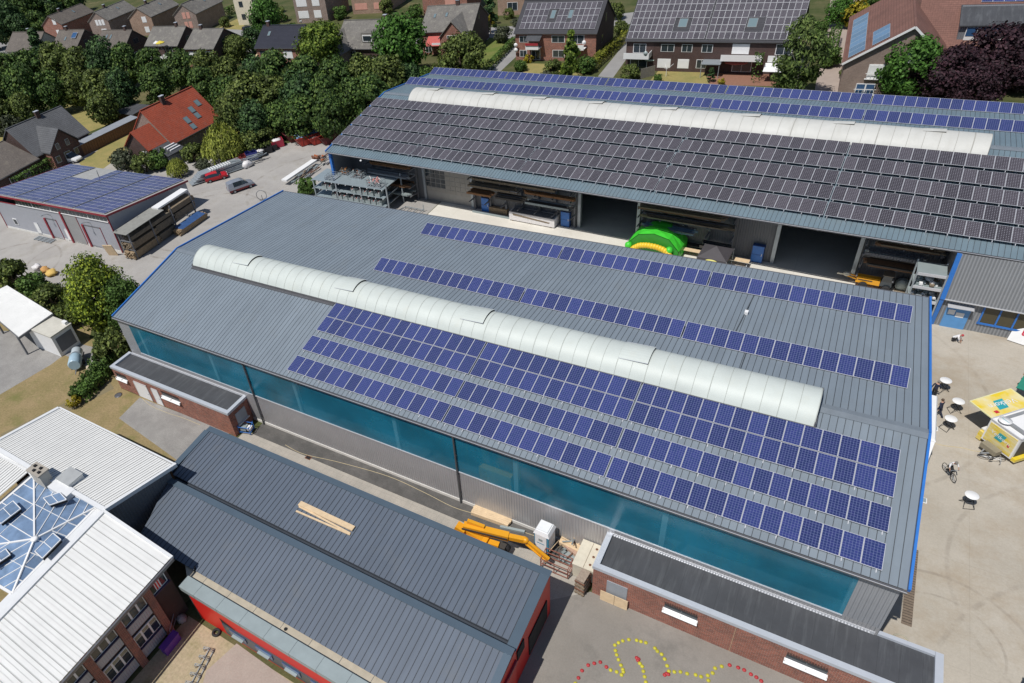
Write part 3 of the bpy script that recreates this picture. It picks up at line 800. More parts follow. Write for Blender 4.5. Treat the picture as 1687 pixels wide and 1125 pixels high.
# ------------------------------------------------------------------ red hall with two dark lean-to roofs
rh = thing('red_hall', 'red walled hall with two anthracite standing seam roofs beside the brick annexes', 'hall', (18, -28, 0))
o_ = Vector((18, -28, 0))
def seamed(name, edge, x1, yr, zr, ye, ze, pitch=.43):
    """edge: lower edge of the slope as (x, y) pairs from left to right; the upper edge is y = yr"""
    def low(x):
        if x <= edge[0][0]: return yr
        for (xa, ya), (xb, yb) in zip(edge, edge[1:]):
            if x <= xb: return ya + (yb - ya) * (x - xa) / max(1e-6, xb - xa)
        return edge[-1][1]
    mb = MB(); x0 = edge[0][0]; n = int((x1 - x0) / pitch) + 1; g = .035
    z = lambda y: zr + (ze - zr) * (yr - y) / (yr - ye)
    P = lambda x, y, dz=0: (x - 18, y + 28, z(y) + dz)
    for i in range(n):
        a = x0 + i * pitch; b = min(a + pitch, x1)
        if b - a < .05: continue
        ya, yb = low(a), low(b)
        mb.face([P(a, yr), P(b - g, yr), P(b - g, yb), P(a, ya)], m_slate)
        mb.face([P(b - g, yr, .03), P(b, yr, .03), P(b, yb, .03), P(b - g, yb, .03)], m_slateg)
        mb.face([P(b - g, yr), P(b - g, yr, .03), P(b - g, yb, .03), P(b - g, yb)], m_slateg)
        mb.face([P(b, yr), P(b, yr, .03), P(b, yb, .03), P(b, yb)], m_slateg)
    return mb.build(name, rh)
NR = (-15.55, 4.5); NV = (-21.2, 3.95); SR_ = (-21.35, 4.6); SE_ = (-26.25, 3.75)
seamed('north_roof', [(18.1, -15.55), (18.11, -20.62), (49, -20.62)], 48.7, NR[0], NR[1], -20.62, 4.0)
mb = MB().bx(.1, 30.9, 6.85, 7.40, 3.75, 3.8, m_slateg).bx(.1, 30.9, 7.35, 7.40, 3.75, 3.98, m_slateg); mb.build('valley_shade_strip', rh)  # dark strip that paints the shadow line along the valley
seamed('south_roof', [(19.35, -21.35), (19.4, -22.2), (20.2, -24.4), (20.6, -26.25), (49, -26.25)], 48.9, SR_[0], SR_[1], SE_[0], SE_[1])
mb = MB()
def fl(a, b, w, z0, mat=m_slatef): mb.bar(Vector(a) - o_, Vector(b) - o_, w, .07, mat)
fl((17.95, -15.65, 4.54), (49.3, -15.65, 4.54), .5, 0); fl((18.05, -15.9, 4.50), (18.05, -21.2, 3.98), .55, 0); fl((48.98, -15.9, 4.52), (48.98, -21.3, 4.0), .62, 0)
mb.build('north_flashing', rh)
mb = MB()
fl((19.3, -21.5, 4.63), (49.35, -21.5, 4.63), .5, 0); fl((49.1, -21.7, 4.6), (49.1, -26.2, 3.8), .5, 0)
mb.face([(1.4, 6.8, 4.6), (31.3, 6.8, 4.6), (31.3, 6.8, 3.9), (1.4, 6.8, 3.9)], m_slatef)
mb.build('south_flashing', rh)
mb = MB()   # walls
mb.bx(.1, 31.2, 12.3, 12.4, 0, 4.4, m_red)
mb.hexa([(31.2, 6.7, 0), (31.25, 6.7, 0), (31.25, 12.35, 0), (31.2, 12.35, 0)], [(31.2, 6.7, 3.9), (31.25, 6.7, 3.9), (31.25, 12.35, 4.42), (31.2, 12.35, 4.42)], m_red)
mb.hexa([(31.3, .35, 0), (31.36, .35, 0), (31.36, 6.7, 0), (31.3, 6.7, 0)], [(31.3, .35, 3.7), (31.36, .35, 3.7), (31.36, 6.7, 4.5), (31.3, 6.7, 4.5)], m_red)
mb.hexa([(.1, 6.8, 0), (.15, 6.8, 0), (.15, 12.35, 0), (.1, 12.35, 0)], [(.1, 6.8, 3.9), (.15, 6.8, 3.9), (.15, 12.35, 4.42), (.1, 12.35, 4.42)], m_dwall)
mb.build('wall', rh)
mb = MB()
for a, b, z0, z1 in ((7.1, 8.1, 2.6, 3.6), (8.8, 11.7, .4, 2.5)): mb.bx(31.24, 31.32, a, b, z0, z1, m_dark)
mb.bx(31.35, 31.42, 2, 4.6, .2, 2.6, m_dark); mb.bx(31.35, 31.5, .35, 6.7, 3.3, 3.55, m_redd); mb.build('gate_recess', rh)
mb = MB()  # south front
mb.bx(9.35, 31.3, .35, .42, 0, 3.45, m_red); mb.bx(9.3, 9.4, .35, 2.2, 0, 3.6, m_dwall)
mb.bx(9.3, 31.3, .28, .42, 3.3, 3.6, m_dwall); mb.build('south_wall', rh)
mb = MB().bx(12.2, 31.0, .26, .36, .45, 1.75, plain('dark_window_band', (.055, .07, .085), .3)); wb = mb.build('window_band', rh)
for i in range(7):
    x = 12.9 + i * 2.4
    mb = MB().bx(x, x + 1.5, .2, .27, 1.05, 1.65, m_glassb); p = mb.build('window', wb)
    mb = MB().box((x + .75, .12, 1.25), (1.0, .22, .06), m_zinc); mb.build('window_sill', wb)
mb = MB().face([(12.1, .33, .4), (12.1, .33, 2.3), (13.4, .33, 1.8), (13.2, .33, .4)], m_dark); mb.build('entrance_recess', rh)
mb = MB().bx(8.9, 31.5, .2, 1.15, 3.55, 4.0, m_zinc)
for i in range(10): mb.bx(10.4 + i * 2.15, 10.42 + i * 2.15, .19, 1.16, 3.56, 4.006, m_pipe)
mb.build('parapet', rh)
mb = MB().face([(8.6, 1.15, 3.62), (31.4, 1.15, 3.62), (31.4, 1.9, 3.62), (7.6, 1.9, 3.62)], m_gravelg)
for i in range(9): mb.bx(10 + i * 2.4, 10.03 + i * 2.4, 1.16, 1.9, 3.6, 3.625, m_pipe)
mb.tube((17.6, 1.5, 3.6), (17.6, 1.5, 3.66), .12, m_dark, 10)
mb.build('gutter_bed', rh)
mb = MB().tube((8.6, 2.0, 3.72), (8.9, 1.75, 3.72), .1, m_dark); mb.build('overflow_spout', rh)

# boards left on the north roof slope
def board(u0, v0, u1, v1, w, h, label, zz, mat=None):
    a, b = G(u0, v0, zz(0)), G(u1, v1, zz(0))
    z = lambda p: 3.95 + (p.y + 21.2) / 5.65 * .55
    a.z, b.z = z(a) + .03 + h / 2, z(b) + .03 + h / 2
    mb = MB().bar(Vector((0, 0, 0)), b - a, w, h, mat or m_wood)
    if w > .3:
        for k in (-1, 0, 1): mb.bar(Vector((0, k * w * .33, h * .5)), b - a + Vector((0, k * w * .33, h * .5)), w * .30, .02, m_wood)
    tag(mb.build('roof_board', None, a), label, 'board')
board(494, 830, 583, 872, .42, .12, 'widest pale plank stack lying on the dark roof', lambda t: 4.25)
board(493, 835, 577, 879, .14, .06, 'narrow batten between two others on the dark roof', lambda t: 4.22)
board(488, 842, 577, 881, .14, .06, 'thin batten lying nearest the valley on the dark roof', lambda t: 4.2)

# ------------------------------------------------------------------ white roofed school building with glass atrium
ws = thing('school_building', 'brick building with white sheet metal roofs round a glass pyramid atrium', 'building', (26, -30, 0))
wo = Vector((26, -30, 0)); LW = lambda p: Vector(p) - wo
def white_roof(name, c00, c10, c11, c01, pitch):
    """c00-c10 along the ribs' spread, ribs run c00 -> c01"""
    mb = MB(); c00, c10, c11, c01 = (LW(c) for c in (c00, c10, c11, c01))
    n = int((c10 - c00).length / pitch); up = Vector((0, 0, .035))
    for i in range(n):
        a0, b0 = c00.lerp(c10, i / n), c00.lerp(c10, (i + .84) / n); a1, b1 = c01.lerp(c11, i / n), c01.lerp(c11, (i + .84) / n)
        e0, e1 = c00.lerp(c10, (i + 1) / n), c01.lerp(c11, (i + 1) / n)
        mb.face([a0, b0, b1, a1], m_wroof); mb.face([b0, e0, e1, b1], m_wroofg if i % 2 else m_wroof)
        mb.face([b0 + up, b0.lerp(e0, .3) + up, b1.lerp(e1, .3) + up, b1 + up], m_wroof)
        mb.face([b0, b0 + up, b1 + up, b1], m_wroofg)
    return mb.build(name, ws)
e = 6.0; r6 = 6.6
Nn, Nw, Ne = (4.3, -20.7, e), (3.4, -26.6, r6), (19.95, -20.85, e)
NI = (18.75, -26.62, r6)
white_roof('north_roof', Nn, Ne, NI, Nw, .27)
SEi, SEo = (19.0, -26.9, r6), (26.3, -27.05, e)
white_roof('east_roof', SEo, (27.0, -45, e), (20.6, -45, r6), SEi, .31)
white_roof('west_roof', (1.5, -27.1, 6.1), (9.4, -27.1, 6.5), (9.9, -36, 6.5), (1.5, -36, 6.1), .31)
mb = MB()
def fb(a, b, w, h, mat=m_wfas): mb.bar(LW(a), LW(b), w, h, mat)
fb((4.2, -20.62, e - .08), (20.0, -20.72, e - .08), .12, .3); fb((20.0, -20.7, e + .0), (18.95, -26.7, r6 + .02), .24, .34); fb((4.2, -20.7, e), (3.3, -26.7, r6), .3, .25)
fb((3.4, -26.7, r6 + .05), (9.6, -26.75, r6 + .05), .35, .14); fb((11.2, -26.7, r6 + .05), (19.0, -26.7, r6 + .05), .35, .14)
fb((18.9, -26.8, r6 + .02), (26.4, -27.0, e), .2, .2); fb((18.95, -26.9, r6 + .06), (20.5, -45, r6 + .06), .38, .14); fb((26.45, -27.0, e - .12), (27.15, -45, e - .12), .14, .24, m_gutter)
mb.build('fascia', ws)
mb = MB()   # brick walls
mb.face([LW(q) for q in ((25.9, -27.6, 0), (25.9, -50, 0), (25.9, -50, e), (25.9, -27.6, e))], m_brickd)
mb.face([LW(q) for q in ((19.4, -27.6, 0), (25.9, -27.6, 0), (25.9, -27.6, e), (19.4, -27.6, e + .4))], m_brickd)
mb.face([LW(q) for q in ((19.4, -21.2, 0), (19.4, -27.6, 0), (18.6, -27.6, e + .3), (19.4, -21.2, e - .05))], m_dwall)
mb.face([LW(q) for q in ((4.5, -21.0, 0), (19.4, -21.0, 0), (19.4, -21.0, e - .1), (4.5, -21.0, e - .1))], m_brickd)
mb.face([LW(q) for q in ((4.2, -21.0, 0), (4.2, -27, 0), (3.8, -27, e), (4.2, -21.0, e - .05))], m_brickd)
mb.build('wall', ws)
mb = MB()
for q in (((1.5, -26.7, 6.2), (10.6, -26.7, 6.5), (10.3, -27.3, 6.3), (9.35, -27.1, 6.47), (1.5, -27.1, 6.07)), ((10.6, -26.6, 6.3), (19.0, -26.6, 6.3), (17.4, -26.5, 6.14), (10.0, -27.1, 6.14)), ((17.4, -26.3, 6.13), (19.2, -26.7, 6.5), (20.0, -36.0, 6.5), (18.2, -36.0, 6.13)), ((9.3, -27.0, 6.12), (10.3, -27.0, 6.12), (10.3, -36, 6.12), (9.8, -36, 6.12))): mb.face([LW(Vector(p)) for p in q], m_wfas)
mb.build('edge_sheet', ws)
# atrium
ab = [G(161, 834, 6.15), G(56, 783, 6.15), (10.1, -34.95, 6.15), G(20, 978, 6.15)]
ab = [LW(Vector(p)) for p in ab]; apx = LW(G(57, 888, 7.1))
mb = MB()
m_atr = MT('atrium_glass', (.17, .25, .38), .06, 0, .9).soil(.8, .35).done()
for i in range(4): mb.face([ab[i], ab[(i + 1) % 4], apx], m_atr)
at = mb.build('glass_roof', ws)
mb = MB()
for p in ab: mb.bar(p, apx + Vector((0, 0, .02)), .13, .12, m_white)
for i in range(4):
    a, b = ab[i], ab[(i + 1) % 4]; mb.bar(a, b, .18, .14, m_white); n = 8
    # bars square to the edge, ending on the hips
    for k in range(1, n):
        t = k / n; f = a.lerp(b, t); s = min(t, 1 - t) * 2
        tp = (a.lerp(apx, s) if t < .5 else b.lerp(apx, s))
        mb.bar(f + Vector((0, 0, .02)), tp + Vector((0, 0, .02)), .06, .06, m_white)
    mb.bar(a.lerp(apx, .48) + Vector((0, 0, .015)), b.lerp(apx, .48) + Vector((0, 0, .015)), .04, .04, m_white)
mb.build('glazing_bars', at)
mb = MB().lathe(apx + Vector((0, 0, -.05)), [(.0, .0), (.26, .0), (.26, .14), (.12, .16)], m_white, 14); mb.build('apex_cap', at)
for (u0, v0, u1, v1, u2, v2) in ((72, 886 - 65, 99, 812, 112, 827), (58, 909, 88, 879, 103, 893), (-10, 850, 22, 826, 37, 842), (-20, 925, 10, 905, 20, 918)):
    A, B, Cc = (LW(G(u, v, 6.75)) for u, v in ((u0, v0), (u1, v1), (u2, v2))); D = A + Cc - B
    mb = MB(); up = Vector((0, 0, .05))
    lift = Vector((0, 0, .24))
    Q = [A, B, Cc + lift, D + lift]
    mb.face([q + up for q in Q], m_atr)
    for p, q in zip(Q, Q[1:] + Q[:1]): mb.bar(p + up, q + up, .06, .07, m_white)
    mb.bar((Q[0] + Q[1]) / 2 + up, (Q[2] + Q[3]) / 2 + up, .05, .06, m_white)
    mb.face([Q[2] + up, Q[3] + up, D, Cc], m_dark); mb.build('vent_sash', at)
c = LW(G(63, 776, 7.6)); c.z = 0
mb = MB().box((c.x, c.y, 6.95), (1.5, .8, 1.5), plain('chimney_render', (.42, .40, .36), .9)).box((c.x, c.y, 7.75), (1.7, 1.0, .12), plain('chimney_cap', (.33, .30, .26), .9))
for dx, dy in ((-.45, .15), (-.1, -.2), (.25, .2), (.5, -.15)): mb.box((c.x + dx, c.y + dy, 7.86), (.22, .22, .12), m_dark)
mb.build('chimney', ws)
c = LW(G(115, 786, 6.8))
mb = MB().box((c.x, c.y, 6.55), (1.6, 1.3, .7), m_wroof).box((c.x, c.y, 6.93), (1.7, 1.4, .06), plain('hatch_lid', (.48, .49, .48), .4, .3)); mb.build('roof_hatch', ws)
c = LW(G(100, 803, 6.8))
mb = MB().box((c.x, c.y, 6.5), (2.4, .9, .5), m_wfas).box((c.x + .7, c.y - .5, 6.5), (.9, .7, .4), m_wfas); mb.build('vent_housing', ws)
# east front: brick piers, window strips and panels
m_panelw = corrug('pale_panel', (.40, .40, .43), .18, .5, .1, .02)
m_navy = plain('navy_sill', (.02, .02, .07), .5)
ys = [-29.55 - 2.55 * i for i in range(7)]
for i, y in enumerate(ys):
    mb = MB().bx(-.12, .28, y + 30 - .27, y + 30 + .27, 0, 5.85, m_brick if i % 2 else m_brick); mb.build('pier', ws)
for i, y in enumerate(ys[:-1]):
    a, b = y + 30 - .3, y + 30 - 2.25
    for z0, z1 in ((.3, 1.35), (3.15, 4.05)):
        mb = MB().bx(-.08, .12, b, a, z0, z1, m_panelw).bx(-.08, .2, b, a, z1, z1 + .09, m_navy); mb.build('parapet_panel', ws)
    for z0, z1 in ((1.45, 2.75), (4.15, 5.6)):
        mb = MB().bx(-.02, .06, b, a, z0, z1, m_white); f = mb.build('window', ws); n = 3; w = (a - b) / n
        for k in range(n):
            mb = MB().bx(.05, .075, b + k * w + .07, b + (k + 1) * w - .07, z0 + .08, z0 + (z1 - z0) * .66, m_glass); mb.build('pane', f)
            mb = MB().bx(.05, .075, b + k * w + .07, b + (k + 1) * w - .07, z0 + (z1 - z0) * .7, z1 - .08, plain('blind_pane', (.26, .25, .18), .4)); mb.build('pane', f)
mb = MB().bx(-.02, .06, .6, 2.1, 4.3, 5.5, m_white)
fw = mb.build('window', ws)
for a, b, mt in ((.68, 1.12, m_glass), (1.6, 2.02, m_glass), (1.2, 1.3, m_red), (1.4, 1.5, m_red)):
    mb = MB().bx(.05, .08, a, b, 4.4, 5.4, mt); mb.build('pane', fw)
mb = MB().bx(-.02, .2, .5, 2.2, 4.2, 4.3, m_navy); mb.build('sill', fw)
# canopy box beside the north wing, lamps and hand rail by the entrance
c = LW(G(214, 852, 3.6))
mb = MB().box((c.x, c.y, 3.55), (1.15, 1.0, .12), m_wroof).box((c.x, c.y, 3.35), (1.0, .9, .3), m_dwall).bx(c.x - .45, c.x + .45, c.y - .4, c.y + .4, 0, 3.3, m_dwall); mb.build('duct_head', ws)

# ------------------------------------------------------------------ small buildings at the left edge
cp = thing('carport', 'white corrugated carport roof on dark posts at the left edge', 'carport', (-16, -11, 0))
co_ = Vector((-16, -11, 0)); zc = 3.0
cc = [G(-40, 495, zc), G(12, 470, zc + .3), G(87, 516, zc + .3), G(31, 555, zc)]
mb = MB(); c00, c10, c11, c01 = (p - co_ for p in (cc[0], cc[3], cc[2], cc[1])); n = 42
for i in range(n):
    a0, b0, m0 = c00.lerp(c01, i / n), c00.lerp(c01, (i + 1) / n), c00.lerp(c01, (i + .5) / n); a1, b1, m1 = c10.lerp(c11, i / n), c10.lerp(c11, (i + 1) / n), c10.lerp(c11, (i + .5) / n)
    up = Vector((0, 0, .05)); mb.face([a0, m0 + up, m1 + up, a1], m_wroof); mb.face([m0 + up, b0, b1, m1 + up], m_wroof)
mb.build('roof', cp)
mb = MB(); mb.bar(c00 - Vector((0, 0, .15)), c10 - Vector((0, 0, .15)), .12, .25, m_dwall).bar(c10 - Vector((0, 0, .15)), c11 - Vector((0, 0, .15)), .12, .25, m_dwall); mb.build('edge_beam', cp)
for t in (c10.lerp(c00, .06), c10.lerp(c11, .9), c10.lerp(c00, .6), c11.lerp(c01, .8)):
    mb = MB().bx(t.x - .1, t.x + .1, t.y - .1, t.y + .1, 0, zc - .2, m_dwall); mb.build('post', cp)
sx0, sx1, sy0, sy1 = -17.1, -12.2, -11.85, -9.1
sh = thing('utility_hut', 'small white flat roofed hut with grey shutter beside the carport', 'hut', (sx0, sy0, 0)); w, d = sx1 - sx0, sy1 - sy0
mb = MB().bx(0, w, 0, d, 0, 2.85, m_white); mb.build('wall', sh)
mb = MB().bx(-.08, w + .08, -.08, d + .08, 2.85, 3.0, plain('hut_roof', (.52, .50, .44), .8, 0, .15, 1)).bx(w - .9, w - .2, d - .5, d - .1, 3.0, 3.35, m_white); mb.build('roof', sh)
mb = MB().bx(w, w + .05, .35, d - .3, .5, 2.4, plain('hut_shutter', (.12, .13, .15), .5)); mb.build('shutter', sh)

# ------------------------------------------------------------------ shed with solar roof
SY = math.radians(2.44); so = Vector((-53.92, 6.6, 0))
sd = thing('storage_shed', 'grey shed with purple red trim and a roof full of solar panels', 'shed', so, SY)
SLc = lambda p: Matrix.Rotation(-SY, 3, 'Z') @ (Vector(p) - so)
SL, SD_, SZF, SZB = 28.85, 15.6, 6.3, 4.3
mb = MB()
mb.face([(.3, .35, .3), (SL - .3, .35, .3), (SL - .3, .35, SZF - 1.36), (.3, .35, SZF - 1.36)], plain('shed_cladding', (.36, .37, .41), .5, .1, .05))
shc = bpy.data.materials['shed_cladding']
mb.face([(SL - .3, .35, 0), (SL - .3, SD_ - .3, 0), (SL - .3, SD_ - .3, SZB - .1), (SL - .3, .35, SZF - .1)], shc)
mb.face([(.3, .35, 0), (.3, SD_ - .3, 0), (.3, SD_ - .3, SZB - .1), (.3, .35, SZF - .1)], shc); mb.face([(.3, SD_ - .3, 0), (SL - .3, SD_ - .3, 0), (SL - .3, SD_ - .3, SZB - .1), (.3, SD_ - .3, SZB - .1)], shc)
mb.bx(.3, SL - .3, .3, .36, 0, .32, m_plinth); mb.build('wall', sd)
mb = MB(); mb.hexa([(0, 0, SZF - .22), (SL, 0, SZF - .22), (SL, SD_, SZB - .22), (0, SD_, SZB - .22)], [(0, 0, SZF), (SL, 0, SZF), (SL, SD_, SZB), (0, SD_, SZB)], plain('shed_roof_sheet', (.34, .34, .33), .6)); mb.build('roof', sd)
mb = MB(); mb.bar((0, -.03, SZF - .1), (SL, -.03, SZF - .1), .07, .28, m_redd).bar((SL + .03, 0, SZF - .1), (SL + .03, SD_, SZB - .1), .07, .28, m_redd).bar((-.03, 0, SZF - .1), (-.03, SD_, SZB - .1), .07, .28, m_redd)
mb.bx(.28, .42, .28, .42, 0, SZF - .3, m_redd).bx(SL - .42, SL - .28, .28, .42, 0, SZF - .3, m_redd).bx(.3, SL - .3, .29, .36, SZF - 1.44, SZF - 1.34, m_redd); mb.build('trim', sd)
x = SL - .6
for k in range(5):
    a, b = SL - .5 - (k + 1) * 4.35, SL - .55 - k * 4.35
    mb = MB().bx(a, b + .05, .2, .34, SZF - 1.36, SZF - 1.24, m_white); mb.build('clerestory_sill', sd)
    mb = MB().bx(a + .08, b, .30, .42, SZF - 1.32, SZF - .3, m_white); f = mb.build('clerestory_window', sd)
    for j in range(5):
        w = (b - a - .1) / 5; mb = MB().bx(a + .14 + j * w, a + .02 + (j + 1) * w, .26, .32, SZF - 1.22, SZF - .36, m_glass); mb.build('pane', f)
def shed_gate(x0, x1, h, mat):
    mb = MB().bx(x0, x1, .3, .35, .05, h, mat); g = mb.build('gate', sd)
    mb = MB().bx(x0 - .35, x0, .12, .36, 0, h + .1, m_redd).bx(x1, x1 + .08, .28, .36, 0, h + .1, m_redd).bx(x0, x1, .26, .36, h, h + .12, m_gutter); mb.build('gate_jamb', g)
    return g
gx = lambda u, v: SLc(G(u, v, 0)).x
xg = [gx(80, 397), gx(95, 401), gx(113, 405), gx(134, 411), gx(141, 413), gx(166, 424)]
shed_gate(xg[0] + .3, xg[1] + .4, 3.4, shc); shed_gate(xg[2] + .2, xg[3] + .1, 5.1, corrug('shed_sliding_gate', (.33, .33, .33), .22, .5, .1, .03)); shed_gate(xg[4] + .2, xg[5] - .4, 3.6, shc)
for xx in (gx(57, 391), gx(104, 404)):
    door_on(sd, xx, .95, 2.1, .33, m_white)
mb = MB().bx(3.2, 4.3, .28, .36, 1.0, 2.1, m_white).bx(3.35, 4.15, .26, .3, 1.12, 1.98, m_glass); mb.build('window', sd)
for xx in (xg[0] + 2.0, xg[4] + 2.0):
    mb = MB().path([(xx, .33, 4.2), (xx, -.1, 4.6), (xx - .3, -.7, 4.7)], .06, m_steel).box((xx - .35, -.8, 4.66), (.3, .25, .12), m_steel); mb.build('lamp_arm', sd)
# panels on the shed roof in three strips
sl = math.atan2(SZF - SZB, SD_)
m_cellv = cells('polycrystalline_cells_violet', (.034, .034, .125), (.046, .044, .155), (.14, .14, .25), 10, 6, 0, .055)
slen = SD_ / math.cos(sl); rowh = (slen - .4) / 3; phS = (rowh - .12) / 5
RS = Matrix.Rotation(SY, 3, 'Z')
pmS = panel_mesh(1.66, phS, m_cellv, 10, 6)
STR = ('front', 'middle', 'rear')
FLD = [('leftmost field', .5, 4), ('second field', 7.55, 4), ('third field', 14.6, 4), ('rightmost field', 21.65, 4)]
FLR = [('left field beside the bare patch', .5, 4), ('narrow field right of the bare patch', 12.55, 1), ('wide field in the middle', 14.6, 4), ('corner field', 21.65, 4)]
for k in range(3):
    for nm, x0, cnt in (FLD if k < 2 else FLR):
        y, z = .25 + (k * rowh) * math.cos(sl), SZF - (.25 + k * rowh * math.cos(sl)) * math.tan(sl)
        p = so + RS @ Vector((x0, y, z))
        solar_row('violet solar panels on the shed roof, %s strip, %s' % (STR[k], nm), 'solar fields on the shed', frame(p, RS @ Vector((1, 0, 0)), RS @ Vector((0, math.cos(sl), -math.sin(sl)))), cnt, 5, 1.66, phS, pmS, lift=.1, rgap=.012)
mb = MB().tube((13.0, 11.6, SZB + .3), (13.0, 11.6, SZB + 1.5), .05, m_pipe).tube((13.0, 11.6, SZB + 1.5), (12.6, 11.9, SZB + 1.7), .05, m_pipe); mb.build('vent_pipe', sd)

# ------------------------------------------------------------------ office block at the right end of the far hall
ob = thing('office_block', 'grey clad block with blue window strip and door against the far hall', 'building', (69.3, 27.4, 0), BY * .0)
mb = MB()
mb.face([(0, 0, 0), (3.2, 0, 0), (3.2, 0, 3.1), (0, 0, 3.1)], m_cladg); mb.face([(3.0, 0, 0), (40, -1.5, 0), (40, -1.5, 1.0), (3.0, 0, 1.0)], m_cladg)
mb.face([(0, -.35, 3.1), (40, -2.0, 3.1), (40, -1.4, 7.5), (0, .25, 7.5)], m_cladg); mb.face([(0, -.35, 3.1), (0, 0, 3.1), (40, -1.5, 3.1), (40, -2.0, 3.1)], m_gutter)
mb.face([(0, 0, 0), (0, 9, 0), (0, 9, 7.4), (0, .25, 7.4), (0, -.35, 3.1)], m_cladg); mb.build('wall', ob)
mb = MB().bar((-.05, -.35, 3.05), (-.05, .3, 7.45), .35, .2, m_blue, up=(0, 1, 0)).bar((-.05, .0, 0), (-.05, -.3, 3.05), .3, .15, m_blue, up=(0, 1, 0)); mb.build('corner_trim', ob)
mb = MB().bar((0, -.38, 3.08), (40, -2.03, 3.08), .06, .09, m_alu); mb.build('drip_edge', ob)
mb = MB().bar((3.0, -.05, 1.02), (40, -1.56, 1.02), .14, .16, m_blue).bar((3.0, -.05, 2.95), (40, -1.56, 2.95), .1, .16, m_blue); ws_ = mb.build('window_strip', ob)
for i in range(10):
    x = 3.1 + i * 1.15; y = -.04 - (x - 3) * .0408
    mb = MB().bx(x - .06, x + .06, y - .1, y + .02, 1.05, 2.95, m_blue); mb.build('mullion', ws_)
    mb = MB().face([(x + .06, y, 1.08), (x + 1.09, y - .046, 1.08), (x + 1.09, y - .046, 2.9), (x + .06, y, 2.9)], plain('olive_glass', (.07, .06, .035), .15)); mb.build('pane', ws_)
mb = MB().bx(.55, 2.3, -.08, -.01, 0, 2.35, plain('sky_blue_door', (.10, .28, .56), .4)); bd = mb.build('door', ob)
mb = MB().bx(.75, 1.25, -.1, -.085, 1.45, 1.95, m_white).bx(1.35, 1.95, -.1, -.085, 1.25, 1.75, m_white); mb.build('door_notice', bd)
mb = MB().bx(.5, 2.4, -.7, -.0, 2.5, 2.56, m_alu); mb.build('door_canopy', ob)
m_skyglass = MT('roof_window_glass', (.15, .21, .23), .08, 0, .9).done()
# ------------------------------------------------------------------ houses
def house(name, label, A, yaw, L, hd, ze, zr, mwall, mroof, wins=(), chim=None, sky=(), cat='house', group=None, over=.35, wall2=None, hd2=None, zb=None, extra=None):
    """A: ground point under the left end of the front eave; x along the eave, y to the back; hd: eave to ridge.
    wins: (face F/R/L, position along the face, z of sill, width, height, style)"""
    yaw = math.radians(yaw)
    h = thing(name, label, cat, (A[0], A[1], 0), yaw, group)
    D = hd * 2 if hd2 is None else hd + hd2; zB = ze if zb is None else zb
    i, s = over, .25
    sl = (zr - ze) / hd; sb = (zr - zB) / (D - hd)
    zf, zk = ze + i * sl - .12, zB + i * sb - .12; zt = zr - .15
    mb = MB(); w2 = wall2 or mwall
    mb.face([(s, i, 0), (L - s, i, 0), (L - s, i, zf), (s, i, zf)], mwall); mb.face([(s, D - i, 0), (L - s, D - i, 0), (L - s, D - i, zk), (s, D - i, zk)], mwall)
    for x in (s, L - s): mb.face([(x, i, 0), (x, D - i, 0), (x, D - i, zk), (x, hd, zt), (x, i, zf)], w2)
    mb.build('wall', h)
    mb = MB(); t = .2
    for (ya, za, yb, zb_) in ((0, ze, hd, zr), (D, zB, hd, zr)):
        mb.hexa([(0, ya, za - t), (L, ya, za - t), (L, yb, zb_ - t), (0, yb, zb_ - t)], [(0, ya, za), (L, ya, za), (L, yb, zb_), (0, yb, zb_)], mroof)
    mb.bar((0, hd, zr + .02), (L, hd, zr + .02), .3, .1, mroof)
    rf = mb.build('roof', h)
    mb = MB().bx(0, L, -.13, -.01, ze - .16, ze - .04, m_gutter); mb.build('gutter', h)
    if chim:
        for (cx, f) in (chim if isinstance(chim, list) else [chim]):
            y = f * hd if f <= 1 else hd + (f - 1) * (D - hd); z = zr - abs(y - hd) * sl
            mb = MB().bx(cx - .4, cx + .4, y - .3, y + .3, z - .6, zr + .9, m_brickd).bx(cx - .46, cx + .46, y - .36, y + .36, zr + .9, zr + 1.0, m_coping); mb.build('chimney', rf)
    for (cx, f, w, hh) in sky:
        y = f * hd; z = ze + y * sl; a = math.atan(sl)
        mb = MB().box((cx, y, z + .05), (w, hh, .1), m_gutter, rx=a).box((cx, y, z + .085), (w - .16, hh - .16, .06), m_skyglass, rx=a); mb.build('roof_window', rf)
    for wdw in wins:
        f, p, z, w, hh = wdw[:5]; st = wdw[5] if len(wdw) > 5 else 'w'
        fr = {'w': m_white, 's': m_white, 'd': m_gutter, 'o': bpy.data.materials.get('salmon_shutter') or plain('salmon_shutter', (.58, .30, .24), .6), 'b': m_white}[st]
        gl = m_glass if st in 'wd' else fr
        def fbx(mb, a, b, d0, d1, z0, z1, mt):
            if f == 'F': mb.bx(a, b, i - d1, i - d0, z0, z1, mt)
            elif f == 'R': mb.bx(L - s + d0, L - s + d1, a, b, z0, z1, mt)
            elif f == 'L': mb.bx(s - d1, s - d0, a, b, z0, z1, mt)
        if st == 'b':
            mb = MB(); fbx(mb, p, p + w, .0, 1.2, z, z + .15, fr)
            for (a, b, d0, d1) in ((p, p + w, 1.12, 1.2), (p, p + .08, 0, 1.2), (p + w - .08, p + w, 0, 1.2)): fbx(mb, a, b, d0, d1, z + .1, z + hh, fr)
            mb.build('balcony', h); continue
        mb = MB(); fbx(mb, p - .07, p + w + .07, 0, .05, z - .07, z + hh + .07, fr); wn = mb.build('window', h)
        mb = MB()
        if st in 'wd':
            for k in range(2): fbx(mb, p + k * w / 2 + .03, p + (k + 1) * w / 2 - .03, .04, .06, z, z + hh, m_glass)
        else: fbx(mb, p, p + w, .04, .07, z, z + hh, fr)
        mb.build('pane' if st in 'wd' else 'roller_shutter', wn)
    if extra: extra(h)
    return h

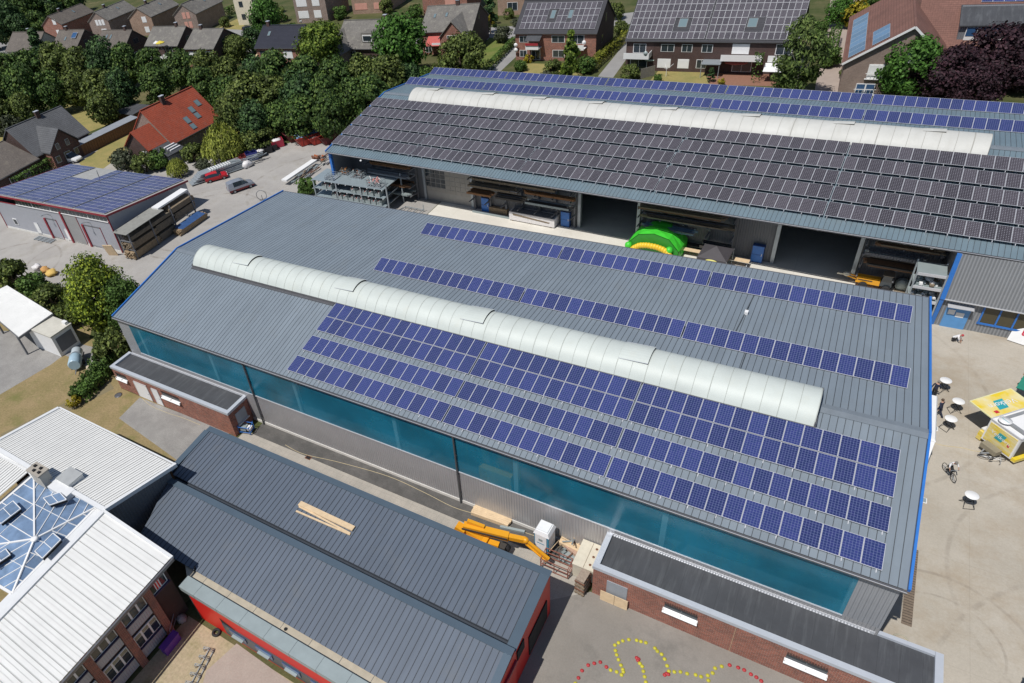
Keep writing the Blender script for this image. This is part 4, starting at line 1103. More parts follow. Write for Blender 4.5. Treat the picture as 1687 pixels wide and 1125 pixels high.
std = lambda L: [('F', .9, .9, 1.6, 1.3), ('F', L * .42, .3, 1.8, 2.0), ('F', L * .72, .9, 1.5, 1.3)]
up = lambda L: [('F', .8, 3.4, 1.6, 1.3), ('F', L * .55, 3.2, 1.8, 1.6)]
FR = 'front row of houses beyond the tree belt'; BR = 'gable fronted houses of the back row'
house('row_house', 'cream walled house with white balcony at the left end of the front row', (-161.5, 76.0), 4.0, 15.0, 5.2, 5.0, 9.2, m_cream, m_tilebrn, [('F', 8.4, 2.3, 1.1, 2, 's'), ('F', 10.4, 2.3, 1.1, 2, 's'), ('F', 12.4, 2.3, 1.1, 2, 's'), ('F', 7.8, 1.6, 6.4, 1.0, 'b'), ('L', 3, 2.5, 1, 1.2), ('L', 6, 2.5, 1, 1.2)], (8, .97), group=FR)
house('row_house', 'brick house with a blue solar collector on its grey tiled roof', (-142.0, 78.8), 4.0, 11.2, 5.5, 5.0, 9.1, m_brickd, m_tilebrn, [('F', 1, 1.0, 2.6, 2.0), ('F', 5, 1.0, 2.4, 2.0), ('F', .6, .1, 9.4, 1.0, 'b'), ('R', 4, 5.2, 1.2, 1.3, 'd'), ('R', 5.5, 2.2, 1.3, 1.6, 'd')], (3.4, 1.0), [(4.6, .55, .7, 1.3)], group=FR)
mb = MB().box((8.3, 3.6, 8.0), (2.0, 1.9, .1), m_alu, rx=math.atan(4.1 / 5.5)).box((8.3, 3.57, 8.05), (1.85, 1.75, .08), m_glassb, rx=math.atan(4.1 / 5.5))
def at_house(A, yaw, p): return Matrix.Translation((A[0], A[1], 0)) @ Matrix.Rotation(math.radians(yaw), 4, 'Z') @ Vector(p)
o = mb.build('solar_collector', None, (-142.0, 78.8, .03), math.radians(4)); tag(o, 'square blue solar collector alone on a grey house roof', 'solar collector')
house('row_house', 'dark gabled brick house with two pale roof windows behind the belt trees', (-124.6, 81.6), 3.7, 12.1, 4.7, 5.0, 8.6, m_brickd, m_tilebrn, [('F', 6, 2.6, 1.8, 1.6), ('F', 9, .1, 3, 2.2), ('R', 4, 5.0, 1.8, 1.3, 'd'), ('R', 3, 1.2, 2.2, 1.8)], (9.4, 1.0), [(3.0, .62, .6, 1.4), (4.7, .62, .6, 1.4)], group=FR)
house('row_house', 'grey tiled house with white and yellow parasols on its balcony', (-107.3, 85.0), 3.4, 12.5, 5.1, 5.0, 8.6, m_brickd, m_tilegrey, [('F', 1, 2.4, 2.2, 2), ('F', 7.4, 3.2, 2.4, 1.4), ('F', .4, 1.7, 6.2, 1.0, 'b'), ('F', 7, 1.9, 3.4, 1.1, 'b'), ('R', 4, 5, 1.2, 1.2, 'd')], (9.0, 1.0), group=FR)
house('row_house', 'grey tiled house with red brick balcony walls and closed white shutters', (-90.0, 83.3), 4.7, 10.3, 5.7, 5.0, 8.4, m_brick, m_tilegrey, [('F', 1.2, 2.6, 2.6, 1.6, 's'), ('F', 6.3, 2.6, 3.0, 1.7, 's'), ('F', 5.6, 1.4, 4.2, 1.0, 'b'), ('R', 4, 5, 1.2, 1.2, 'd')], (2.7, 1.0), wall2=m_brickd, group=FR)
house('row_house', 'house with black glazed roof and satellite dish beside the round ash tree', (-67.3, 85.7), 3.7, 12.9, 5.3, 5.0, 8.8, m_brick, m_tileblk, [('F', 1.3, 2.7, 1.6, 1.5, 'd'), ('F', 4.4, 2.4, 2.2, 2.0), ('F', 8.4, 2.6, 2.6, 1.6, 's'), ('F', .6, 1.6, 6.4, 1.0, 'b'), ('F', 8.6, .3, 1.4, 1.0, 's')], (1.7, 1.0), [(3.0, .62, .8, 1.3)], group=FR)
house('row_house', 'dark brick house with hipped grey roof and dormer between two big trees', (-44.5, 88.0), 4, 15.0, 6.0, 4.6, 9.2, m_brickd, m_tilegrey, [('F', 1, .6, 1.6, 1.8), ('F', 4, 2.8, 1.4, 1.2), ('F', 9, .8, 1.8, 1.8), ('F', 12, 2.4, 2, 1.4)], (11, 1.0), group=FR,
      extra=lambda h: [MB().hexa([(-3, -4.2, 4.4), (4.4, -4.2, 4.4), (4.4, 3.8, 4.4), (-3, 3.8, 4.4)], [(.69, -2.0, 8.0), (.71, -2.0, 8.0), (.71, 5.6, 8.0), (.69, 5.6, 8.0)], m_tilegrey).build('wing_roof', h), MB().bx(-2.6, 4.0, -3.8, 4, 0, 4.45, m_brickp).build('wing_wall', h), MB().bx(-1.6, .4, -3.86, -3.8, .8, 2.2, m_white).bx(-1.5, .3, -3.88, -3.85, .88, 2.12, m_glass).build('wing_window', h),
                       MB().bx(7, 10, 1.2, 4.4, 5.2, 7.6, m_tilegrey).bx(7.3, 9.7, 1.1, 1.2, 5.8, 7.2, m_white).bx(7.5, 9.5, 1.06, 1.1, 6.0, 7.0, m_glass).build('dormer', h)])
def cross(h):
    # gabled wing in front of the right half, its ridge square to the main ridge
    x0, x1, xm, y0 = 5.6, 12.2, 8.9, -3.2
    mb = MB(); z0, z1 = 4.4, 7.9
    for (a, b) in ((x0, xm), (x1, xm)):
        mb.hexa([(a, y0, z0 - .2), (a, 3.6, z0 - .2), (b, 4.8, z1 - .2), (b, y0, z1 - .2)], [(a, y0, z0), (a, 3.6, z0), (b, 4.8, z1), (b, y0, z1)], m_tilegrey)
    mb.build('wing_roof', h)
    mb = MB().face([(x0 + .3, y0 + .3, 0), (x1 - .3, y0 + .3, 0), (x1 - .3, y0 + .3, z0 - .1), (xm, y0 + .3, z1 - .3), (x0 + .3, y0 + .3, z0 - .1)], m_brick).bx(x1 - .35, x1 - .3, y0 + .3, 1, 0, z0, m_brickd).bx(x0 + .3, x0 + .35, y0 + .3, 1, 0, z0, m_brickd); mb.build('wing_wall', h)
    mb = MB().bx(7.6, 10.2, y0 + .22, y0 + .3, 4.3, 4.9, m_white).bx(7.7, 10.1, y0 + .2, y0 + .24, 4.36, 4.84, m_glass); mb.build('wing_window', h)
    mb = MB().bx(3.6, 6.2, -2.2, -.2, 2.5, 2.6, m_white).bx(3.6, 6.2, -2.2, -2.1, 2.6, 3.2, m_white); mb.build('balcony', h)
    mb = MB().hexa([(2.0, -2.4, 2.6), (5.4, -2.4, 2.6), (5.4, .2, 4.0), (2.0, .2, 4.0)], [(2.0, -2.4, 2.66), (5.4, -2.4, 2.66), (5.4, .2, 4.06), (2.0, .2, 4.06)], plain('red_awning_cloth', (.45, .10, .085), .8)); mb.build('awning', h)
house('gable_house', 'grey tiled house with front gable wing and red awning beside the lawn', (-28.6, 99.8), 9.5, 12.6, 6.6, 5.0, 9.0, m_brick, m_tilegrey, [('F', 1, .6, 1.4, 1.6), ('R', 5.6, 6.0, .7, 1.3, 'd')], (7.4, 1.0), [(2.6, .6, .6, 1.2), (5.4, .62, .6, 1.2)], wall2=m_brickd, extra=cross)

def roof_frame(A, yaw, x, y, ze, hd, zr):
    a = math.atan((zr - ze) / hd); M = Matrix.Rotation(math.radians(yaw), 3, 'Z')
    p = Vector((A[0], A[1], 0)) + M @ Vector((x, y, ze + y * math.tan(a)))
    return frame(p, M @ Vector((1, 0, 0)), M @ Vector((0, math.cos(a), math.sin(a))))
def p9(h):
    MB().bx(3.2, 6.0, -1.6, .3, 2.7, 2.85, m_white).bx(3.2, 6.0, -1.6, -1.52, 2.85, 3.7, m_white).build('balcony', h)
    MB().hexa([(3.0, -1.5, 4.35), (6.2, -1.5, 4.35), (6.2, .2, 5.1), (3.0, .2, 5.1)], [(3.0, -1.5, 4.4), (6.2, -1.5, 4.4), (6.2, .2, 5.15), (3.0, .2, 5.15)], m_memb).build('balcony_roof', h)
    MB().bx(3.25, 5.95, -1.75, -1.55, 3.55, 3.95, plain('red_geraniums', (.30, .02, .03), .9, 0, .5, 9)).build('flower_box', h)
    MB().bx(11.6, 15.4, -1.6, .3, 2.7, 2.85, m_white).bx(11.6, 15.4, -1.6, -1.52, 2.85, 3.7, m_white).build('balcony', h)
    for x, z in ((.5, 3.2), (.5, 2.2), (15.0, 3.8)): MB().lathe((x, -.35, z), [(0, .0), (.3, .06), (.42, .18)], m_white, 14, 'y').build('satellite_dish', h)
A9 = (-4.7, 98.2)
house('solar_house', 'brick house with a dark solar roof around two roof windows', A9, 1.8, 17.5, 6.4, 5.5, 10.3, m_brick, m_tiledk, [('F', 1.2, 3.7, 1.8, 1.1), ('F', 1.2, .8, 1.5, 1.2), ('F', 3.8, .2, 1.8, 2.1), ('F', 8.2, 3.7, 2.6, 1.2), ('F', 8.4, .8, 2.4, 1.3), ('F', 12.2, 3.5, 2.6, 1.5), ('R', 4, 2.6, .7, 1.4, 'd'), ('R', 6, 6.2, .7, 1.4, 'd')], None, [(7.3, .55, 1.0, 2.0), (10.95, .55, .9, 2.0)], wall2=m_brickd, extra=p9)
pm9 = panel_mesh(1.05, 1.55, m_celld, 6, 9)
def field(label, A, yaw, x0, y0, ze, hd, zr, cols, rows, pw, ph, me, holes=()):
    r = thing('solar_array', label, 'solar array', group='solar roofs of the houses', m4=roof_frame(A, yaw, x0, y0, ze, hd, zr))
    for j in range(rows):
        for i in range(cols):
            if (i, j) in holes: continue
            o = bpy.data.objects.new('solar_panel', me); COL.objects.link(o); link_child(o, r); o.location = (i * pw, j * (ph + .02), .1)
    mb = MB()
    for j in range(rows):
        for i in range(cols):
            if (i, j) not in holes:
                for f in (.25, .75): mb.bx(i * pw, (i + 1) * pw, j * (ph + .02) + ph * f - .02, j * (ph + .02) + ph * f + .02, .02, .1, m_alu)
    mb.build('mounting_frame', r)
field('dark solar array round two roof windows of a brick house', A9, 1.8, 1.0, .75, 5.5, 6.4, 10.3, 15, 4, 1.05, 1.55, pm9, {(i, j) for i in (5, 6, 9) for j in (1, 2)} | {(5, 3)} - {(5, 3)})
def p10(h):
    MB().bx(.4, 5.0, -1.9, .3, 2.75, 2.9, m_white).bx(.4, 5.0, -1.9, -1.8, 2.9, 3.8, m_white).bx(4.9, 5.0, -1.8, .3, 2.9, 3.8, m_white).build('balcony', h)
    MB().bx(17.2, 23.6, -1.9, .3, 2.75, 2.9, m_white).bx(17.2, 23.6, -1.9, -1.8, 2.9, 3.8, m_white).build('balcony', h)
    MB().bx(24.6, 28.2, -1.9, .3, 2.75, 2.9, m_white).bx(24.6, 28.2, -1.9, -1.8, 2.9, 3.8, m_white).build('balcony', h)
    MB().hexa([(24.4, -4.2, 1.9), (28.2, -4.2, 1.9), (28.2, -1.9, 2.6), (24.4, -1.9, 2.6)], [(24.4, -4.2, 1.95), (28.2, -4.2, 1.95), (28.2, -1.9, 2.65), (24.4, -1.9, 2.65)], m_white).build('awning', h)
    MB().bx(14.2, 17.4, -2.6, .2, 2.3, 2.4, m_steel).bx(14.3, 14.4, -2.5, -2.4, 0, 2.3, m_steel).bx(17.2, 17.3, -2.5, -2.4, 0, 2.3, m_steel).build('terrace_roof', h)
    MB().lathe((4.4, -2.05, 3.8), [(0, .0), (.3, .06), (.42, .18)], m_zinc, 14, 'y').build('satellite_dish', h)
A10 = (19.6, 94.3)
house('solar_house', 'wide dark red brick house whose roof is one sheet of dark solar panels', A10, .9, 28.4, 7.0, 5.5, 11.0, m_brickd, m_tiledk, [('F', 1.6, 3.3, 2.2, 1.5), ('F', 6.6, 3.6, 2.2, 1.2), ('F', 10.2, 3.6, 1.7, 1.2), ('F', 13.6, 3.6, 1.7, 1.2), ('F', 18.6, 3.4, 2.6, 1.6, 's'), ('F', 25.4, 3.4, 2.4, 1.6), ('F', 6.2, .7, 2.2, 1.5, 's'), ('F', 9.8, .7, 1.8, 1.5, 's'), ('F', 13.0, .8, 1.6, 1.4), ('F', 19, .4, 3, 2), ('F', 1.2, .4, 3, 2)], None, [(9.4, .41, 1.5, 1.8), (20.8, .41, 1.5, 1.8)], wall2=m_brickd, extra=p10)
pm10 = panel_mesh(.94, 1.42, m_celld, 6, 9)
hl = {(i, 1) for i in (8, 9, 10)} | {(i, 2) for i in (8, 9, 10)}
field('dark solar array on the left half of the wide house roof', A10, .9, .25, .3, 5.5, 7.0, 11.0, 14, 6, .965, 1.42, pm10, hl)
field('dark solar array on the right half of the wide house roof', A10, .9, .25 + 14 * .965 + .3, .3, 5.5, 7.0, 11.0, 15, 6, .965, 1.42, pm10, {(i, 1) for i in (6, 7, 8)} | {(i, 2) for i in (6, 7, 8)})
m_cellt = cells('blue_collector_cells', (.075, .15, .27), (.085, .17, .30), (.16, .25, .36), 1, 12, 0, .06)
# big brown house at the right: gable front and a long roof behind it
big_A = (55.3, 86.4)
hb = thing('brown_house', 'large brick house with red brown tiled roofs, a gable front and a dark dormer', 'house', (55.3, 86.4, 0), math.radians(3))
mb = MB()
GZ, GW, RZ = 5.2, 13.2, 10.2
pk = (7.9, RZ)
mb.face([(.4, .4, 0), (GW - .4, .4, 0), (GW - .4, .4, GZ + .2), (pk[0], .4, RZ - .25), (.4, .4, GZ + .1)], m_brickp)
mb.face([(.4, .4, 0), (.4, 24, 0), (.4, 24, GZ), (.4, .4, GZ)], m_brickp); mb.face([(GW - .4, .4, 0), (GW - .4, 9, 0), (GW - .4, 9, GZ), (GW - .4, .4, GZ)], m_brickp)
mb.face([(GW - .4, 8.6, 0), (44, 8.6, 0), (44, 8.6, 4.6), (GW - .4, 8.6, 4.6)], m_brickp); mb.build('wall', hb)
mb = MB()
for a, z in ((0, GZ - .35), (GW, GZ - .1)):
    mb.hexa([(a, 0, z - .2), (a, 26, z - .2), (pk[0], 26, RZ - .2), (pk[0], 0, RZ - .2)], [(a, 0, z), (a, 26, z), (pk[0], 26, RZ), (pk[0], 0, RZ)], m_tilemar)
mb.bar((pk[0], 0, RZ + .03), (pk[0], 26, RZ + .03), .3, .1, m_tilemar); mb.build('gable_roof', hb)
mb = MB().hexa([(9, 8.0, 4.3), (46, 8.0, 4.3), (46, 17.8, 11.3), (9, 17.8, 11.3)], [(9, 8.0, 4.5), (46, 8.0, 4.5), (46, 17.8, 11.5), (9, 17.8, 11.5)], m_tilemar); mr = mb.build('main_roof', hb)
mb = MB().bx(13.1, 46, 7.85, 7.98, 4.3, 4.45, m_gutter); mb.build('gutter', mr)
mb = MB().bar((0, -.06, GZ - .45), (pk[0], -.06, RZ - .1), .1, .28, m_white, up=(0, 0, 1)).bar((pk[0], -.06, RZ - .1), (GW, -.06, GZ - .2), .1, .28, m_white); mb.build('barge_board', hb)
for x0, z0, w, hh in ((8.0, 5.1, 2.3, 2.0), (3.6, 2.6, 2.5, 2.1), (2.6, .2, 2.5, 1.6)):
    mb = MB().bx(x0, x0 + w, .3, .4, z0, z0 + hh, m_white); f = mb.build('window', hb)
    for k in range(2):
        mb = MB().bx(x0 + .1 + k * w / 2, x0 + (k + 1) * w / 2 - .1, .26, .31, z0 + .1, z0 + hh - .1, m_white if (x0 == 3.6) else m_glassb); mb.build('pane' if x0 != 3.6 else 'roller_shutter', f)
    mb = MB().bx(x0 - .2, x0 + w + .2, .0, .06, z0 + .75, z0 + .85, m_white).bx(x0 - .2, x0 + w + .2, .0, .3, z0 - .1, z0, m_white)
    for k in range(6): mb.bx(x0 + k * w / 5 - .02, x0 + k * w / 5 + .02, .0, .05, z0, z0 + .8, m_white)
    mb.build('balcony_rail', f)
sl_ = 7.0 / 9.8
mb = MB(); dx0, dx1 = 14.3, 21.8; Y_ = 5.4
mb.hexa([(dx0, 4.2 + Y_, 5.2), (dx1, 4.2 + Y_, 5.2), (dx1, 8.6 + Y_, 8.0), (dx0, 8.6 + Y_, 8.0)], [(dx0, 4.3 + Y_, 7.6), (dx1, 4.3 + Y_, 7.6), (dx1, 8.6 + Y_, 9.4), (dx0, 8.6 + Y_, 9.4)], m_dwall)
mb.hexa([(dx0 - .2, 3.8 + Y_, 7.6), (dx1 + .2, 3.8 + Y_, 7.6), (dx1 + .2, 8.8 + Y_, 9.3), (dx0 - .2, 8.8 + Y_, 9.3)], [(dx0 - .2, 3.8 + Y_, 7.75), (dx1 + .2, 3.8 + Y_, 7.75), (dx1 + .2, 8.8 + Y_, 9.45), (dx0 - .2, 8.8 + Y_, 9.45)], m_memb); dm = mb.build('dormer', mr)
for k in range(4):
    x = dx0 + .8 + k * 1.55
    mb = MB().bx(x, x + 1.4, 4.05 + Y_, 4.2 + Y_, 5.6, 7.4, m_white); f = mb.build('window', dm); mb = MB().bx(x + .08, x + 1.32, 4.0 + Y_, 4.06 + Y_, 6.2, 7.35, m_glassb); mb.build('pane', f)
def hbm(p): return Matrix.Translation((55.3, 86.4, 0)) @ Matrix.Rotation(math.radians(3), 4, 'Z') @ Vector(p)
M3 = Matrix.Rotation(math.radians(3), 3, 'Z')
gs = (RZ - GZ + .35) / pk[0]
ax_ = M3 @ Vector((0, 1, 0)); up_ = M3 @ Vector((1, 0, gs)).normalized()
pmC = panel_mesh(2.3, 2.3, m_cellt, 12, 1)
for nm, y, u, nx, ny in (('large pale blue collector field near the gable verge', 1.0, .7, 9, 1), ('small pale blue collector field above the gable window', 1.0, 3.4, 3, 1)):
    p = hbm((u, y + nx * 2.3, GZ - .35 + u * gs)); 
    r = thing('solar_collector', nm, 'solar collector', group='blue collectors on the brown house', m4=frame(p, -ax_, up_))
    for i in range(nx):
        for j in range(ny):
            o = bpy.data.objects.new('collector_panel', pmC); COL.objects.link(o); link_child(o, r); o.location = (i * 2.3, j * 2.35, .1)
a_ = math.atan(sl_); upm = M3 @ Vector((0, math.cos(a_), math.sin(a_)))
pmD = panel_mesh(1.35, 2.0, m_cell, 6, 10)
for nm, x, y, nx, ny in (('blue solar array above the dark dormer', 16.5, 15.0, 12, 1), ('blue solar array right of the dark dormer', 22.6, 10.0, 6, 2)):
    r = thing('solar_array', nm + ' of the brown house', 'solar array', m4=frame(hbm((x, y, 4.5 + (y - 8.0) * sl_)), M3 @ Vector((1, 0, 0)), upm))
    for i in range(nx):
        for j in range(ny):
            o = bpy.data.objects.new('solar_panel', pmD); COL.objects.link(o); link_child(o, r); o.location = (i * 1.35, j * 2.04, .1)

# back row: narrow gables face the camera, long sides in shade
def gable_house(label, A, w, Ln, ze, rise, ang, mw, wins, mroof=None, group=BR):
    """A: left front corner; the ridge runs to the back"""
    a = math.radians(ang)
    return house('gable_house', label, (A[0] + w * math.cos(a), A[1] + w * math.sin(a)), ang + 90, Ln, w / 2, ze, ze + rise, mw, mroof or m_tilegrey, [('L', w - p - ww, z, ww, hh, st) for (p, z, ww, hh, st) in wins], (Ln * .35, 1.05), [(Ln * .6, .6, .7, 1.2)], group=group, wall2=mw)
gable_house('brick gable house at the far left of the back row', (-179.4, 101.2), 9.25, 16.7, 5.5, 2.9, 12, m_brick, [(5.6, 5.6, 1.2, 1.5, 's'), (5.6, 2.4, 1.2, 1.4, 's')], m_tilebrn)
gable_house('brown gable house with three white windows in a row', (-160.1, 106.0), 8.8, 15.2, 5.5, 2.9, 12, m_brickp, [(3.2, 4.2, .9, 1.6, 's'), (4.5, 4.2, .9, 1.6, 's'), (5.8, 4.2, .9, 1.6, 's'), (4.6, 1.4, 2.0, 1.6, 's')])
gable_house('orange brick gable house with two white windows one above the other', (-144.3, 110.0), 9.5, 15.7, 5.5, 2.9, 12, m_brickt, [(5.4, 4.0, 1.6, 1.6, 's'), (5.4, 1.0, 1.6, 1.6, 's')])
gable_house('pale brown gable house with salmon shutters, last of the complete gables', (-126.5, 113.3), 8.9, 15.9, 5.5, 3.0, 12, m_brickp, [(3.6, 4.3, 1.1, 1.7, 'o'), (5.2, 4.3, 1.1, 1.7, 'o'), (3.6, 1.6, 1.1, 1.7, 'o'), (5.2, 1.6, 1.1, 1.7, 'o')])
b0 = G(392, 42); b1 = G(413, 41)
gable_house('cream rendered house with small dark windows by the parked black car', (b0.x, b0.y), (b1 - b0).length + 2.5, 12, 7.6, 3.5, 10, m_cream, [(2.2, 5.2, 1.3, 1.5, 'd'), (2.2, 1.6, 1.3, 1.5, 'd')])
b0 = G(488, 39); b1 = G(523, 30)
gable_house('brown brick house with four closed white shutters', (b0.x, b0.y), 11.5, 14, 7.0, 4.0, 8, m_brickp, [(1.4, 4.6, 3.4, 1.9, 's'), (6.8, 4.6, 2.3, 1.9, 's'), (1.4, 1.4, 3.4, 1.9, 's'), (6.8, 1.4, 2.3, 1.9, 's')])
b0 = G(580, 24)
gable_house('tan brick house with two large salmon shutters', (b0.x, b0.y), 12.0, 14, 7.0, 4.0, 8, m_brickt, [(1.3, 4.4, 4.0, 2.2, 'o'), (7.6, 4.4, 2.8, 2.2, 'o'), (1.3, 1.2, 4.0, 1.6, 'o'), (7.6, 1.2, 2.8, 1.6, 'o')])
b0 = G(696, 27)
gable_house('bright red brick house rising behind the grey tiled gable house', (b0.x, b0.y), 13.5, 12, 7.0, 4.0, 8, m_brick, [(7.0, 2.6, 2.8, 2.6, 'o')])
b0 = G(818, 26)
gable_house('beige house with one roller shutter behind the conifers', (b0.x, b0.y), 12, 12, 7.0, 4.0, 6, m_brickt, [(3.0, 1.2, 2.6, 1.8, 'w')])
for (u, v, nm) in ((30, 8, 'half hidden in the dark wood'), (170, 2, 'at the top edge beside the pale roof'), (262, -4, 'at the top edge behind the orange brick gable'), (345, -10, 'at the top edge behind the pale brown gable')):
    b0 = G(u, v - 8)
    gable_house('far grey roofed house ' + nm, (b0.x, b0.y), 10, 14, 5.5, 4, 12, m_brickp, [(3, 3, 1.4, 1.4, 's')])
# red roofed house and the two dark roofed houses at the left
def pr(h):
    m = MB(); a = math.atan(5.7 / 5.9)
    m.hexa([(-4.4, 1.4, 3.0), (.1, 1.4, 3.0), (.1, 4.9, 6.2), (-4.4, 4.9, 6.2)], [(-4.4, 1.4, 3.2), (.1, 1.4, 3.2), (.1, 4.9, 6.4), (-4.4, 4.9, 6.4)], m_tilered)
    m.hexa([(-4.4, 8.6, 3.0), (.1, 8.6, 3.0), (.1, 4.9, 6.2), (-4.4, 4.9, 6.2)], [(-4.4, 8.6, 3.2), (.1, 8.6, 3.2), (.1, 4.9, 6.4), (-4.4, 4.9, 6.4)], m_tilered); m.build('lower_roof', h)
    MB().face([(-4.0, 1.7, 0), (-4.0, 8.3, 0), (-4.0, 8.3, 3.1), (-4.0, 4.9, 6.0), (-4.0, 1.7, 3.1)], m_brickd).bx(-4.0, 0, 1.7, 1.75, 0, 3.2, m_dwall).build('lower_wall', h)
    MB().bx(-4.1, -4.0, 2.6, 3.9, .8, 2.8, m_white).build('gable_window', h)
    m = MB().hexa([(-3.6, -2.6, 2.1), (.6, -2.6, 2.1), (.6, 1.5, 3.0), (-3.6, 1.5, 3.0)], [(-3.6, -2.6, 2.3), (.6, -2.6, 2.3), (.6, 1.5, 3.2), (-3.6, 1.5, 3.2)], m_memb); m.bx(-3.4, .4, -2.3, 1.5, 0, 2.1, m_dwall)
    ft = m.build('flat_extension', h)
    for k in range(3): MB().box((-.9 - 0 * k, -1.6 + k * .75, 2.62 + .16 * k), (2.4, .32, .18), m_white).build('light_strip', ft)
house('red_roof_house', 'house with a big bright red tiled roof beside the weeping willow', (-44.6, 36.9), 89.2, 13.2, 6.2, 2.8, 8.6, m_brickp, m_tilered, [('F', 8.5, .4, 1.5, 1.8)], (5.2, .93), [(6.4, .33, 1.1, 1.5), (6.4, .14, 1.1, 1.2), (9.0, .5, 1.1, 1.4), (9.0, .32, 1.1, 1.3), (11.2, .58, 1.1, 1.4)], extra=pr, cat='house')
def pl(h):
    m = MB(); x0, x1, xm, y0 = 1.6, 8.6, 5.2, -2.6
    for (a, b) in ((x0, xm), (x1, xm)):
        m.hexa([(a, y0, 3.1), (a, 3, 3.1), (b, 4.6, 6.6), (b, y0, 6.6)], [(a, y0, 3.3), (a, 3, 3.3), (b, 4.6, 6.8), (b, y0, 6.8)], m_tileslt)
    m.build('wing_roof', h)
    MB().face([(x0 + .3, y0 + .4, 0), (x1 - .3, y0 + .4, 0), (x1 - .3, y0 + .4, 3.2), (xm, y0 + .4, 6.5), (x0 + .3, y0 + .4, 3.2)], m_brickd).bx(x0 + .3, x0 + .35, y0 + .4, 1, 0, 3.2, m_brick).build('wing_wall', h)
    for a, z, w, hh in ((2.4, .9, 1.0, 1.3), (4.4, .2, 1.3, 2.1), (6.6, 1.0, .9, 1.2), (3.4, 3.2, .8, 1.2), (5.6, 3.2, .8, 1.2)):
        q = MB().bx(a, a + w, y0 + .33, y0 + .41, z, z + hh, m_zinc).build('wing_window', h); MB().bx(a + .1, a + w - .1, y0 + .3, y0 + .34, z + .1, z + hh - .1, m_glass).build('pane', q)
house('brick_gable_house', 'dark roofed brick house with a gabled wing in front of the dry lawn', (-69.6, 24.5), 89.5, 12.6, 6.3, 3.0, 7.9, m_brickd, m_tileslt, [('L', 2.4, .6, .9, 1.4, 's'), ('L', 4.2, .6, .9, 1.4, 's'), ('L', 6, .6, .9, 1.4, 's')], (7.0, .96), extra=pl, cat='house')
house('hipped_house', 'low grey tiled house at the left edge below the brick gable house', (-67.0, 10.5), 97, 14.2, 8.0, 2.8, 6.0, m_brickd, m_tilebrn, [('F', 7, .6, 1.4, 1.4), ('F', 10, .6, 1.4, 1.4)], None, cat='house')
# ------------------------------------------------------------------ trees and shrubs
m_bark = MT('bark', (.10, .075, .05), .9).soil(4, .3).done()
m_birchbark = MT('birch_bark', (.60, .57, .52), .8).soil(4, .35).done()
LEAF = dict(
    belt=leafmat('leaf_dark', (0.062, 0.116, 0.029), .5, (0.125, 0.153, 0.029)),
    beltb=leafmat('leaf_blue_dark', (0.047, 0.096, 0.034), .5, (0.078, 0.122, 0.031)),
    belto=leafmat('leaf_olive', (0.100, 0.137, 0.035), .5, (0.155, 0.170, 0.039)),
    lime=leafmat('leaf_fresh', (0.107, 0.170, 0.026), .45, (0.194, 0.211, 0.029)),
    maple=leafmat('leaf_maple', (0.064, 0.150, 0.026), .45, (0.074, 0.150, 0.023)),
    copper=leafmat('leaf_copper', (0.040, 0.021, 0.029), .5, (0.049, 0.018, 0.022)),
    willow=leafmat('leaf_willow', (0.228, 0.265, 0.047), .4, (0.328, 0.311, 0.055)),
    yew=leafmat('leaf_yew', (0.133, 0.195, 0.026), .5, (0.420, 0.442, 0.035)),
    gold=leafmat('leaf_gold', (.28, .24, .02), .4, (.38, .28, .02)),
    golden_hedge=leafmat('leaf_golden_hedge', (.15, .17, .02), .4, (.24, .22, .03)),
    hedge=leafmat('leaf_hedge', (0.073, 0.139, 0.029), .4, (0.114, 0.163, 0.033)),
    birch=leafmat('leaf_birch', (0.101, 0.155, 0.041), .5, (0.146, 0.164, 0.046)),
    grey=leafmat('leaf_grey_green', (0.083, 0.098, 0.057), .4, (0.120, 0.128, 0.075)))

def leaves(mb, pts, size, mat, r, droop=0.0, flat=.0):
    """a leaf-sized quad at each (point, outward) pair"""
    for p, o in pts:
        n = Vector((o.x + r.gauss(0, .55), o.y + r.gauss(0, .55), o.z + r.gauss(0, .55) + .15)).normalized()
        a = Vector((r.gauss(0, 1), r.gauss(0, 1), r.gauss(0, 1) - droop * 3)); a = (a - n * a.dot(n))
        if a.length < 1e-3: continue
        a.normalize(); b = n.cross(a); k = size * r.uniform(.6, 1.35); a *= k * (.62 + droop); b *= k * .45 * (1 - .45 * droop)
        mb.add([p - a, p + b - a * .1, p + a, p - b + a * .1], [(0, 1, 2, 3)], mat)

def crown_points(r, n, R, H, z0, form, nclump):
    """points spread through bumps on a crown of radius R and height H that starts at z0"""
    cl = []
    for _ in range(nclump):
        t = r.random(); a = r.uniform(0, 2 * PI)
        if form == 'cone': w = (1 - t) ** .85; h = t
        elif form == 'column': w = min(1, .75 + .6 * t) * (1 - max(0, t - .75) * 2.6); h = t
        else:
            c = r.uniform(-.85, 1); w = math.sqrt(1 - min(1, c * c)) ; h = (c + 1) / 2
            w = w * (1.0 if c < 0 else .96)
        d = math.sqrt(r.uniform(.4, 1.25))
        cl.append((Vector((w * d * R * .82 * math.cos(a), w * d * R * .82 * math.sin(a), z0 + h * H * .9 + H * .04)), R * r.uniform(.17, .42)))
    out = []; ctr = Vector((0, 0, z0 + H * .45))
    for i in range(n):
        c, cr = cl[i % nclump]
        v = Vector((r.gauss(0, 1), r.gauss(0, 1), r.gauss(0, 1))).normalized(); v.z *= .8
        q = c + v * cr * r.uniform(.7, 1.05)
        if q.z < z0 * .6: continue
        o = (v * .75 + (q - ctr).normalized() * .6)
        out.append((q, o))
    return out

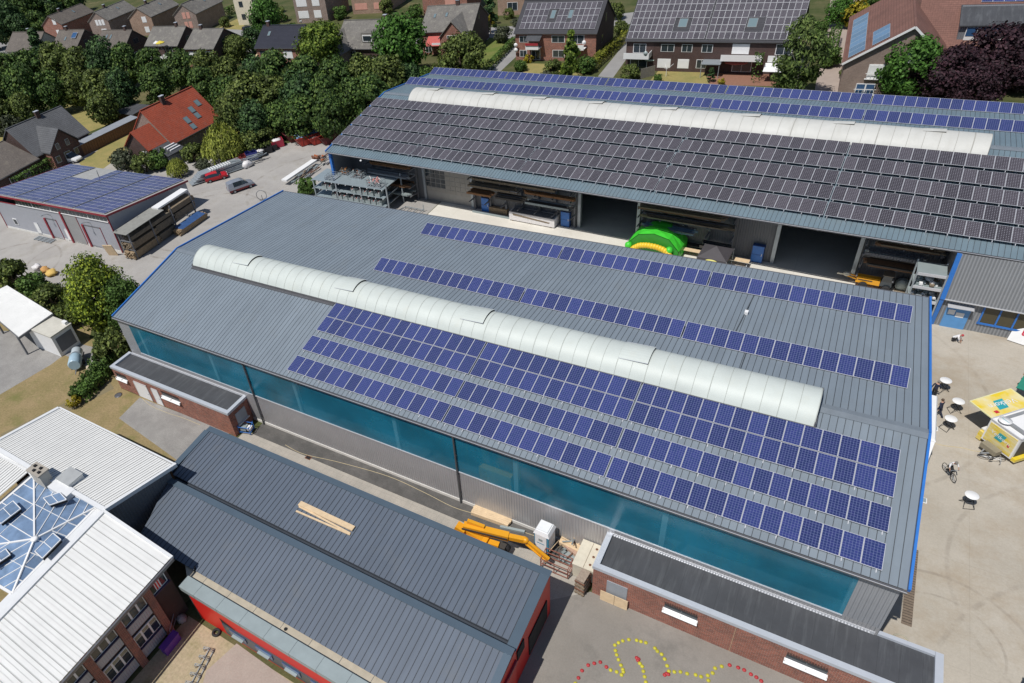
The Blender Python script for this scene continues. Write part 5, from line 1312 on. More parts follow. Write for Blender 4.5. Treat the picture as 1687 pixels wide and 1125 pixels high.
CROWNS = {}
def tree_proto(key, kind, R, H, z0, n, leaf, form='round', nclump=34, seed=1, bark=None, droop=0.0, limbs=6):
    r = random.Random(seed)
    mb = MB(); leaves(mb, crown_points(r, n, R, H, z0, form, nclump), leaf, LEAF[kind], r, droop); cm = mb.mesh('crown')
    mb = MB(); bk = bark or m_bark; tr = max(.1, R * .06)
    mid = Vector((r.uniform(-.2, .2), r.uniform(-.2, .2), z0 + H * .35)); mb.tube((0, 0, -.1), mid, tr, bk, 8, tr * .6); mb.tube(mid, (mid.x * 1.5, mid.y * 1.5, z0 + H * .85), tr * .6, bk, 6, tr * .12)
    for i in range(limbs):
        a = 2 * PI * i / limbs + r.uniform(-.4, .4); t = r.uniform(.3, .95); b = Vector((0, 0, 0)).lerp(mid, t)
        e = Vector((math.cos(a) * R * .6, math.sin(a) * R * .6, b.z + H * r.uniform(.15, .4))); mb.tube(b, e, tr * .4, bk, 5, tr * .1)
    tm = mb.mesh('trunk')
    CROWNS[key] = (cm, tm, R, H, z0)

for i in range(4): tree_proto('belt%d' % i, ('belt', 'beltb', 'belto', 'belt')[i], 3.8, 7.8, .7, 5200, .44, 'round', 74, 11 + i)
tree_proto('lime0', 'lime', 4.6, 6.6, 3.6, 6500, .42, 'round', 80, 31)
tree_proto('maple0', 'maple', 4.6, 8.8, 1.0, 7500, .42, 'round', 90, 32)
tree_proto('copper0', 'copper', 4.4, 7.6, .6, 8000, .36, 'round', 80, 33)
tree_proto('olive0', 'belto', 4.0, 6.2, .3, 6500, .36, 'round', 80, 34)
tree_proto('cone0', 'beltb', 2.2, 8.5, .5, 2400, .42, 'cone', 44, 35)
tree_proto('slim0', 'lime', 1.9, 7.0, .8, 2200, .36, 'cone', 36, 36)
tree_proto('birch0', 'birch', 3.2, 10.5, 1.2, 4200, .32, 'round', 60, 37, m_birchbark, .5, 8)
tree_proto('yew0', 'yew', 3.6, 8.2, .1, 15000, .24, 'round', 150, 38)
tree_proto('shrub0', 'hedge', 1.6, 2.4, .1, 2600, .24, 'round', 40, 39)
tree_proto('shrub1', 'grey', 1.7, 2.6, .1, 2600, .24, 'round', 40, 40)
tree_proto('shrub2', 'belto', 1.8, 2.8, .1, 2600, .26, 'round', 40, 41)
tree_proto('gold0', 'gold', 2.0, 3.2, .2, 1800, .3, 'round', 26, 42)
tree_proto('wood0', 'beltb', 6.5, 12, 1.5, 4200, .75, 'round', 60, 43)
tree_proto('wood1', 'belt', 6.5, 12, 1.5, 4200, .75, 'round', 60, 44)
# weeping willow: hanging strands
def willow(key, R, H, n, seed):
    r = random.Random(seed); mb = MB()
    for i in range(n):
        a = r.uniform(0, 2 * PI); d = R * math.sqrt(r.uniform(.05, 1)); top = H * (1 - .55 * (d / R) ** 2) * r.uniform(.78, 1.0)
        ln = r.uniform(.35, .75) * top; k = int(ln / .22)
        for j in range(k):
            q = Vector((d * math.cos(a) * (1 + .06 * j / k) + r.gauss(0, .05), d * math.sin(a) * (1 + .06 * j / k) + r.gauss(0, .05), top - j * .22))
            leaves(mb, [(q, Vector((math.cos(a), math.sin(a), .35)))], .26, LEAF['willow'], r, .7)
    cm = mb.mesh('crown'); mb = MB().tube((0, 0, -.1), (0, 0, H * .7), .3, m_bark, 8, .15)
    for i in range(7): mb.tube((0, 0, H * .45), (math.cos(i) * R * .6, math.sin(i) * R * .6, H * .8), .12, m_bark, 5, .04)
    CROWNS[key] = (cm, mb.mesh('trunk'), R, H, .2)
willow('willow0', 3.6, 6.6, 560, 51)

FWD = Vector(CAM_R[2])
def tree(name, key, u, v, rpx, label, group=None, asp=1.0, cat='tree', rot=None):
    """a tree whose crown centre the survey shows at (u, v), rpx pixels in radius"""
    cm, tm, R, H, z0 = CROWNS[key]; z = 4.0
    for _ in range(4):
        p = G(u, v, z); dep = (p - CAM_T).dot(FWD); r = rpx * dep / CF; s = r / R; z = (z0 + H * .5) * s * asp
    t = thing(name, label, cat, (p.x, p.y, 0), rnd.uniform(0, 6.28) if rot is None else rot, group)
    for nm, me in (('crown', cm), ('trunk', tm)):
        o = bpy.data.objects.new(nm, me); COL.objects.link(o); link_child(o, t); o.scale = (s, s, s * asp)
    return t
BL = 'dark broadleaf tree of the dense belt between the sheds and the row houses'
BG = 'trees of the dense belt'
for i, (u, v, r_) in enumerate([(8, 118, 27), (50, 112, 26), (92, 108, 26), (132, 112, 27), (172, 104, 25), (214, 108, 27), (255, 112, 26), (297, 112, 25), (338, 118, 26), (378, 122, 26), (420, 128, 27), (462, 126, 27), (506, 128, 28), (548, 132, 28), (592, 126, 28), (636, 130, 28), (672, 132, 24),
        (0, 158, 30), (42, 152, 29), (84, 150, 29), (126, 146, 30), (166, 146, 30), (204, 150, 29), (262, 142, 24), (330, 142, 26), (372, 158, 30), (412, 162, 32), (452, 164, 32), (494, 166, 32), (536, 168, 32), (576, 166, 31), (612, 160, 28),
        (168, 176, 26), (388, 190, 27), (424, 200, 26), (462, 196, 28), (500, 194, 28), (540, 190, 25), (0, 190, 28), (36, 180, 22)]):
    tree('broadleaf_tree', 'belt%d' % ((i * 7 + i // 3) % 4), u + rnd.uniform(-6, 6), v, r_ * rnd.uniform(.88, 1.22), BL, BG, rnd.uniform(.95, 1.4))
WL = 'tall dark tree of the far wood in the upper left corner'
for i, (u, v, r_) in enumerate([(10, 30, 26), (42, 18, 26), (76, 8, 25), (108, 0, 22), (14, 8, 26), (48, -8, 26), (-14, 50, 24), (88, 22, 16), (118, -6, 20), (62, 38, 18), (30, 44, 20)]):
    tree('wood_tree', 'wood%d' % (i % 2), u, v, r_, WL, 'trees of the far wood', 1.1)
tree('ash_tree', 'lime0', 527, 68, 39, 'round light green ash tree on a forked trunk before a grey roof')
tree('maple_tree', 'maple0', 656, 74, 47, 'biggest fresh green maple standing between two tiled houses')
tree('olive_tree', 'olive0', 760, 92, 40, 'round grey green tree by the far corner of the solar hall')
tree('garden_tree', 'maple0', 436, 26, 28, 'bright green tree beside the cream house')
tree('conifer', 'cone0', 62, 76, 18, 'dark cone shaped conifer in front of the leftmost row houses', asp=.9)
tree('garden_tree', 'olive0', 388, 80, 24, 'dark bushy tree at the corner of the dark glazed house')
tree('garden_shrub', 'shrub0', 344, 112, 15, 'bright yellow green bush at the edge of the tree belt', cat='shrub')
tree('garden_shrub', 'shrub1', 352, 124, 11, 'blue grey spruce bush below a yellow green bush', cat='shrub')
tree('garden_tree', 'belt1', 415, 66, 18, 'dark tree covering the parked black car')
tree('slim_tree', 'slim0', 941, 92, 20, 'slim upright light green tree before the solar roofed brick house', asp=1.25)
tree('garden_shrub', 'shrub2', 912, 112, 16, 'broad green bush left of the slim tree', cat='shrub')
tree('garden_shrub', 'shrub0', 966, 106, 17, 'leafy bush between slim tree and golden hedge', cat='shrub')
tree('garden_shrub', 'shrub0', 857, 108, 11, 'small round green bush at the driveway', cat='shrub')
tree('garden_shrub', 'gold0', 871, 96, 8, 'small yellow bush below the flower balcony', cat='shrub')
tree('garden_shrub', 'shrub1', 828, 55, 14, 'airy pale bush on the green lawn', cat='shrub', asp=1.2)
tree('garden_shrub', 'shrub2', 1038, 118, 15, 'spreading dark bush beside the wooden screen', cat='shrub')
tree('conifer', 'cone0', 1172, 122, 8, 'little dark conifer at the edge of the terrace', asp=.75)
tree('birch_tree', 'birch0', 1322, 88, 38, 'tall loose birch with white branches before the wide solar house', asp=1.0)
tree('birch_tree', 'birch0', 1300, 122, 24, 'low drooping birch crown touching the edge of the far hall', asp=.8)
tree('garden_tree', 'maple0', 1506, 110, 46, 'fresh green maple right of the brown gable')
tree('copper_beech', 'copper0', 1562, 122, 46, 'dark purple beech next to the green maple')
tree('copper_beech', 'copper0', 1644, 92, 54, 'largest purple beech hiding the long brown roof')
tree('copper_beech', 'copper0', 1606, 142, 38, 'low purple beech at the edge of the far hall')
tree('copper_beech', 'copper0', 1692, 112, 40, 'purple beech cut by the right picture edge')
tree('garden_shrub', 'gold0', 1412, 24, 22, 'golden yellow bush by the driveway', cat='shrub', asp=1.2)
tree('garden_tree', 'maple0', 1384, 18, 22, 'bright green tree left of the golden bush')
tree('garden_shrub', 'shrub2', 1400, 118, 14, 'ivy clump at the foot of the brown gable', cat='shrub')
tree('garden_shrub', 'shrub0', 1366, 92, 18, 'green shrub along the driveway right of the birch', cat='shrub', asp=1.2)
tree('yew_tree', 'yew0', 160, 482, 50, 'big yew, sunlit side painted in yellow green leaves, at the near hall gable', asp=1.12, rot=.6)  # bright leaf colour paints the yew's sunlit side
CROWNS['yew_shade'] = CROWNS['yew0']
tree_proto('yew_shade', 'hedge', 3.2, 7.4, .1, 11000, .24, 'round', 120, 61)  # second crown: darker leaf colour paints the same yew's shaded side
tree('yew_tree', 'yew_shade', 204, 500, 38, 'shaded side of the big yew, painted in darker green leaves by the hall gable', asp=1.1, rot=2.6)
tree('garden_shrub', 'shrub2', 184, 570, 30, 'grey green laurel below the big yew', cat='shrub', asp=1.2)
for (u, v, r_, k, nm) in ((18, 452, 30, 'shrub2', 'dark shrub at the left picture edge by the yard'), (52, 468, 24, 'shrub0', 'light green shrub beside the yellow sacks'), (84, 490, 28, 'shrub2', 'dark shrub between carport and big yew'), (110, 520, 22, 'shrub2', 'dark shrub behind the utility hut'),
                      (166, 600, 22, 'shrub0', 'trimmed green bush by the brick annex corner'), (148, 626, 18, 'shrub0', 'green bush in the middle of the low hedge'), (128, 642, 15, 'shrub0', 'round green bush near the white roof'), (120, 661, 12, 'gold0', 'yellow green bush at the corner of the white roof'),
                      (505, 306, 18, 'shrub0', 'fresh green bush behind the steel shelves'), (203, 262, 22, 'shrub1', 'grey green shrub behind the shed roof'), (236, 268, 20, 'shrub2', 'olive shrub below the red roofed house'), (262, 262, 20, 'shrub0', 'green shrub in front of the flat extension'), (318, 252, 19, 'shrub2', 'dark shrub between the two willows'), (410, 236, 22, 'shrub2', 'dark shrub right of the weeping willow'), (436, 226, 20, 'shrub2', 'dark shrub above the row of bins'), (335, 272, 13, 'shrub1', 'dry looking shrub behind the sheet stack'), (12, 205, 22, 'shrub1', 'silvery shrub at the left edge beside the lawn')):
    tree('shrub', k, u, v, r_, nm, cat='shrub')
tree('weeping_willow', 'willow0', 364, 232, 36, 'large yellow green weeping willow beside the red roof', asp=1.0)
tree('weeping_willow', 'willow0', 290, 274, 18, 'small weeping willow above the shed roof', asp=1.0)

for (u, v, r_, k, nm) in ((232, 34, 9, 'shrub2', 'dark garden tree between the brown and the orange gables'), (196, 46, 8, 'shrub0', 'green garden bush behind the leftmost row roofs'), (140, 36, 9, 'shrub0', 'bright green garden bush beside the far left gable house'), (128, 22, 10, 'shrub0', 'yellow green tree at the end of the far left gable house'), (255, 46, 8, 'shrub2', 'dark bush behind the roof with parasols'), (370, 36, 9, 'shrub2', 'dark bush on the lawn before the cream house'), (462, 24, 12, 'shrub2', 'dark bush left of the brown brick house'), (448, 40, 10, 'shrub1', 'greyish bush behind the black glazed roof'), (480, 46, 9, 'shrub0', 'green bush at the driveway of the white car'), (560, 20, 12, 'shrub0', 'bright garden tree left of the tan brick house'), (636, 10, 12, 'shrub2', 'dark garden tree right of the tan brick house'), (684, 18, 12, 'shrub0', 'round garden tree left of the red brick house'), (690, 38, 10, 'shrub0', 'yellow green bush behind the biggest maple'), (806, 14, 16, 'cone0', 'blue green conifer right of the gable wing house'), (812, 30, 9, 'gold0', 'clipped yellow green globe beside the street'), (838, 22, 9, 'shrub2', 'round bush by the beige house'), (850, 36, 8, 'shrub1', 'low rounded shrub by the beige house front'), (1014, 18, 14, 'shrub2', 'dark tree between the two solar roofed houses'), (1022, 44, 11, 'shrub2', 'dark bush in the gap between the two solar roofed houses'), (1352, 46, 13, 'shrub0', 'green bush at the top of the birch driveway'), (1440, 4, 18, 'shrub0', 'green garden tree at the top edge behind the brown house'), (720, 118, 14, 'shrub2', 'dark bush right behind the far hall corner'), (700, 122, 14, 'shrub0', 'green bush at the corner of the far hall roof'), (900, 124, 9, 'shrub1', 'reddish grey bush below the slim tree'), (1084, 128, 7, 'shrub0', 'small bush on the terrace lawn'), (1188, 134, 6, 'gold0', 'small round bush on the brick terrace')):
    tree('garden_shrub', k, u, v, r_, nm, cat='shrub', asp=1.15)

def hedge(label, pts, w, h, kind, z0=0.0, leaf=.26, dens=95, name='hedge'):
    """a clipped hedge along ground points"""
    r = random.Random(len(label)); mb = MB(); o0 = Vector((pts[0].x, pts[0].y, 0))
    for a, b in zip(pts, pts[1:]):
        d = (b - a); L = Vector((d.x, d.y, 0)).length; t = Vector((d.x, d.y, 0)).normalized(); n = Vector((-t.y, t.x, 0)); P = []
        for _ in range(int(L * dens)):
            s = r.uniform(0, L); k = r.random()
            if k < .45: q = Vector((0, 0, h * r.uniform(.94, 1.03))) + n * r.uniform(-w / 2, w / 2); o = Vector((0, 0, 1))
            else:
                sg = 1 if k < .72 else -1; q = n * sg * w / 2 * r.uniform(.9, 1.05) + Vector((0, 0, r.uniform(.02, h))); o = n * sg + Vector((0, 0, .2))
            P.append((a - o0 + t * s + q, o))
        leaves(mb, P, leaf, LEAF[kind], r)
        mb2 = (a - o0, b - o0)
    hd = mb.build('hedge_foliage'); hd.name = name; hd.location = o0
    return tag(hd, label, 'hedge')
hedge('clipped golden hedge running back beside the solar roofed brick house', [G(968, 122), G(1030, 66)], 1.6, 2.0, 'golden_hedge')
hedge('dark green hedge between the brick gable house and the solar shed', [G(30, 312), G(125, 256)], 1.6, 2.2, 'hedge')
hedge('clipped hedge along the driveway beside the bright lawn', [G(806, 116), G(848, 72)], 1.0, 1.6, 'hedge')
hedge('long dark hedge between the gable houses and the cream house', [G(334, 44), G(388, 20)], 2.0, 2.4, 'hedge', leaf=.45, dens=45)
hedge('narrow dark hedge behind the white car', [G(516, 36), G(566, 8)], 1.6, 2.2, 'hedge', leaf=.45, dens=45)
hedge('low hedge beside the garage roof near the round ash tree', [G(470, 112), G(506, 92)], 1.4, 1.6, 'hedge', leaf=.35, dens=60)
hedge('tall green hedge along the driveway right of the birch tree', [G(1362, 112), G(1374, 66)], 1.6, 2.6, 'hedge')
hedge('green column of ivy between the two terraces', [G(1236, 134), G(1252, 134)], 1.8, 4.6, 'hedge')
hedge('low hedge running from the big yew to the white roof', [G(196, 588), G(168, 628), G(134, 662)], 1.5, 1.3, 'hedge', dens=140)
# gardens behind the far hall and round the houses
sheet('garden_lawn', px((812, 118), (842, 64), (806, 62), (768, 118)), .006, g_grass)
sheet('driveway', px((800, 118), (824, 118), (860, 84), (849, 74)), .008, g_road)
sheet('garden_path', px((985, 126), (1010, 128), (1040, 86), (1034, 66)), .008, g_road)
sheet('terrace_lawn', px((1070, 134), (1085, 116), (1160, 118), (1168, 138)), .008, g_dry)
sheet('terrace', px((1168, 140), (1160, 108), (1290, 112), (1290, 142)), .006, plain('terracotta_terrace', (.24, .12, .08), .9, 0, .2, 3))
sheet('front_garden', px((860, 122), (852, 104), (960, 106), (960, 124)), .006, g_dry)
sheet('brick_driveway', px((1352, 160), (1342, 150), (1372, -20), (1420, -20), (1402, 152)), .007, g_redp)
sheet('street', px((-60, 92), (-60, 70), (424, 68), (860, 42), (1060, 18), (1080, 34), (860, 62), (424, 86)), .005, g_road)
sheet('cross_street', px((352, 70), (372, 48), (424, 50), (424, 76)), .009, g_road)
sheet('side_lawn', px((340, 56), (396, 28), (404, 46), (372, 58)), .008, g_dry)
sheet('back_lawn', px((92, 182), (122, 164), (180, 196), (176, 206), (130, 224)), .006, g_dry)
sheet('strip_lawn', px((130, 268), (222, 208), (240, 222), (172, 282), (140, 282)), .006, g_dry)
sheet('west_lawn', px((-40, 252), (-40, 230), (16, 212), (14, 246)), .006, g_dry)
sheet('willow_lawn', px((380, 218), (418, 200), (420, 214), (398, 236)), .006, g_dry)
sheet('garden_walk', px((160, 285), (213, 247), (222, 256), (186, 282)), .008, g_walk)
# ------------------------------------------------------------------ yard things
def torus_wheel(mb, c, R_, w, ax='y'):
    mb.lathe((c[0], c[1] - w / 2, c[2]) if ax == 'y' else (c[0] - w / 2, c[1], c[2]), [(R_ * .55, 0), (R_ * .92, 0), (R_, w * .2), (R_, w * .8), (R_ * .92, w), (R_ * .55, w)], m_black, 18, ax)
def car(name, label, p, yaw, L, W, H, paint, kind='hatch', lower=None, cat='car', group=None):
    """p: middle of the car on the ground; the nose points along +x"""
    c = thing(name, label, cat, (p[0], p[1], 0.0), yaw, group); h = L / 2; w = W / 2
    if kind == 'hatch': st = [(-1, .34, .62, .62), (-.96, .30, .82, .95), (-.88, .26, .88, H * .93), (-.62, .25, .90, H), (-.1, .25, .90, H * .99), (.12, .25, .90, H * .93), (.46, .25, .90, .93), (.78, .26, .80, .82), (.95, .30, .66, .68), (1, .36, .52, .54)]
    else: st = [(-1, .36, .70, .72), (-.98, .32, 1.0, H * .86), (-.94, .28, 1.02, H * .96), (-.6, .27, 1.03, H), (.05, .27, 1.03, H * .98), (.24, .27, 1.02, H * .90), (.54, .27, 1.0, 1.02), (.80, .28, .88, .90), (.95, .30, .72, .74), (1, .36, .56, .58)]
    secs = []
    for x, zb, zs, zt in st:
        k = 1 - .10 * max(0, abs(x) - .8) / .2; cabin = zt > zs + .15; tw = .78 if cabin else .9
        secs.append([(x * h, s * w * k * f, z) for s, f, z in ((-1, .86, zb), (-1, 1.0, (zb + zs) / 2), (-1, .985, zs), (-1, tw if cabin else .95, zt - (.06 if cabin else .01)), (-1, tw - .14, zt), (1, tw - .14, zt), (1, tw if cabin else .95, zt - (.06 if cabin else .01)), (1, .985, zs), (1, 1.0, (zb + zs) / 2), (1, .86, zb))])
    mb, gl = MB(), MB(); n = len(secs[0])
    for i in range(len(secs) - 1):
        A, B = secs[i], secs[i + 1]; cab = lambda k: st[k][3] > st[k][2] + .15
        for j in range(n - 1):
            q = [A[j], B[j], B[j + 1], A[j + 1]]
            side = j in (2, 6); roof = j == 4
            if side and cab(i) and cab(i + 1) and (kind == 'hatch' or i >= 3): gl.face(q, m_glass)
            elif side and (cab(i) != cab(i + 1)) : gl.face(q, m_glass)
            elif j in (3, 4, 5) and cab(i) and not cab(i + 1): gl.face(q, m_glass)
            elif j in (3, 4, 5) and i == (1 if kind == 'hatch' else 99): gl.face(q, m_glass)
            else: mb.face(q, (lower or paint) if j in (0, 8) else paint)
        mb.face([A[0], B[0], B[9], A[9]], m_black)
    mb.face(secs[0], paint); mb.face(secs[-1], paint)
    if kind != 'hatch':
        A, B = secs[4], secs[5]
    mb.build('body', c); gl.build('windows', c)
    for sx in (-.62, .62):
        for sy in (-1, 1):
            m = MB(); r_ = .31; torus_wheel(m, (sx * h, sy * (w - .1), r_), r_, .2); wh = m.build('wheel', c)
            m = MB().lathe((sx * h, sy * (w - .1) - .105 * (1 if sy < 0 else -1) - (0.01 if sy < 0 else -.01), r_), [(0, 0), (.17, 0)], m_alu, 14, 'y'); m.build('rim', wh)
    for sy in (-1, 1):
        m = MB().box((h * .955, sy * w * .66, .62), (.16, .34, .14), m_alu); m.build('headlight', c)
        m = MB().box((-h * .985, sy * w * .78, .78), (.08, .2, .24), m_redd); m.build('tail_light', c)
        m = MB().box((h * .3, sy * (w + .09), .98), (.14, .18, .12), paint); m.build('mirror', c)
    return c
m_redcar = MT('red_car_paint', (.46, .012, .022), .25).done(); m_silver = MT('silver_car_paint', (.33, .36, .42), .28, .4).done(); m_redlow = plain('dull_red_paint', (.22, .03, .04), .4)
m_blackcar = MT('black_car_paint', (.015, .016, .02), .2).done(); m_whitecar = MT('white_car_paint', (.72, .73, .74), .25).done()
def mid(*q): return sum((Vector(x) for x in q), Vector()) / len(q)
q0, q1 = G(342, 303), G(375, 294); d_ = q1 - q0; car('parked_car', 'small red hatchback parked beside the grey sheet stack', mid(q0, q1) + Vector((-.6, .5, 0)), math.atan2(d_.y, d_.x), 3.9, 1.7, 1.48, m_redcar)
q0, q1 = G(378, 322), G(420, 307); d_ = q1 - q0; car('parked_van', 'silver delivery van with dull red lower sides parked in the yard', mid(q0, q1) + Vector((-.6, .5, 0)), math.atan2(d_.y, d_.x), 4.4, 1.8, 1.85, m_silver, 'van', m_redlow, 'van')
p = G(118, 266); car('parked_van', 'white van half hidden behind the solar shed roof', (p.x, p.y), .2, 4.6, 1.9, 2.0, m_whitecar, 'van', None, 'van')
p = G(411, 50); car('parked_car', 'black car parked by the cream rendered house', (p.x, p.y), 1.0, 4.2, 1.75, 1.45, m_blackcar)
p = G(418, 74); car('parked_car', 'dark car on the street behind the black glazed roof', (p.x, p.y), 1.2, 4.2, 1.75, 1.45, m_blackcar)
p = G(506, 36); car('parked_car', 'white car parked in front of the brown brick house', (p.x, p.y), .5, 4.3, 1.75, 1.45, m_whitecar)

def skip(label, p, yaw, L, W, H, mat, fill, name='waste_skip'):
    s = thing(name, label, 'skip', (p[0], p[1], 0), yaw); l, w = L / 2, W / 2
    b = [(-l * .72, -w, .12), (l * .72, -w, .12), (l * .72, w, .12), (-l * .72, w, .12)]; t = [(-l, -w, H), (l, -w, H), (l, w, H), (-l, w, H)]
    mb = MB(); k = .06
    for i in range(4): j = (i + 1) % 4; mb.face([b[i], b[j], t[j], t[i]], mat)
    mb.face(b, mat)
    for i in range(4): mb.bar(t[i], t[(i + 1) % 4], .1, .1, mat)
    for x in (-.4, 0, .4): mb.bar((x * L * .8, -w - .03, .3), (x * L * .8, -w - .03, H), .08, .06, mat); mb.bar((x * L * .8, w + .03, .3), (x * L * .8, w + .03, H), .08, .06, mat)
    mb.build('tub', s)
    if fill:
        mt, jag, zf = fill; r = random.Random(len(label)); mb = MB()
        nx, ny = 9, 6; P = {}
        for i in range(nx):
            for j in range(ny): P[i, j] = (-l * .9 + 1.8 * l * i / (nx - 1), -w * .92 + 1.84 * w * j / (ny - 1), H * zf + r.uniform(-jag, jag))
        for i in range(nx - 1):
            for j in range(ny - 1): mb.face([P[i, j], P[i + 1, j], P[i + 1, j + 1], P[i, j + 1]], mt)
        o = mb.build('skip_load', None, (p[0], p[1], 0), yaw); tag(o, 'heap inside the ' + label.replace('open ', ''), 'waste')
m_skipd = plain('dark_red_steel', (.12, .022, .022), .6, 0, .25, 3); m_skipr = plain('bright_red_steel', (.42, .045, .03), .55, 0, .2, 3)
m_foil = plain('white_foil', (.68, .66, .66), .5, 0, .15, 4); m_bluefoil = plain('blue_white_foil', (.28, .40, .60), .4, 0, .5, 3); m_greyb = plain('rubble', (.36, .33, .32), .9, 0, .3, 3)
for (u, v, nm, mt, fl_, hh) in ((483, 234, 'leftmost dark red waste skip with white sheets', m_skipd, (m_foil, .1, .72), 1.7), (501, 240, 'bright red waste skip under blue foil', m_skipr, (m_bluefoil, .45, 1.0), 1.6), (521, 238, 'red waste skip filled level with pale rubble', m_skipr, (m_greyb, .08, .85), 1.4), (540, 238, 'nearly empty dark red skip next to the blue hall corner', m_skipd, None, 1.5)):
    p = G(u, v); skip('open ' + nm if fl_ is None else nm, (p.x + .0, p.y + 1.6), math.radians(62), 5.4, 2.3, hh, mt, fl_)

def crate(label, u, v, sx, sy, sz, mat, yaw=.9, cat='crate', fill=None, name='crate', z=0):
    p = G(u, v, z); c = thing(name, label, cat, (p.x, p.y, z), yaw)
    mb = MB(); t = .05
    mb.bx(-sx / 2, sx / 2, -sy / 2, -sy / 2 + t, .08, sz, mat).bx(-sx / 2, sx / 2, sy / 2 - t, sy / 2, .08, sz, mat).bx(-sx / 2, -sx / 2 + t, -sy / 2 + t, sy / 2 - t, .08, sz, mat).bx(sx / 2 - t, sx / 2, -sy / 2 + t, sy / 2 - t, .08, sz, mat).bx(-sx / 2 + t, sx / 2 - t, -sy / 2 + t, sy / 2 - t, .08, .14, mat)
    for a in (-1, 1):
        for b in (-1, 1): mb.bx(a * (sx / 2 - .1) - .06, a * (sx / 2 - .1) + .06, b * (sy / 2 - .1) - .06, b * (sy / 2 - .1) + .06, 0, .08, m_black)
    mb.build('box', c)
    if fill: mb = MB().ball((0, 0, sz * .8), (sx * .46, sy * .44, sz * .35), fill, 10, 6, .2); mb.build('contents', c)
    return c
m_crred = plain('dull_red_crate', (.24, .04, .035), .6); m_crblue = plain('violet_blue_crate', (.05, .06, .26), .5)
crate('dull red crate at the end of the concrete beam', 391, 276, 2.2, 1.8, 1.5, m_crred); crate('second dull red crate touching the white big bag', 399, 271, 1.9, 1.7, 1.6, m_crred)
crate('violet blue crate in the row along the trees', 416, 263, 2.0, 1.7, 1.5, m_crblue); crate('red bin with white scraps at the far end of the row', 458, 241, 2.2, 1.8, 1.3, plain('crimson_crate', (.40, .03, .06), .6), fill=m_foil)
for i, (u, v) in enumerate(((430, 257), (441, 251), (449, 247))): crate(('black bin right of the violet crate', 'middle black bin of three along the trees', 'black bin left of the crimson bin')[i], u, v, 1.7, 1.6, 1.1, m_black, fill=m_foil if i == 0 else None, name='bin', cat='bin')
def lump(name, label, cat, p, r, mat, n=14, k=9, jit=.16, yaw=0):
    o = MB().ball((0, 0, r[2] * .82), r, mat, n, k, jit).build(name, None, (p[0], p[1], 0), yaw); return tag(o, label, cat)
p = G(407, 275); lump('big_bag', 'slumped white big bag on the yard beside the red crates', 'sack', p, (1.05, .95, .62), m_foil, 12, 8, .26)
p0, p1 = G(368, 280), G(412, 252); mb = MB().bar(Vector((0, 0, .5)), p1 - p0 + Vector((0, 0, .5)), .7, .5, m_gutter); mb.bar(Vector((0, 0, .12)), p1 - p0 + Vector((0, 0, .12)), .5, .24, m_dwall); tag(mb.build('concrete_beam', None, p0), 'long grey concrete beam lying below the weeping willow', 'beam')
# stack of galvanised sheets
p0 = G(318, 304); st = thing('sheet_stack', 'long stack of bluish galvanised sheets behind the red hatchback', 'stack', (p0.x, p0.y, 0), math.radians(64))
mb = MB()
for k in range(7): mb.box((5.2 + rnd.uniform(-.4, .4), .2 * k % .3, .25 + k * .2), (10.5 - k * .5, 2.0, .14), m_steel, rz=rnd.uniform(-.04, .04))
mb.build('sheets', st); mb = MB()
for k in range(9): mb.box((3.4 + k * .45, -.3, 1.7), (.16, 1.5, .06), m_white)
mb.build('edge_profiles', st); mb = MB()
for k in range(14): a = Vector((7.5 + rnd.uniform(-.6, 4), rnd.uniform(-1, 1), rnd.uniform(.3, 1.7))); mb.bar(a, a + Vector((rnd.uniform(1.5, 4), rnd.uniform(-.8, .8), rnd.uniform(-.2, .3))), .18, .1, m_steel)
mb.build('loose_profiles', st)

# lumber rack along the shed
rk = thing('lumber_rack', 'tall lumber rack with grey cover boards along the side of the shed', 'rack', (-23.7, 7.3, 0), math.radians(3)); RKM = Matrix.Translation((-23.7, 7.3, 0)) @ Matrix.Rotation(math.radians(3), 4, 'Z')
for y in (.3, 4.4, 8.5, 12.8):
    mb = MB().bx(-.1, .1, y - .1, y + .1, 0, 4.3, m_dwall)
    for z in (.1, 1.45, 2.75): mb.bx(-.05, 2.4, y - .08, y + .08, z - .08, z + .06, m_dwall)
    mb.build('upright', rk)
    mb = MB().bx(2.15, 2.3, y - .08, y + .08, 0, 4.2, m_dwall); mb.build('upright', rk)
mb = MB(); mb.hexa([(-.3, -.2, 4.15), (2.5, -.2, 4.15), (2.5, 7.2, 4.2), (-.3, 7.2, 4.2)], [(-.3, -.2, 4.22), (2.5, -.2, 4.22), (2.5, 7.2, 4.28), (-.3, 7.2, 4.28)], plain('grey_cover_board', (.24, .24, .22), .85, 0, .2, 2))
mb.bx(.2, 1.6, 7.0, 13.3, 4.25, 4.5, m_white); mb.build('cover', rk)
def lumber(label, x0, x1, y0, y1, z0, z1, mat, seed, rowh=.13):
    r = random.Random(seed); mb = MB(); n = max(2, int((z1 - z0) / rowh)); m = 9
    for i in range(n):
        for j in range(m):
            a = x0 + (x1 - x0) * j / m; mb.bx(a + .01, a + (x1 - x0) / m - .01, y0 + r.uniform(-.35, .1), y1 + r.uniform(-.1, .35), z0 + i * rowh + .008, z0 + (i + 1) * rowh - .008, mat)
    o = mb.build('lumber_stack', None); o.matrix_world = RKM; return tag(o, label, 'lumber')
m_w2 = plain('greyed_planks', (.16, .135, .10), .85, 0, .35, 3); m_w3 = plain('tan_planks', (.30, .22, .135), .85, 0, .3, 3)
lumber('tan plank stack at the bottom front of the lumber rack', .2, 2.25, .1, 5.0, .15, 1.3, m_w3, 1); lumber('brown plank stack at the bottom centre of the lumber rack', .2, 2.2, 5.3, 8.4, .15, 1.3, m_w2, 2)
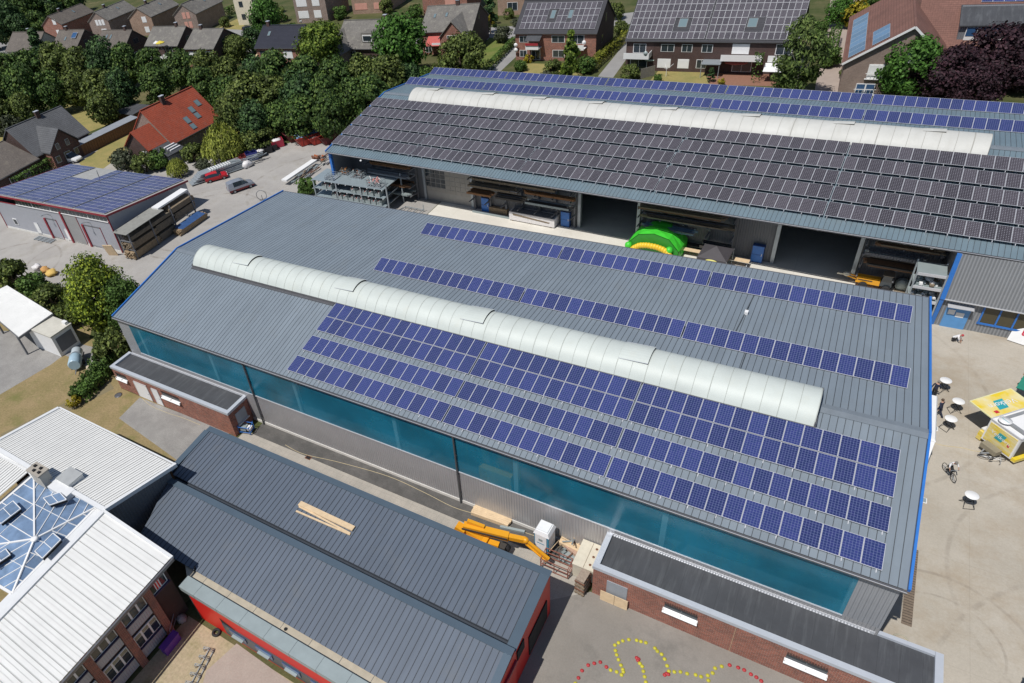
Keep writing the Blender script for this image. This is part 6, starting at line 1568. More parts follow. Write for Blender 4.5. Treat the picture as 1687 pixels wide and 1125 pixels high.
lumber('dark plank stack on the middle level near end of the lumber rack', .2, 2.2, .3, 4.9, 1.55, 2.5, m_timber, 3); lumber('greyed plank stack on the middle level centre of the lumber rack', .2, 2.1, 5.2, 8.8, 1.55, 2.6, m_w2, 4)
lumber('greyed plank stack on the middle level far end of the lumber rack', .2, 2.2, 9.1, 13.0, 1.55, 2.6, m_timber, 5); lumber('thin boards on the top level of the lumber rack', .2, 2.2, .8, 8.0, 2.85, 3.5, m_w2, 6); lumber('top level boards at the far end of the lumber rack', .2, 2.2, 8.6, 13.2, 2.85, 3.7, m_timber, 7)
lumber('tan timbers under the blue tarpaulin beside the lumber rack', 2.6, 4.0, 7.6, 13.2, .1, .9, m_w3, 8)
o = MB().hexa([(2.5, 7.9, .92), (4.1, 7.9, .92), (4.1, 13.0, .92), (2.5, 13.0, .92)], [(2.6, 8.0, 1.15), (3.8, 8.0, .98), (3.8, 12.8, .98), (2.6, 12.8, 1.2)], plain('blue_tarpaulin', (.04, .09, .22), .35, 0, .3, 2)).build('tarpaulin', None); o.matrix_world = RKM; tag(o, 'folded dark blue tarpaulin over timbers at the lumber rack', 'tarpaulin')
p = G(186, 422); o = MB().box((0, 0, 1.0), (1.6, .1, 2.0), m_wood, rz=.3, rx=.25).build('wooden_board', None, (p.x, p.y, 0)); tag(o, 'pale wooden board leaning at the shed corner', 'board')
p0 = G(57, 395); mb = MB()
for k in range(4): mb.bar((0, k * .3, .2), (4.2, k * .3, .2), .08, .08, m_steel)
for k in range(5): mb.bar((k, -.1, .12), (k, 1.0, .12), .1, .12, m_steel)
tag(mb.build('steel_trestle', None, p0, .05), 'low galvanised trestle before the shed gate', 'trestle')
for (u, v, mt, nm, r_) in ((62, 444, m_foil, 'white sack with red scraps at the edge of the yard', (1.0, .8, .6)), (76, 448, plain('orange_sack', (.55, .30, .10), .8, 0, .2, 3), 'orange sack between a white and a yellow one', (.9, .8, .6)), (86, 453, plain('yellow_sack', (.62, .42, .12), .8, 0, .15, 3), 'yellow sack at the edge of the yard by the shrubs', (1.1, .9, .6))):
    lump('sack', nm, 'sack', G(u, v), (r_[0] * .85, r_[1] * .8, r_[2] * .75), mt, 11, 7, .26)
p = G(208, 329 - 0); 

# mixer trailer by the hut and two stools
p = G(131, 600); tk = thing('tank_trailer', 'small pale blue tank trailer parked by the utility hut', 'trailer', (p.x, p.y, 0), -.75)
t = plain('pale_blue_paint', (.34, .47, .56), .35); mb = MB().lathe((-.1, 0, 1.0), [(0, 0), (.62, 0), (.7, .12), (.7, 1.5), (.6, 1.6)], t, 20, 'x'); mb.lathe((1.45, 0, 1.0), [(.58, 0), (.5, -.05), (0, -.05)], m_dark, 18, 'x'); mb.build('tank', tk)
mb = MB().lathe((-1.5, 0, 1.0), [(0, 0), (.5, .02), (.62, .2), (.62, 1.15)], plain('pale_grey_drum', (.45, .50, .53), .4), 18, 'x'); mb.build('drum', tk)
mb = MB().bar((-1.6, -.5, .45), (1.4, -.5, .45), .1, .12, m_dwall).bar((-1.6, .5, .45), (1.4, .5, .45), .1, .12, m_dwall).bar((1.4, 0, .45), (2.4, 0, .4), .08, .08, m_dwall); mb.build('chassis', tk)
for y in (-.62, .62):
    mb = MB(); torus_wheel(mb, (.2, y, .3), .3, .16); mb.build('wheel', tk)
for (u, v, nm) in ((148, 609, 'left stone bollard beside the tank trailer'), (150, 614, 'stone bollard with hollow top nearest the hedge')):
    p = G(u, v); tag(MB().lathe((0, 0, 0), [(.28, 0), (.3, .3), (.24, .5), (.1, .52)], plain('sandstone', (.45, .38, .28), .9) if u == 148 else bpy.data.materials['sandstone'], 16).build('stone_bollard', None, p), nm, 'bollard')
p = G(195, 651); tag(MB().lathe((0, 0, 0), [(.40, 0), (.42, .02), (.3, .03), (.0, .03)], m_gutter, 20).build('manhole_cover', None, Vector((p.x, p.y, .01))), 'round manhole cover in the dry lawn', 'manhole')

# blue trolley by the annex end wall
p = G(408, 711); tr = thing('transport_trolley', 'blue framed trolley with white boxes at the annex end wall', 'trolley', (p.x, p.y, 0), .25)
mb = MB()
for z in (.3, .9):
    for a, b in (((-.6, -.4), (.6, -.4)), ((.6, -.4), (.6, .4)), ((.6, .4), (-.6, .4)), ((-.6, .4), (-.6, -.4))): mb.bar((*a, z), (*b, z), .05, .05, m_blue)
for a in (-.6, .6):
    for b in (-.4, .4): mb.bar((a, b, .1), (a, b, 1.1), .05, .05, m_blue)
mb.build('frame', tr); mb = MB().box((-.2, 0, .55), (.6, .6, .4), m_zinc).box((.35, .05, .5), (.4, .5, .3), m_white); mb.build('boxes', tr)
for a in (-.5, .5):
    for b in (-.35, .35): mb = MB(); torus_wheel(mb, (a, b, .08), .08, .05); mb.build('castor', tr)

# ------------------------------------------------------------------ between red hall and near hall
bl = thing('boom_lift', 'yellow articulated boom lift with folded arms behind the dark roof', 'boom lift', (43, -13.6, 0))
bo_ = Vector((43, -13.6, 0)); m_dkst = plain('dark_machine', (.05, .045, .04), .6)
gp = lambda u, v, z: G(u, v, z) - bo_
mb = MB().box((-.4, 0, .75), (2.6, 1.7, .5), m_dkst).box((-.6, 0, 1.25), (2.2, 1.4, .6), m_yel); mb.build('chassis', bl)
for a in (-1.3, .5):
    for b in (-.85, .85): mb = MB(); torus_wheel(mb, (a, b, .42), .42, .3); mb.build('wheel', bl)
a, b, c_ = gp(764, 866, 2.3), gp(838, 884, 2.1), gp(866, 890, 2.0)
mb = MB().bar(a, b, .5, .5, m_yel).bar(b, c_, .36, .36, m_yel).bar(a + Vector((.2, .22, .35)), a.lerp(b, .45) + Vector((0, .1, .2)), .25, .45, m_yel); mb.bar(a + Vector((0, -.32, .05)), b + Vector((0, -.32, .05)), .06, .14, m_dkst); mb.build('upper_boom', bl)
mb = MB().bar(a + Vector((-.1, 0, -.3)), gp(801, 893, 1.2), .5, .45, m_yel).bar(gp(799, 892, 1.15), gp(822, 899, 1.1), .42, .4, m_yel); mb.build('lower_boom', bl)
mb = MB().box(gp(758, 872, 1.85), (.75, .6, .9), m_yel, ry=.35).box(gp(758, 872, 1.85), (.3, .66, .3), m_dkst); mb.build('knuckle', bl)
mb = MB().bar(c_, gp(904, 921, 1.0), .2, .22, m_yel).bar(gp(866, 896, 1.7), gp(900, 925, .95), .1, .1, m_yel).ball(gp(866, 890, 2.0), .25, m_yel, 10, 6); mb.build('jib', bl)
mb = MB().box(gp(826, 901, .9), (.7, .5, .5), m_dkst).lathe(gp(832, 902, .7), [(0, -.2), (.4, -.2), (.4, .2), (0, .2)], m_black, 14, 'y'); mb.build('counterweight', bl)
kb = gp(917, 930, .5); kb.z = 0.15; mb = MB(); rr = plain('red_brown_rail', (.25, .09, .06), .6)
for z in (.05, .55, 1.05):
    for s, e_ in (((-1.0, -.5), (1.0, -.5)), ((1.0, -.5), (1.0, .5)), ((1.0, .5), (-1.0, .5)), ((-1.0, .5), (-1.0, -.5))): mb.bar(kb + Vector((*s, z)), kb + Vector((*e_, z)), .05, .05, rr)
for x in (-1, 0, 1):
    for y in (-.5, .5): mb.bar(kb + Vector((x, y, 0)), kb + Vector((x, y, 1.05)), .05, .05, rr)
mb.build('basket', bl)

def text_mesh(s, size, mat, ext=.004):
    cu = bpy.data.curves.new('lettering', 'FONT'); cu.body = s; cu.size = size; cu.extrude = ext; cu.align_x = 'CENTER'; cu.align_y = 'CENTER'; cu.shear = .0
    o = bpy.data.objects.new('lettering', cu); COL.objects.link(o); dg = bpy.context.evaluated_depsgraph_get(); me = bpy.data.meshes.new_from_object(o.evaluated_get(dg)); bpy.data.objects.remove(o); bpy.data.curves.remove(cu)
    me.materials.clear(); me.materials.append(mat); return me
def text_part(parent, s, size, mat, m4, name='lettering'):
    o = bpy.data.objects.new(name, text_mesh(s, size, mat)); COL.objects.link(o); link_child(o, parent); o.matrix_basis = m4; return o
def M4(o, ax, ay):
    ax = Vector(ax).normalized(); ay = Vector(ay); ay = (ay - ax * ay.dot(ax)).normalized(); m = Matrix((ax, ay, ax.cross(ay))).transposed().to_4x4(); m.translation = Vector(o); return m
wc = thing('portable_toilet', 'white and blue portable toilet cabin standing against the silver wall', 'toilet cabin', (46.95, -10.95, 0), -.05)
m_wcb = plain('toilet_blue', (.05, .22, .34), .45); m_wcw = plain('toilet_white', (.72, .74, .76), .45, 0, .04)
mb = MB().bx(-.56, .56, -.56, .56, .12, 2.05, m_wcb); mb.build('cabin', wc)
mb = MB().bx(-.48, .40, -.6, -.55, .14, 1.98, m_wcw).bx(.57, .60, -.46, .46, .5, 1.98, m_wcw); wd = mb.build('door', wc)
mb = MB().bx(-.2, .1, -.615, -.6, 1.35, 1.6, m_zinc).bx(-.34, .24, -.612, -.6, 1.05, 1.12, m_wcb); mb.build('door_sign', wd)
mb = MB().hexa([(-.62, -.62, 2.02), (.62, -.62, 2.02), (.62, .62, 2.02), (-.62, .62, 2.02)], [(-.48, -.5, 2.34), (.48, -.5, 2.34), (.48, .5, 2.34), (-.48, .5, 2.34)], m_wcw).bx(-.4, .4, -.42, .42, 2.34, 2.42, m_wcw); mb.build('roof', wc)
mb = MB().bx(-.6, .6, -.6, .6, 0, .12, m_dkst); mb.build('skid', wc)
for (u0, v0, u1, v1, w, h, nm, mt) in ((780, 840, 842, 862, .85, .35, 'thick bundle of pale planks beside the wall plinth', m_wood), (824, 867, 866, 876, .22, .2, 'single grey pipe lying right of the pale plank bundle', m_zinc)):
    a, b = G(u0, v0, .15), G(u1, v1, .15); a.z = b.z = h / 2; d = b - a; mb = MB()
    n = 5 if w > .4 else 1; s = Vector((-d.y, d.x, 0)).normalized()
    for k in range(n):
        for q in range(2 if n > 1 else 1): mb.bar(s * (k - (n - 1) / 2) * w / n + Vector((0, 0, q * h / 2 - h / 4 if n > 1 else 0)) - d * rnd.uniform(0, .02), d * rnd.uniform(.96, 1.0) + s * (k - (n - 1) / 2) * w / n + Vector((0, 0, q * h / 2 - h / 4 if n > 1 else 0)), w / n * .94, h / 2 * .94 if n > 1 else h, mt)
    tag(mb.build('plank_bundle' if n > 1 else 'loose_pipe', None, a), nm, 'planks' if n > 1 else 'pipe')
# scrap, pallets, white box
p = G(938, 908); mb = MB(); r = random.Random(5)
for k in range(46):
    a = Vector((r.uniform(-1.3, 1.3), r.uniform(-.9, .9), r.uniform(.05, .8))); d = Vector((r.uniform(-1, 1), r.uniform(-1, 1), r.uniform(-.35, .35))).normalized() * r.uniform(.5, 1.7); mb.bar(a, a + d, r.choice((.05, .09, .16)), .05, r.choice((m_timber, m_rust, m_wood, m_zinc, m_timber)))
tag(mb.build('scrap_heap', None, Vector((p.x + .4, p.y + .9, 0))), 'tangled heap of scrap wood and rods beside the toilet cabin', 'scrap heap')
for (u, v, L, w, h, yw, mt, nm) in ((948, 897, 2.3, 1.0, .35, -.1, m_wood, 'pale bundle of boards lying against the silver wall'), (951, 909, 1.8, .6, .3, -.35, plain('pink_boards', (.42, .28, .21), .85, 0, .2, 3), 'pinkish boards below the pale bundle of boards')):
    p = G(u, v, .4); mb = MB()
    for k in range(5):
        for q in range(2): mb.box((0, (k - 2) * w / 5, h * (.25 + .5 * q)), (L * rnd.uniform(.92, 1.05), w / 5 * .92, h * .46), mt)
    tag(mb.build('board_bundle', None, Vector((p.x, p.y, .15)), yw), nm, 'boards')
p = G(925, 925); rkk = MB()
for k in range(5): rkk.bar((0, k * .32, .15 + .05 * k), (-.2, k * .32 + .1, .15), .3, .08, m_zinc)
for k in range(4): a = Vector((k * .45, 0, .12)); rkk.bar(a, a + Vector((.9, 2.3, .0)), .38, .1, m_zinc)
for k in range(3): a = Vector((.3 + k * .5, .2, .35)); rkk.bar(a, a + Vector((.85, 2.1, .1)), .06, .06, m_rust)
tag(rkk.build('slab_rack', None, Vector((p.x, p.y, 0))), 'long grey slabs under rusty rods beside the boom lift basket', 'slabs')
bx0 = thing('insulation_crate', 'cream crate with a lidded top standing at the annex corner', 'crate', (50.3, -11.2, 0), 0); m_crm = plain('cream_crate', (.58, .54, .44), .8, 0, .1, 3)
mb = MB().bx(-.75, .75, -1.1, 1.1, .1, 1.35, m_crm); mb.build('body', bx0); mb = MB().bx(-.78, .78, -1.13, 1.13, 1.35, 1.45, m_crm)
for q in (-.7, 0, .7): mb.lathe((.35, q, 1.45), [(.09, 0), (.09, .03), (0, .03)], m_rust, 10)
mb.bar((0, -1.1, 1.456), (0, 1.1, 1.456), .03, .012, m_timber); mb.build('lid', bx0)
mb = MB()
for k in range(4):
    for q in (-.25, 0, .25): mb.bx(-.55, .55, q - .06, q + .06, k * .42, k * .42 + .1, m_timber)
    for q in (-.5, 0, .5): mb.bx(q - .05, q + .05, -.35, .35, k * .42 + .1, k * .42 + .2, m_rust if k % 2 else m_timber)
    mb.bx(-.5, .5, -.3, .3, k * .42 + .2, k * .42 + .4, plain('stone_blocks', (.30, .24, .19), .9, 0, .3, 6) if k == 0 else bpy.data.materials['stone_blocks'])
tag(mb.build('pallet_stack', None, Vector((50.55, -13.0, 0)), 1.45), 'leaning pallet stack with stone blocks at the annex end', 'pallets')
mb = MB().bx(.55 - .55, .6, -.6, .6, 0, .5, m_crm); 
p = G(962, 922); tag(MB().box((0, 0, .12), (.5, .7, .22), m_ygold).box((0, 0, .26), (.35, .5, .06), m_ygold).build('yellow_tray', None, Vector((p.x - .3, p.y + .4, 0)), .3), 'small yellow tray left of the cream crate', 'tray')
a2 = A2y - .08
for i, (u0, v0, u1, v1) in enumerate(((986, 992, 1010, 1001), (1010, 1000, 1033, 1007))):
    a, b = G(u0, v0), G(u1, v1); mb = MB(); w = (b.x - a.x) * .96
    for k in range(4): mb.box((w / 2, 0, .15 + k * .26), (w, .04, .25), m_wood, rx=-.12)
    tag(mb.build('leaning_panel', None, Vector((a.x, A2y - .22, 0))), ('left', 'right')[i] + ' fresh wooden panel leaning below the grey shutter', 'panel')
def cable(label, pts, r_, mat, name='hose'):
    P = [Vector((p.x, p.y, .02)) for p in pts]; Q = []
    for i in range(len(P) - 1):
        p0, p1, p2, p3 = P[max(0, i - 1)], P[i], P[i + 1], P[min(len(P) - 1, i + 2)]
        for k in range(6):
            t = k / 6; Q.append(.5 * ((2 * p1) + (p2 - p0) * t + (2 * p0 - 5 * p1 + 4 * p2 - p3) * t * t + (3 * p1 - p0 - 3 * p2 + p3) * t ** 3))
    Q.append(P[-1]); tag(MB().path([q - P[0] for q in Q], r_, mat, 5).build(name, None, P[0]), label, 'hose')
m_hose = plain('straw_hose', (.50, .42, .26), .7)
cable('thin straw coloured hose running along the wall to the toilet cabin', [G(*q) for q in ((470, 733), (500, 748), (560, 762), (640, 785), (700, 812), (748, 836), (800, 852), (850, 872), (890, 886))], .022, m_hose)
cable('straw coloured hose crossing the pavers below the annex door', [G(*q) for q in ((235, 657), (248, 668), (275, 680), (300, 688), (330, 700))], .022, m_hose)
cable('pair of sandy hoses crossing the yard to the drinks trailer', [G(*q) for q in ((1540, 731), (1560, 735), (1585, 738), (1605, 743), (1622, 744))], .03, m_hose)
p = G(508, 754); tag(MB().bx(-.3, .3, -.2, .2, 0, .02, m_rust).bx(-.22, .22, -.14, .14, .02, .03, m_dark).build('drain_grate', None, Vector((p.x, p.y, .01))), 'rusty drain grate in the walkway', 'grate')
a, b = G(1505, 905), G(1493, 1030); mb = MB().bar((0, 0, 0), b - a, .55, .012, plain('rusty_channel', (.17, .13, .095), .8, 0, .25, 4))
for k in range(30): mb.bar((b - a) * (k / 30) + Vector((-.26, 0, .008)), (b - a) * (k / 30) + Vector((.26, 0, .008)), .03, .006, m_dark)
tag(mb.build('drain_channel', None, Vector((a.x, a.y, .02))), 'brown drain channel in the concrete beside the near hall gable', 'drain')
p = G(1484, 1056); tag(MB().torus((0, 0, .03), .42, .05, plain('cast_ring', (.36, .34, .27), .8), 'z', 24, 6).build('manhole_ring', None, p), 'round pale manhole ring behind the annex parapet', 'manhole')
# red and yellow caps laid out as a figure
proto = {}
CH = 'caps laid out as a figure on the court'
for kind, mt in (('yellow', plain('yellow_cap', (.46, .42, .03), .6, 0, .25, 2)), ('red', plain('red_cap', (.38, .03, .035), .6, 0, .25, 2))):
    proto[kind] = MB().lathe((0, 0, 0), [(.12, 0), (.12, .02), (.10, .06), (.04, .09), (0, .095)], mt, 14).mesh(kind + '_cap')
YC = [(1013, 1063), (1019, 1059), (1026, 1056), (1036, 1054), (1049, 1055), (1056, 1057), (1064, 1059), (1079, 1068), (1083, 1073), (1090, 1078), (1095, 1086), (1099, 1097), (1102, 1106), (1111, 1107), (1121, 1107), (1132, 1110), (1146, 1112), (1155, 1115), (1166, 1113), (1167, 1121), (1174, 1109), (1178, 1101), (1189, 1098), (1014, 1072), (1016, 1079), (1019, 1087), (1023, 1096), (1026, 1103), (1027, 1107), (1024, 1112), (1016, 1107), (1006, 1104), (1054, 1093), (1058, 1098), (1060, 1106), (1062, 1115), (1064, 1124), (1169, 1130), (948, 1126)]
RC = [(969, 1096), (979, 1093), (989, 1091), (999, 1099), (959, 1105), (953, 1117), (1049, 1084), (1051, 1088), (1095, 1112), (1098, 1110), (1202, 1096), (1216, 1100), (1226, 1104), (1237, 1111), (1246, 1116), (1254, 1122), (1101, 1111), (1052, 1086)]
for kind, L_ in (('yellow', YC), ('red', RC)):
    for (u, v) in L_:
        p = G(u, v); o = bpy.data.objects.new('ground_marker', proto[kind]); COL.objects.link(o); o.location = (p.x, p.y, .014)
        tag(o, '%s round cap, one of the figure laid out on the court' % kind, 'marker', kind + ' ' + CH)

# ------------------------------------------------------------------ school yard corner
p = G(357, 1043); tag(MB().torus((0, 0, .1), .24, .1, m_black, 'z', 20, 8).build('car_tyre', None, p), 'black tyre lying before the red wall', 'tyre')
p = G(284, 1064); o = MB().bx(-.25, .25, -.7, .7, 0, .75, plain('purple_box', (.12, .035, .30), .5)).bx(-.28, .28, -.73, .73, .75, .8, bpy.data.materials['purple_box']).build('purple_bench_box', None, Vector((p.x, p.y, 0)), .05); tag(o, 'purple box standing below the school windows', 'box')
bkr = thing('bicycle_stand', 'galvanised bicycle stand on the dry sand of the school yard', 'bicycle stand', G(331, 1103), math.radians(15))
mb = MB().bar((-.12, -1.5, .08), (-.12, 1.5, .08), .06, .06, m_steel).bar((.25, -1.5, .08), (.25, 1.5, .08), .06, .06, m_steel); mb.build('base_rail', bkr)
for k in range(5):
    y = -1.2 + k * .6; mb = MB().path([(-.4, y, .04), (-.35, y, .5), (.1, y, .55), (.3, y, .1)], .025, m_steel).path([(-.4, y + .1, .04), (-.35, y + .1, .5), (.1, y + .1, .55), (.3, y + .1, .1)], .025, m_steel); mb.build('wheel_holder', bkr)
rl = thing('entrance_railing', 'steel hand railing in the shaded corner between school and red hall', 'railing', G(275, 1028), .1)
mb = MB().path([(-.6, .8, 0), (-.6, .8, 1.0), (.5, .8, 1.0), (1.2, -.6, .9), (1.2, -.6, 0)], .03, m_steel).path([(.5, .8, 1), (.5, .8, 0)], .03, m_steel).path([(-.6, .8, .5), (.5, .8, .5), (1.2, -.6, .45)], .02, m_steel); mb.build('rail', rl)
lump('shopping_bags', 'grey sack heap beside the railing in the shaded corner', 'sack', G(301, 1022), (.4, .35, .3), m_greyb)

# ------------------------------------------------------------------ long fence wall, garage row and lamps at the left
gr = thing('fence_wall', 'long dark board fence with a grey sheet roof along the dry lawns', 'fence', (-67.4, 31.0, 0))
mb = MB()
for k in range(28): mb.bx(-.04, .06, k * .6, k * .6 + .56, 0, 2.1, m_wooddk)
mb.build('boards', gr); mb = MB()
for k in range(7): mb.bx(-.12, -.02, k * 2.75 - .06, k * 2.75 + .06, 0, 2.15, m_dwall)
mb.build('posts', gr); mb = MB().hexa([(-2.2, 0, 2.15), (.15, 0, 2.15), (.15, 16.6, 2.15), (-2.2, 16.6, 2.15)], [(-2.2, 0, 2.5), (.15, 0, 2.22), (.15, 16.6, 2.22), (-2.2, 16.6, 2.5)], plain('fence_roof', (.25, .27, .30), .6)); mb.build('sheet_roof', gr)
cpo = thing('garden_shed', 'low shed with a grey felt roof at the far end of the fence', 'shed', (-81, 48.5, 0)); mb = MB().bx(0, 11, 0, 4.5, 0, 2.2, m_wooddk); mb.build('wall', cpo); mb = MB().hexa([(-.2, -.3, 2.2), (11.2, -.3, 2.2), (11.2, 4.8, 2.5), (-.2, 4.8, 2.5)], [(-.2, -.3, 2.3), (11.2, -.3, 2.3), (11.2, 4.8, 2.6), (-.2, 4.8, 2.6)], m_memb); mb.build('roof', cpo)
def lamp(label, u, v, H_):
    p = G(u, v); l = thing('street_lamp', label, 'street lamp', (p.x, p.y, 0)); mb = MB().tube((0, 0, 0), (0, 0, H_ * .8), .1, m_zinc, 8, .07).path([(0, 0, H_ * .8), (-.4, 0, H_ * .92), (-1.2, 0, H_), (-2.2, 0, H_ * 1.0)], .06, m_zinc); mb.build('pole', l); mb = MB().box((-2.4, 0, H_ - .02), (.9, .3, .16), m_zinc); mb.build('lamp_head', l)
lamp('curved street lamp before the dark wood', 57, 46, 7.5)
for (u, v, z0, mt, nm, r_) in ((262, 83, 4.3, m_white, 'white folded parasol on the balcony of a grey tiled house', .9), (268, 83, 4.3, plain('yellow_parasol_cloth', (.62, .50, .06), .8), 'yellow parasol on the balcony of a grey tiled house', 1.2), (1058, 108, 0, plain('blue_parasol_cloth', (.12, .35, .62), .8), 'blue parasol in the garden of the wide solar house', 1.5), (1071, 113, 0, plain('mint_parasol_cloth', (.50, .62, .54), .8), 'mint green parasol in front of the blue one', 1.6), (1212, 118, 0, plain('faded_red_cloth', (.42, .13, .12), .8), 'large faded red parasol on the brick terrace', 2.3)):
    p = G(u, v, z0); ps = thing('parasol', nm, 'parasol', (p.x, p.y, z0)); h_ = 2.5
    mb = MB().tube((0, 0, 0), (0, 0, h_), .035, m_white, 8); mb.build('pole', ps)
    mb = MB(); k = 8
    for i in range(k):
        a, b = 2 * PI * i / k, 2 * PI * (i + 1) / k; mb.face([(0, 0, h_), (r_ * math.cos(a), r_ * math.sin(a), h_ - .5), (r_ * math.cos(b), r_ * math.sin(b), h_ - .5)], mt); mb.face([(r_ * math.cos(a), r_ * math.sin(a), h_ - .5), (r_ * math.cos(a), r_ * math.sin(a), h_ - .65), (r_ * math.cos(b), r_ * math.sin(b), h_ - .65), (r_ * math.cos(b), r_ * math.sin(b), h_ - .5)], mt)
    mb.build('canopy', ps)
p = G(1097, 126); dr = thing('clothes_dryer', 'white rotary clothes dryer on the small lawn', 'clothes dryer', p); mb = MB().tube((0, 0, 0), (0, 0, 1.7), .04, m_white, 8)
for i in range(4): mb.bar((0, 0, 1.3), (1.2 * math.cos(i * PI / 2 + .6), 1.2 * math.sin(i * PI / 2 + .6), 2.1), .05, .05, m_white)
mb.build('arms', dr)
p0, p1 = G(1055, 130), G(1078, 124); tag(MB().bar(Vector((0, 0, .9)), p1 - p0 + Vector((0, 0, .9)), .08, 1.8, plain('wood_screen', (.22, .20, .17), .85, 0, .25, 3)).build('garden_screen', None, p0), 'greyed wooden screen beside the parasols', 'screen')
for (u, v, w, d, h_, mt, nm) in ((450, 108, 7, 5, 2.6, m_zinc, 'flat grey garage roof below the awning'), (486, 104, 9, 4, 2.6, m_zinc, 'pale corrugated garage left of the ash trunk'), (345, 96, 11, 4, 2.8, m_zinc, 'pale glass terrace roof below the red brick balconies'), (300, 92, 5, 4, 2.6, m_zinc, 'small grey terrace roof beside the parasol house')):
    p = G(u, v); gg = thing('garage', nm, 'garage', (p.x - w / 2, p.y, 0), .07); mb = MB().bx(.1, w - .1, .1, d - .1, 0, h_, m_brickp); mb.build('wall', gg); mb = MB().bx(0, w, 0, d, h_, h_ + .15, mt); mb.build('roof', gg)
    mb = MB().bx(.8, w * .5, .05, .1, .1, 2.1, m_white); mb.build('garage_door', gg)
p = G(437, 108); aw = thing('awning', 'cream awning in front of the black glazed roof house', 'awning', (p.x - 2.5, p.y - .5, 0)); mb = MB().hexa([(0, 0, 2.2), (4.6, 0, 2.2), (4.6, 2.8, 3.1), (0, 2.8, 3.1)], [(0, 0, 2.26), (4.6, 0, 2.26), (4.6, 2.8, 3.16), (0, 2.8, 3.16)], plain('cream_awning', (.62, .50, .30), .8)); mb.build('cloth', aw); mb = MB().bx(.1, .16, 0, .06, 0, 2.2, m_white).bx(4.4, 4.46, 0, .06, 0, 2.2, m_white); mb.build('post', aw)
# ------------------------------------------------------------------ racks and stock under the canopy of the far hall
def gB(u, v, z=0): return BLc(G(u, v, z))
m_shelf = plain('shelf_sheet', (.30, .36, .39), .45, .3, .1, 2)
sr = thing('shelf_rack', 'open galvanised shelf rack with three tiers of grey boxes before the far hall', 'rack', (-6.4, 30.2, 0)); sw_, sd_ = 13.3, 3.9
for z in (1.1, 2.4, 3.7):
    mb = MB().bx(0, sw_ - .5, 0, sd_ * (.55 if z < 3.5 else 1), z, z + .07, m_shelf)
    for k in range(11): mb.bx(k * 1.26 - .05, k * 1.26 + .05, -.06, sd_, z - .14, z, m_steel)
    mb.build('shelf', sr)
for x in (.2, 4.4, 8.8, sw_):
    for y in (.0, sd_ - .1): mb = MB().bx(x - .08, x + .08, y, y + .16, 0, 4.55 if x == sw_ else 3.7, m_steel); mb.build('upright', sr)
for k in range(11):
    mb = MB()
    for z in (1.1, 2.4, 3.7): mb.ball((k * 1.26, -.08, z - .05), .07, m_white, 6, 4)
    mb.build('arm_caps', sr)
boxme = MB(); t = .03; bw, bd, bh = .82, 1.15, .78
boxme.bx(0, bw, 0, t, 0, bh * .62, m_zinc).bx(0, bw, bd - t, bd, 0, bh, m_zinc).bx(0, t, t, bd - t, 0, bh, m_zinc).bx(bw - t, bw, t, bd - t, 0, bh, m_zinc).bx(t, bw - t, t, bd - t, 0, t, m_zinc)
boxme = boxme.mesh('stock_box'); partm = []
for s_ in range(3):
    r = random.Random(s_); mb = MB()
    for _ in range(16): a = Vector((r.uniform(.08, .6), r.uniform(.05, .8), r.uniform(.12, .6))); mb.box(a, (r.uniform(.08, .25), r.uniform(.1, .3), r.uniform(.08, .2)), r.choice((plain('pink_tag', (.55, .22, .20), .6) if s_ == 0 and 'pink_tag' not in bpy.data.materials else bpy.data.materials['pink_tag'], m_white, m_zinc, m_steel)), rz=r.uniform(0, 3))
    partm.append(mb.mesh('fittings'))
TI = ('bottom', 'middle', 'top')
ORDN = ('first', 'second', 'third', 'fourth', 'fifth', 'sixth', 'seventh', 'eighth', 'ninth')
for tier, z, xs in ((0, 1.17, [3.3 + k * 1.0 for k in range(9)]), (1, 2.47, [1.7, 2.7, 7.0, 8.0, 9.05, 10.1, 11.2])):
    for k, x in enumerate(xs):
        b = thing('stock_box', '%s grey steel box from the left on the %s shelf of the open rack' % (ORDN[k], TI[tier]), 'box', (-6.4 + x, 30.25, z), 0, 'grey boxes on the open shelf rack')
        for nm, me in (('box', boxme), ('fittings', partm[k % 3])):
            o = bpy.data.objects.new(nm, me); COL.objects.link(o); link_child(o, b)
def cage(label, x, y, z, w, d, h, mt, n, seed):
    r = random.Random(seed); c = thing('wire_crate', label, 'crate', (x, y, z)); mb = MB()
    for zz in (.05, h * .5, h):
        for s, e_ in (((0, 0), (w, 0)), ((w, 0), (w, d)), ((w, d), (0, d)), ((0, d), (0, 0))): mb.bar((*s, zz), (*e_, zz), .04, .04, m_steel)
    for q in ((0, 0), (w, 0), (w, d), (0, d), (w / 2, 0), (w / 2, d)): mb.bar((*q, 0), (*q, h), .04, .04, m_steel)
    mb.bx(0, w, 0, d, 0, .04, m_steel); mb.build('frame', c); mb = MB()
    for _ in range(n): a = Vector((r.uniform(.05, w - .3), r.uniform(.05, d - .2), r.uniform(.1, h * 1.1))); mb.bar(a, a + Vector((r.uniform(-.5, .5), r.uniform(-.4, .4), r.uniform(-.1, .4))), r.uniform(.05, .16), .07, r.choice(mt))
    mb.build('scrap', c)
cage('wire crate of rusty scrap on the top shelf near the blue post', -6.4 + 3.6, 32.7, 3.78, 1.2, 1.0, .7, (m_rust, plain('orange_scrap', (.40, .16, .04), .7), m_timber), 26, 1)
cage('large wire crate of silvery scrap on the top shelf', -6.4 + 5.8, 32.2, 3.78, 1.9, 1.4, .8, (m_zinc, m_steel, m_rust), 46, 2)
cage('steel bin of pale profiles at the right front of the top shelf', -6.4 + 10.0, 30.4, 3.78, 2.2, 1.4, .9, (m_zinc, m_white, bpy.data.materials['pink_tag']), 44, 3)
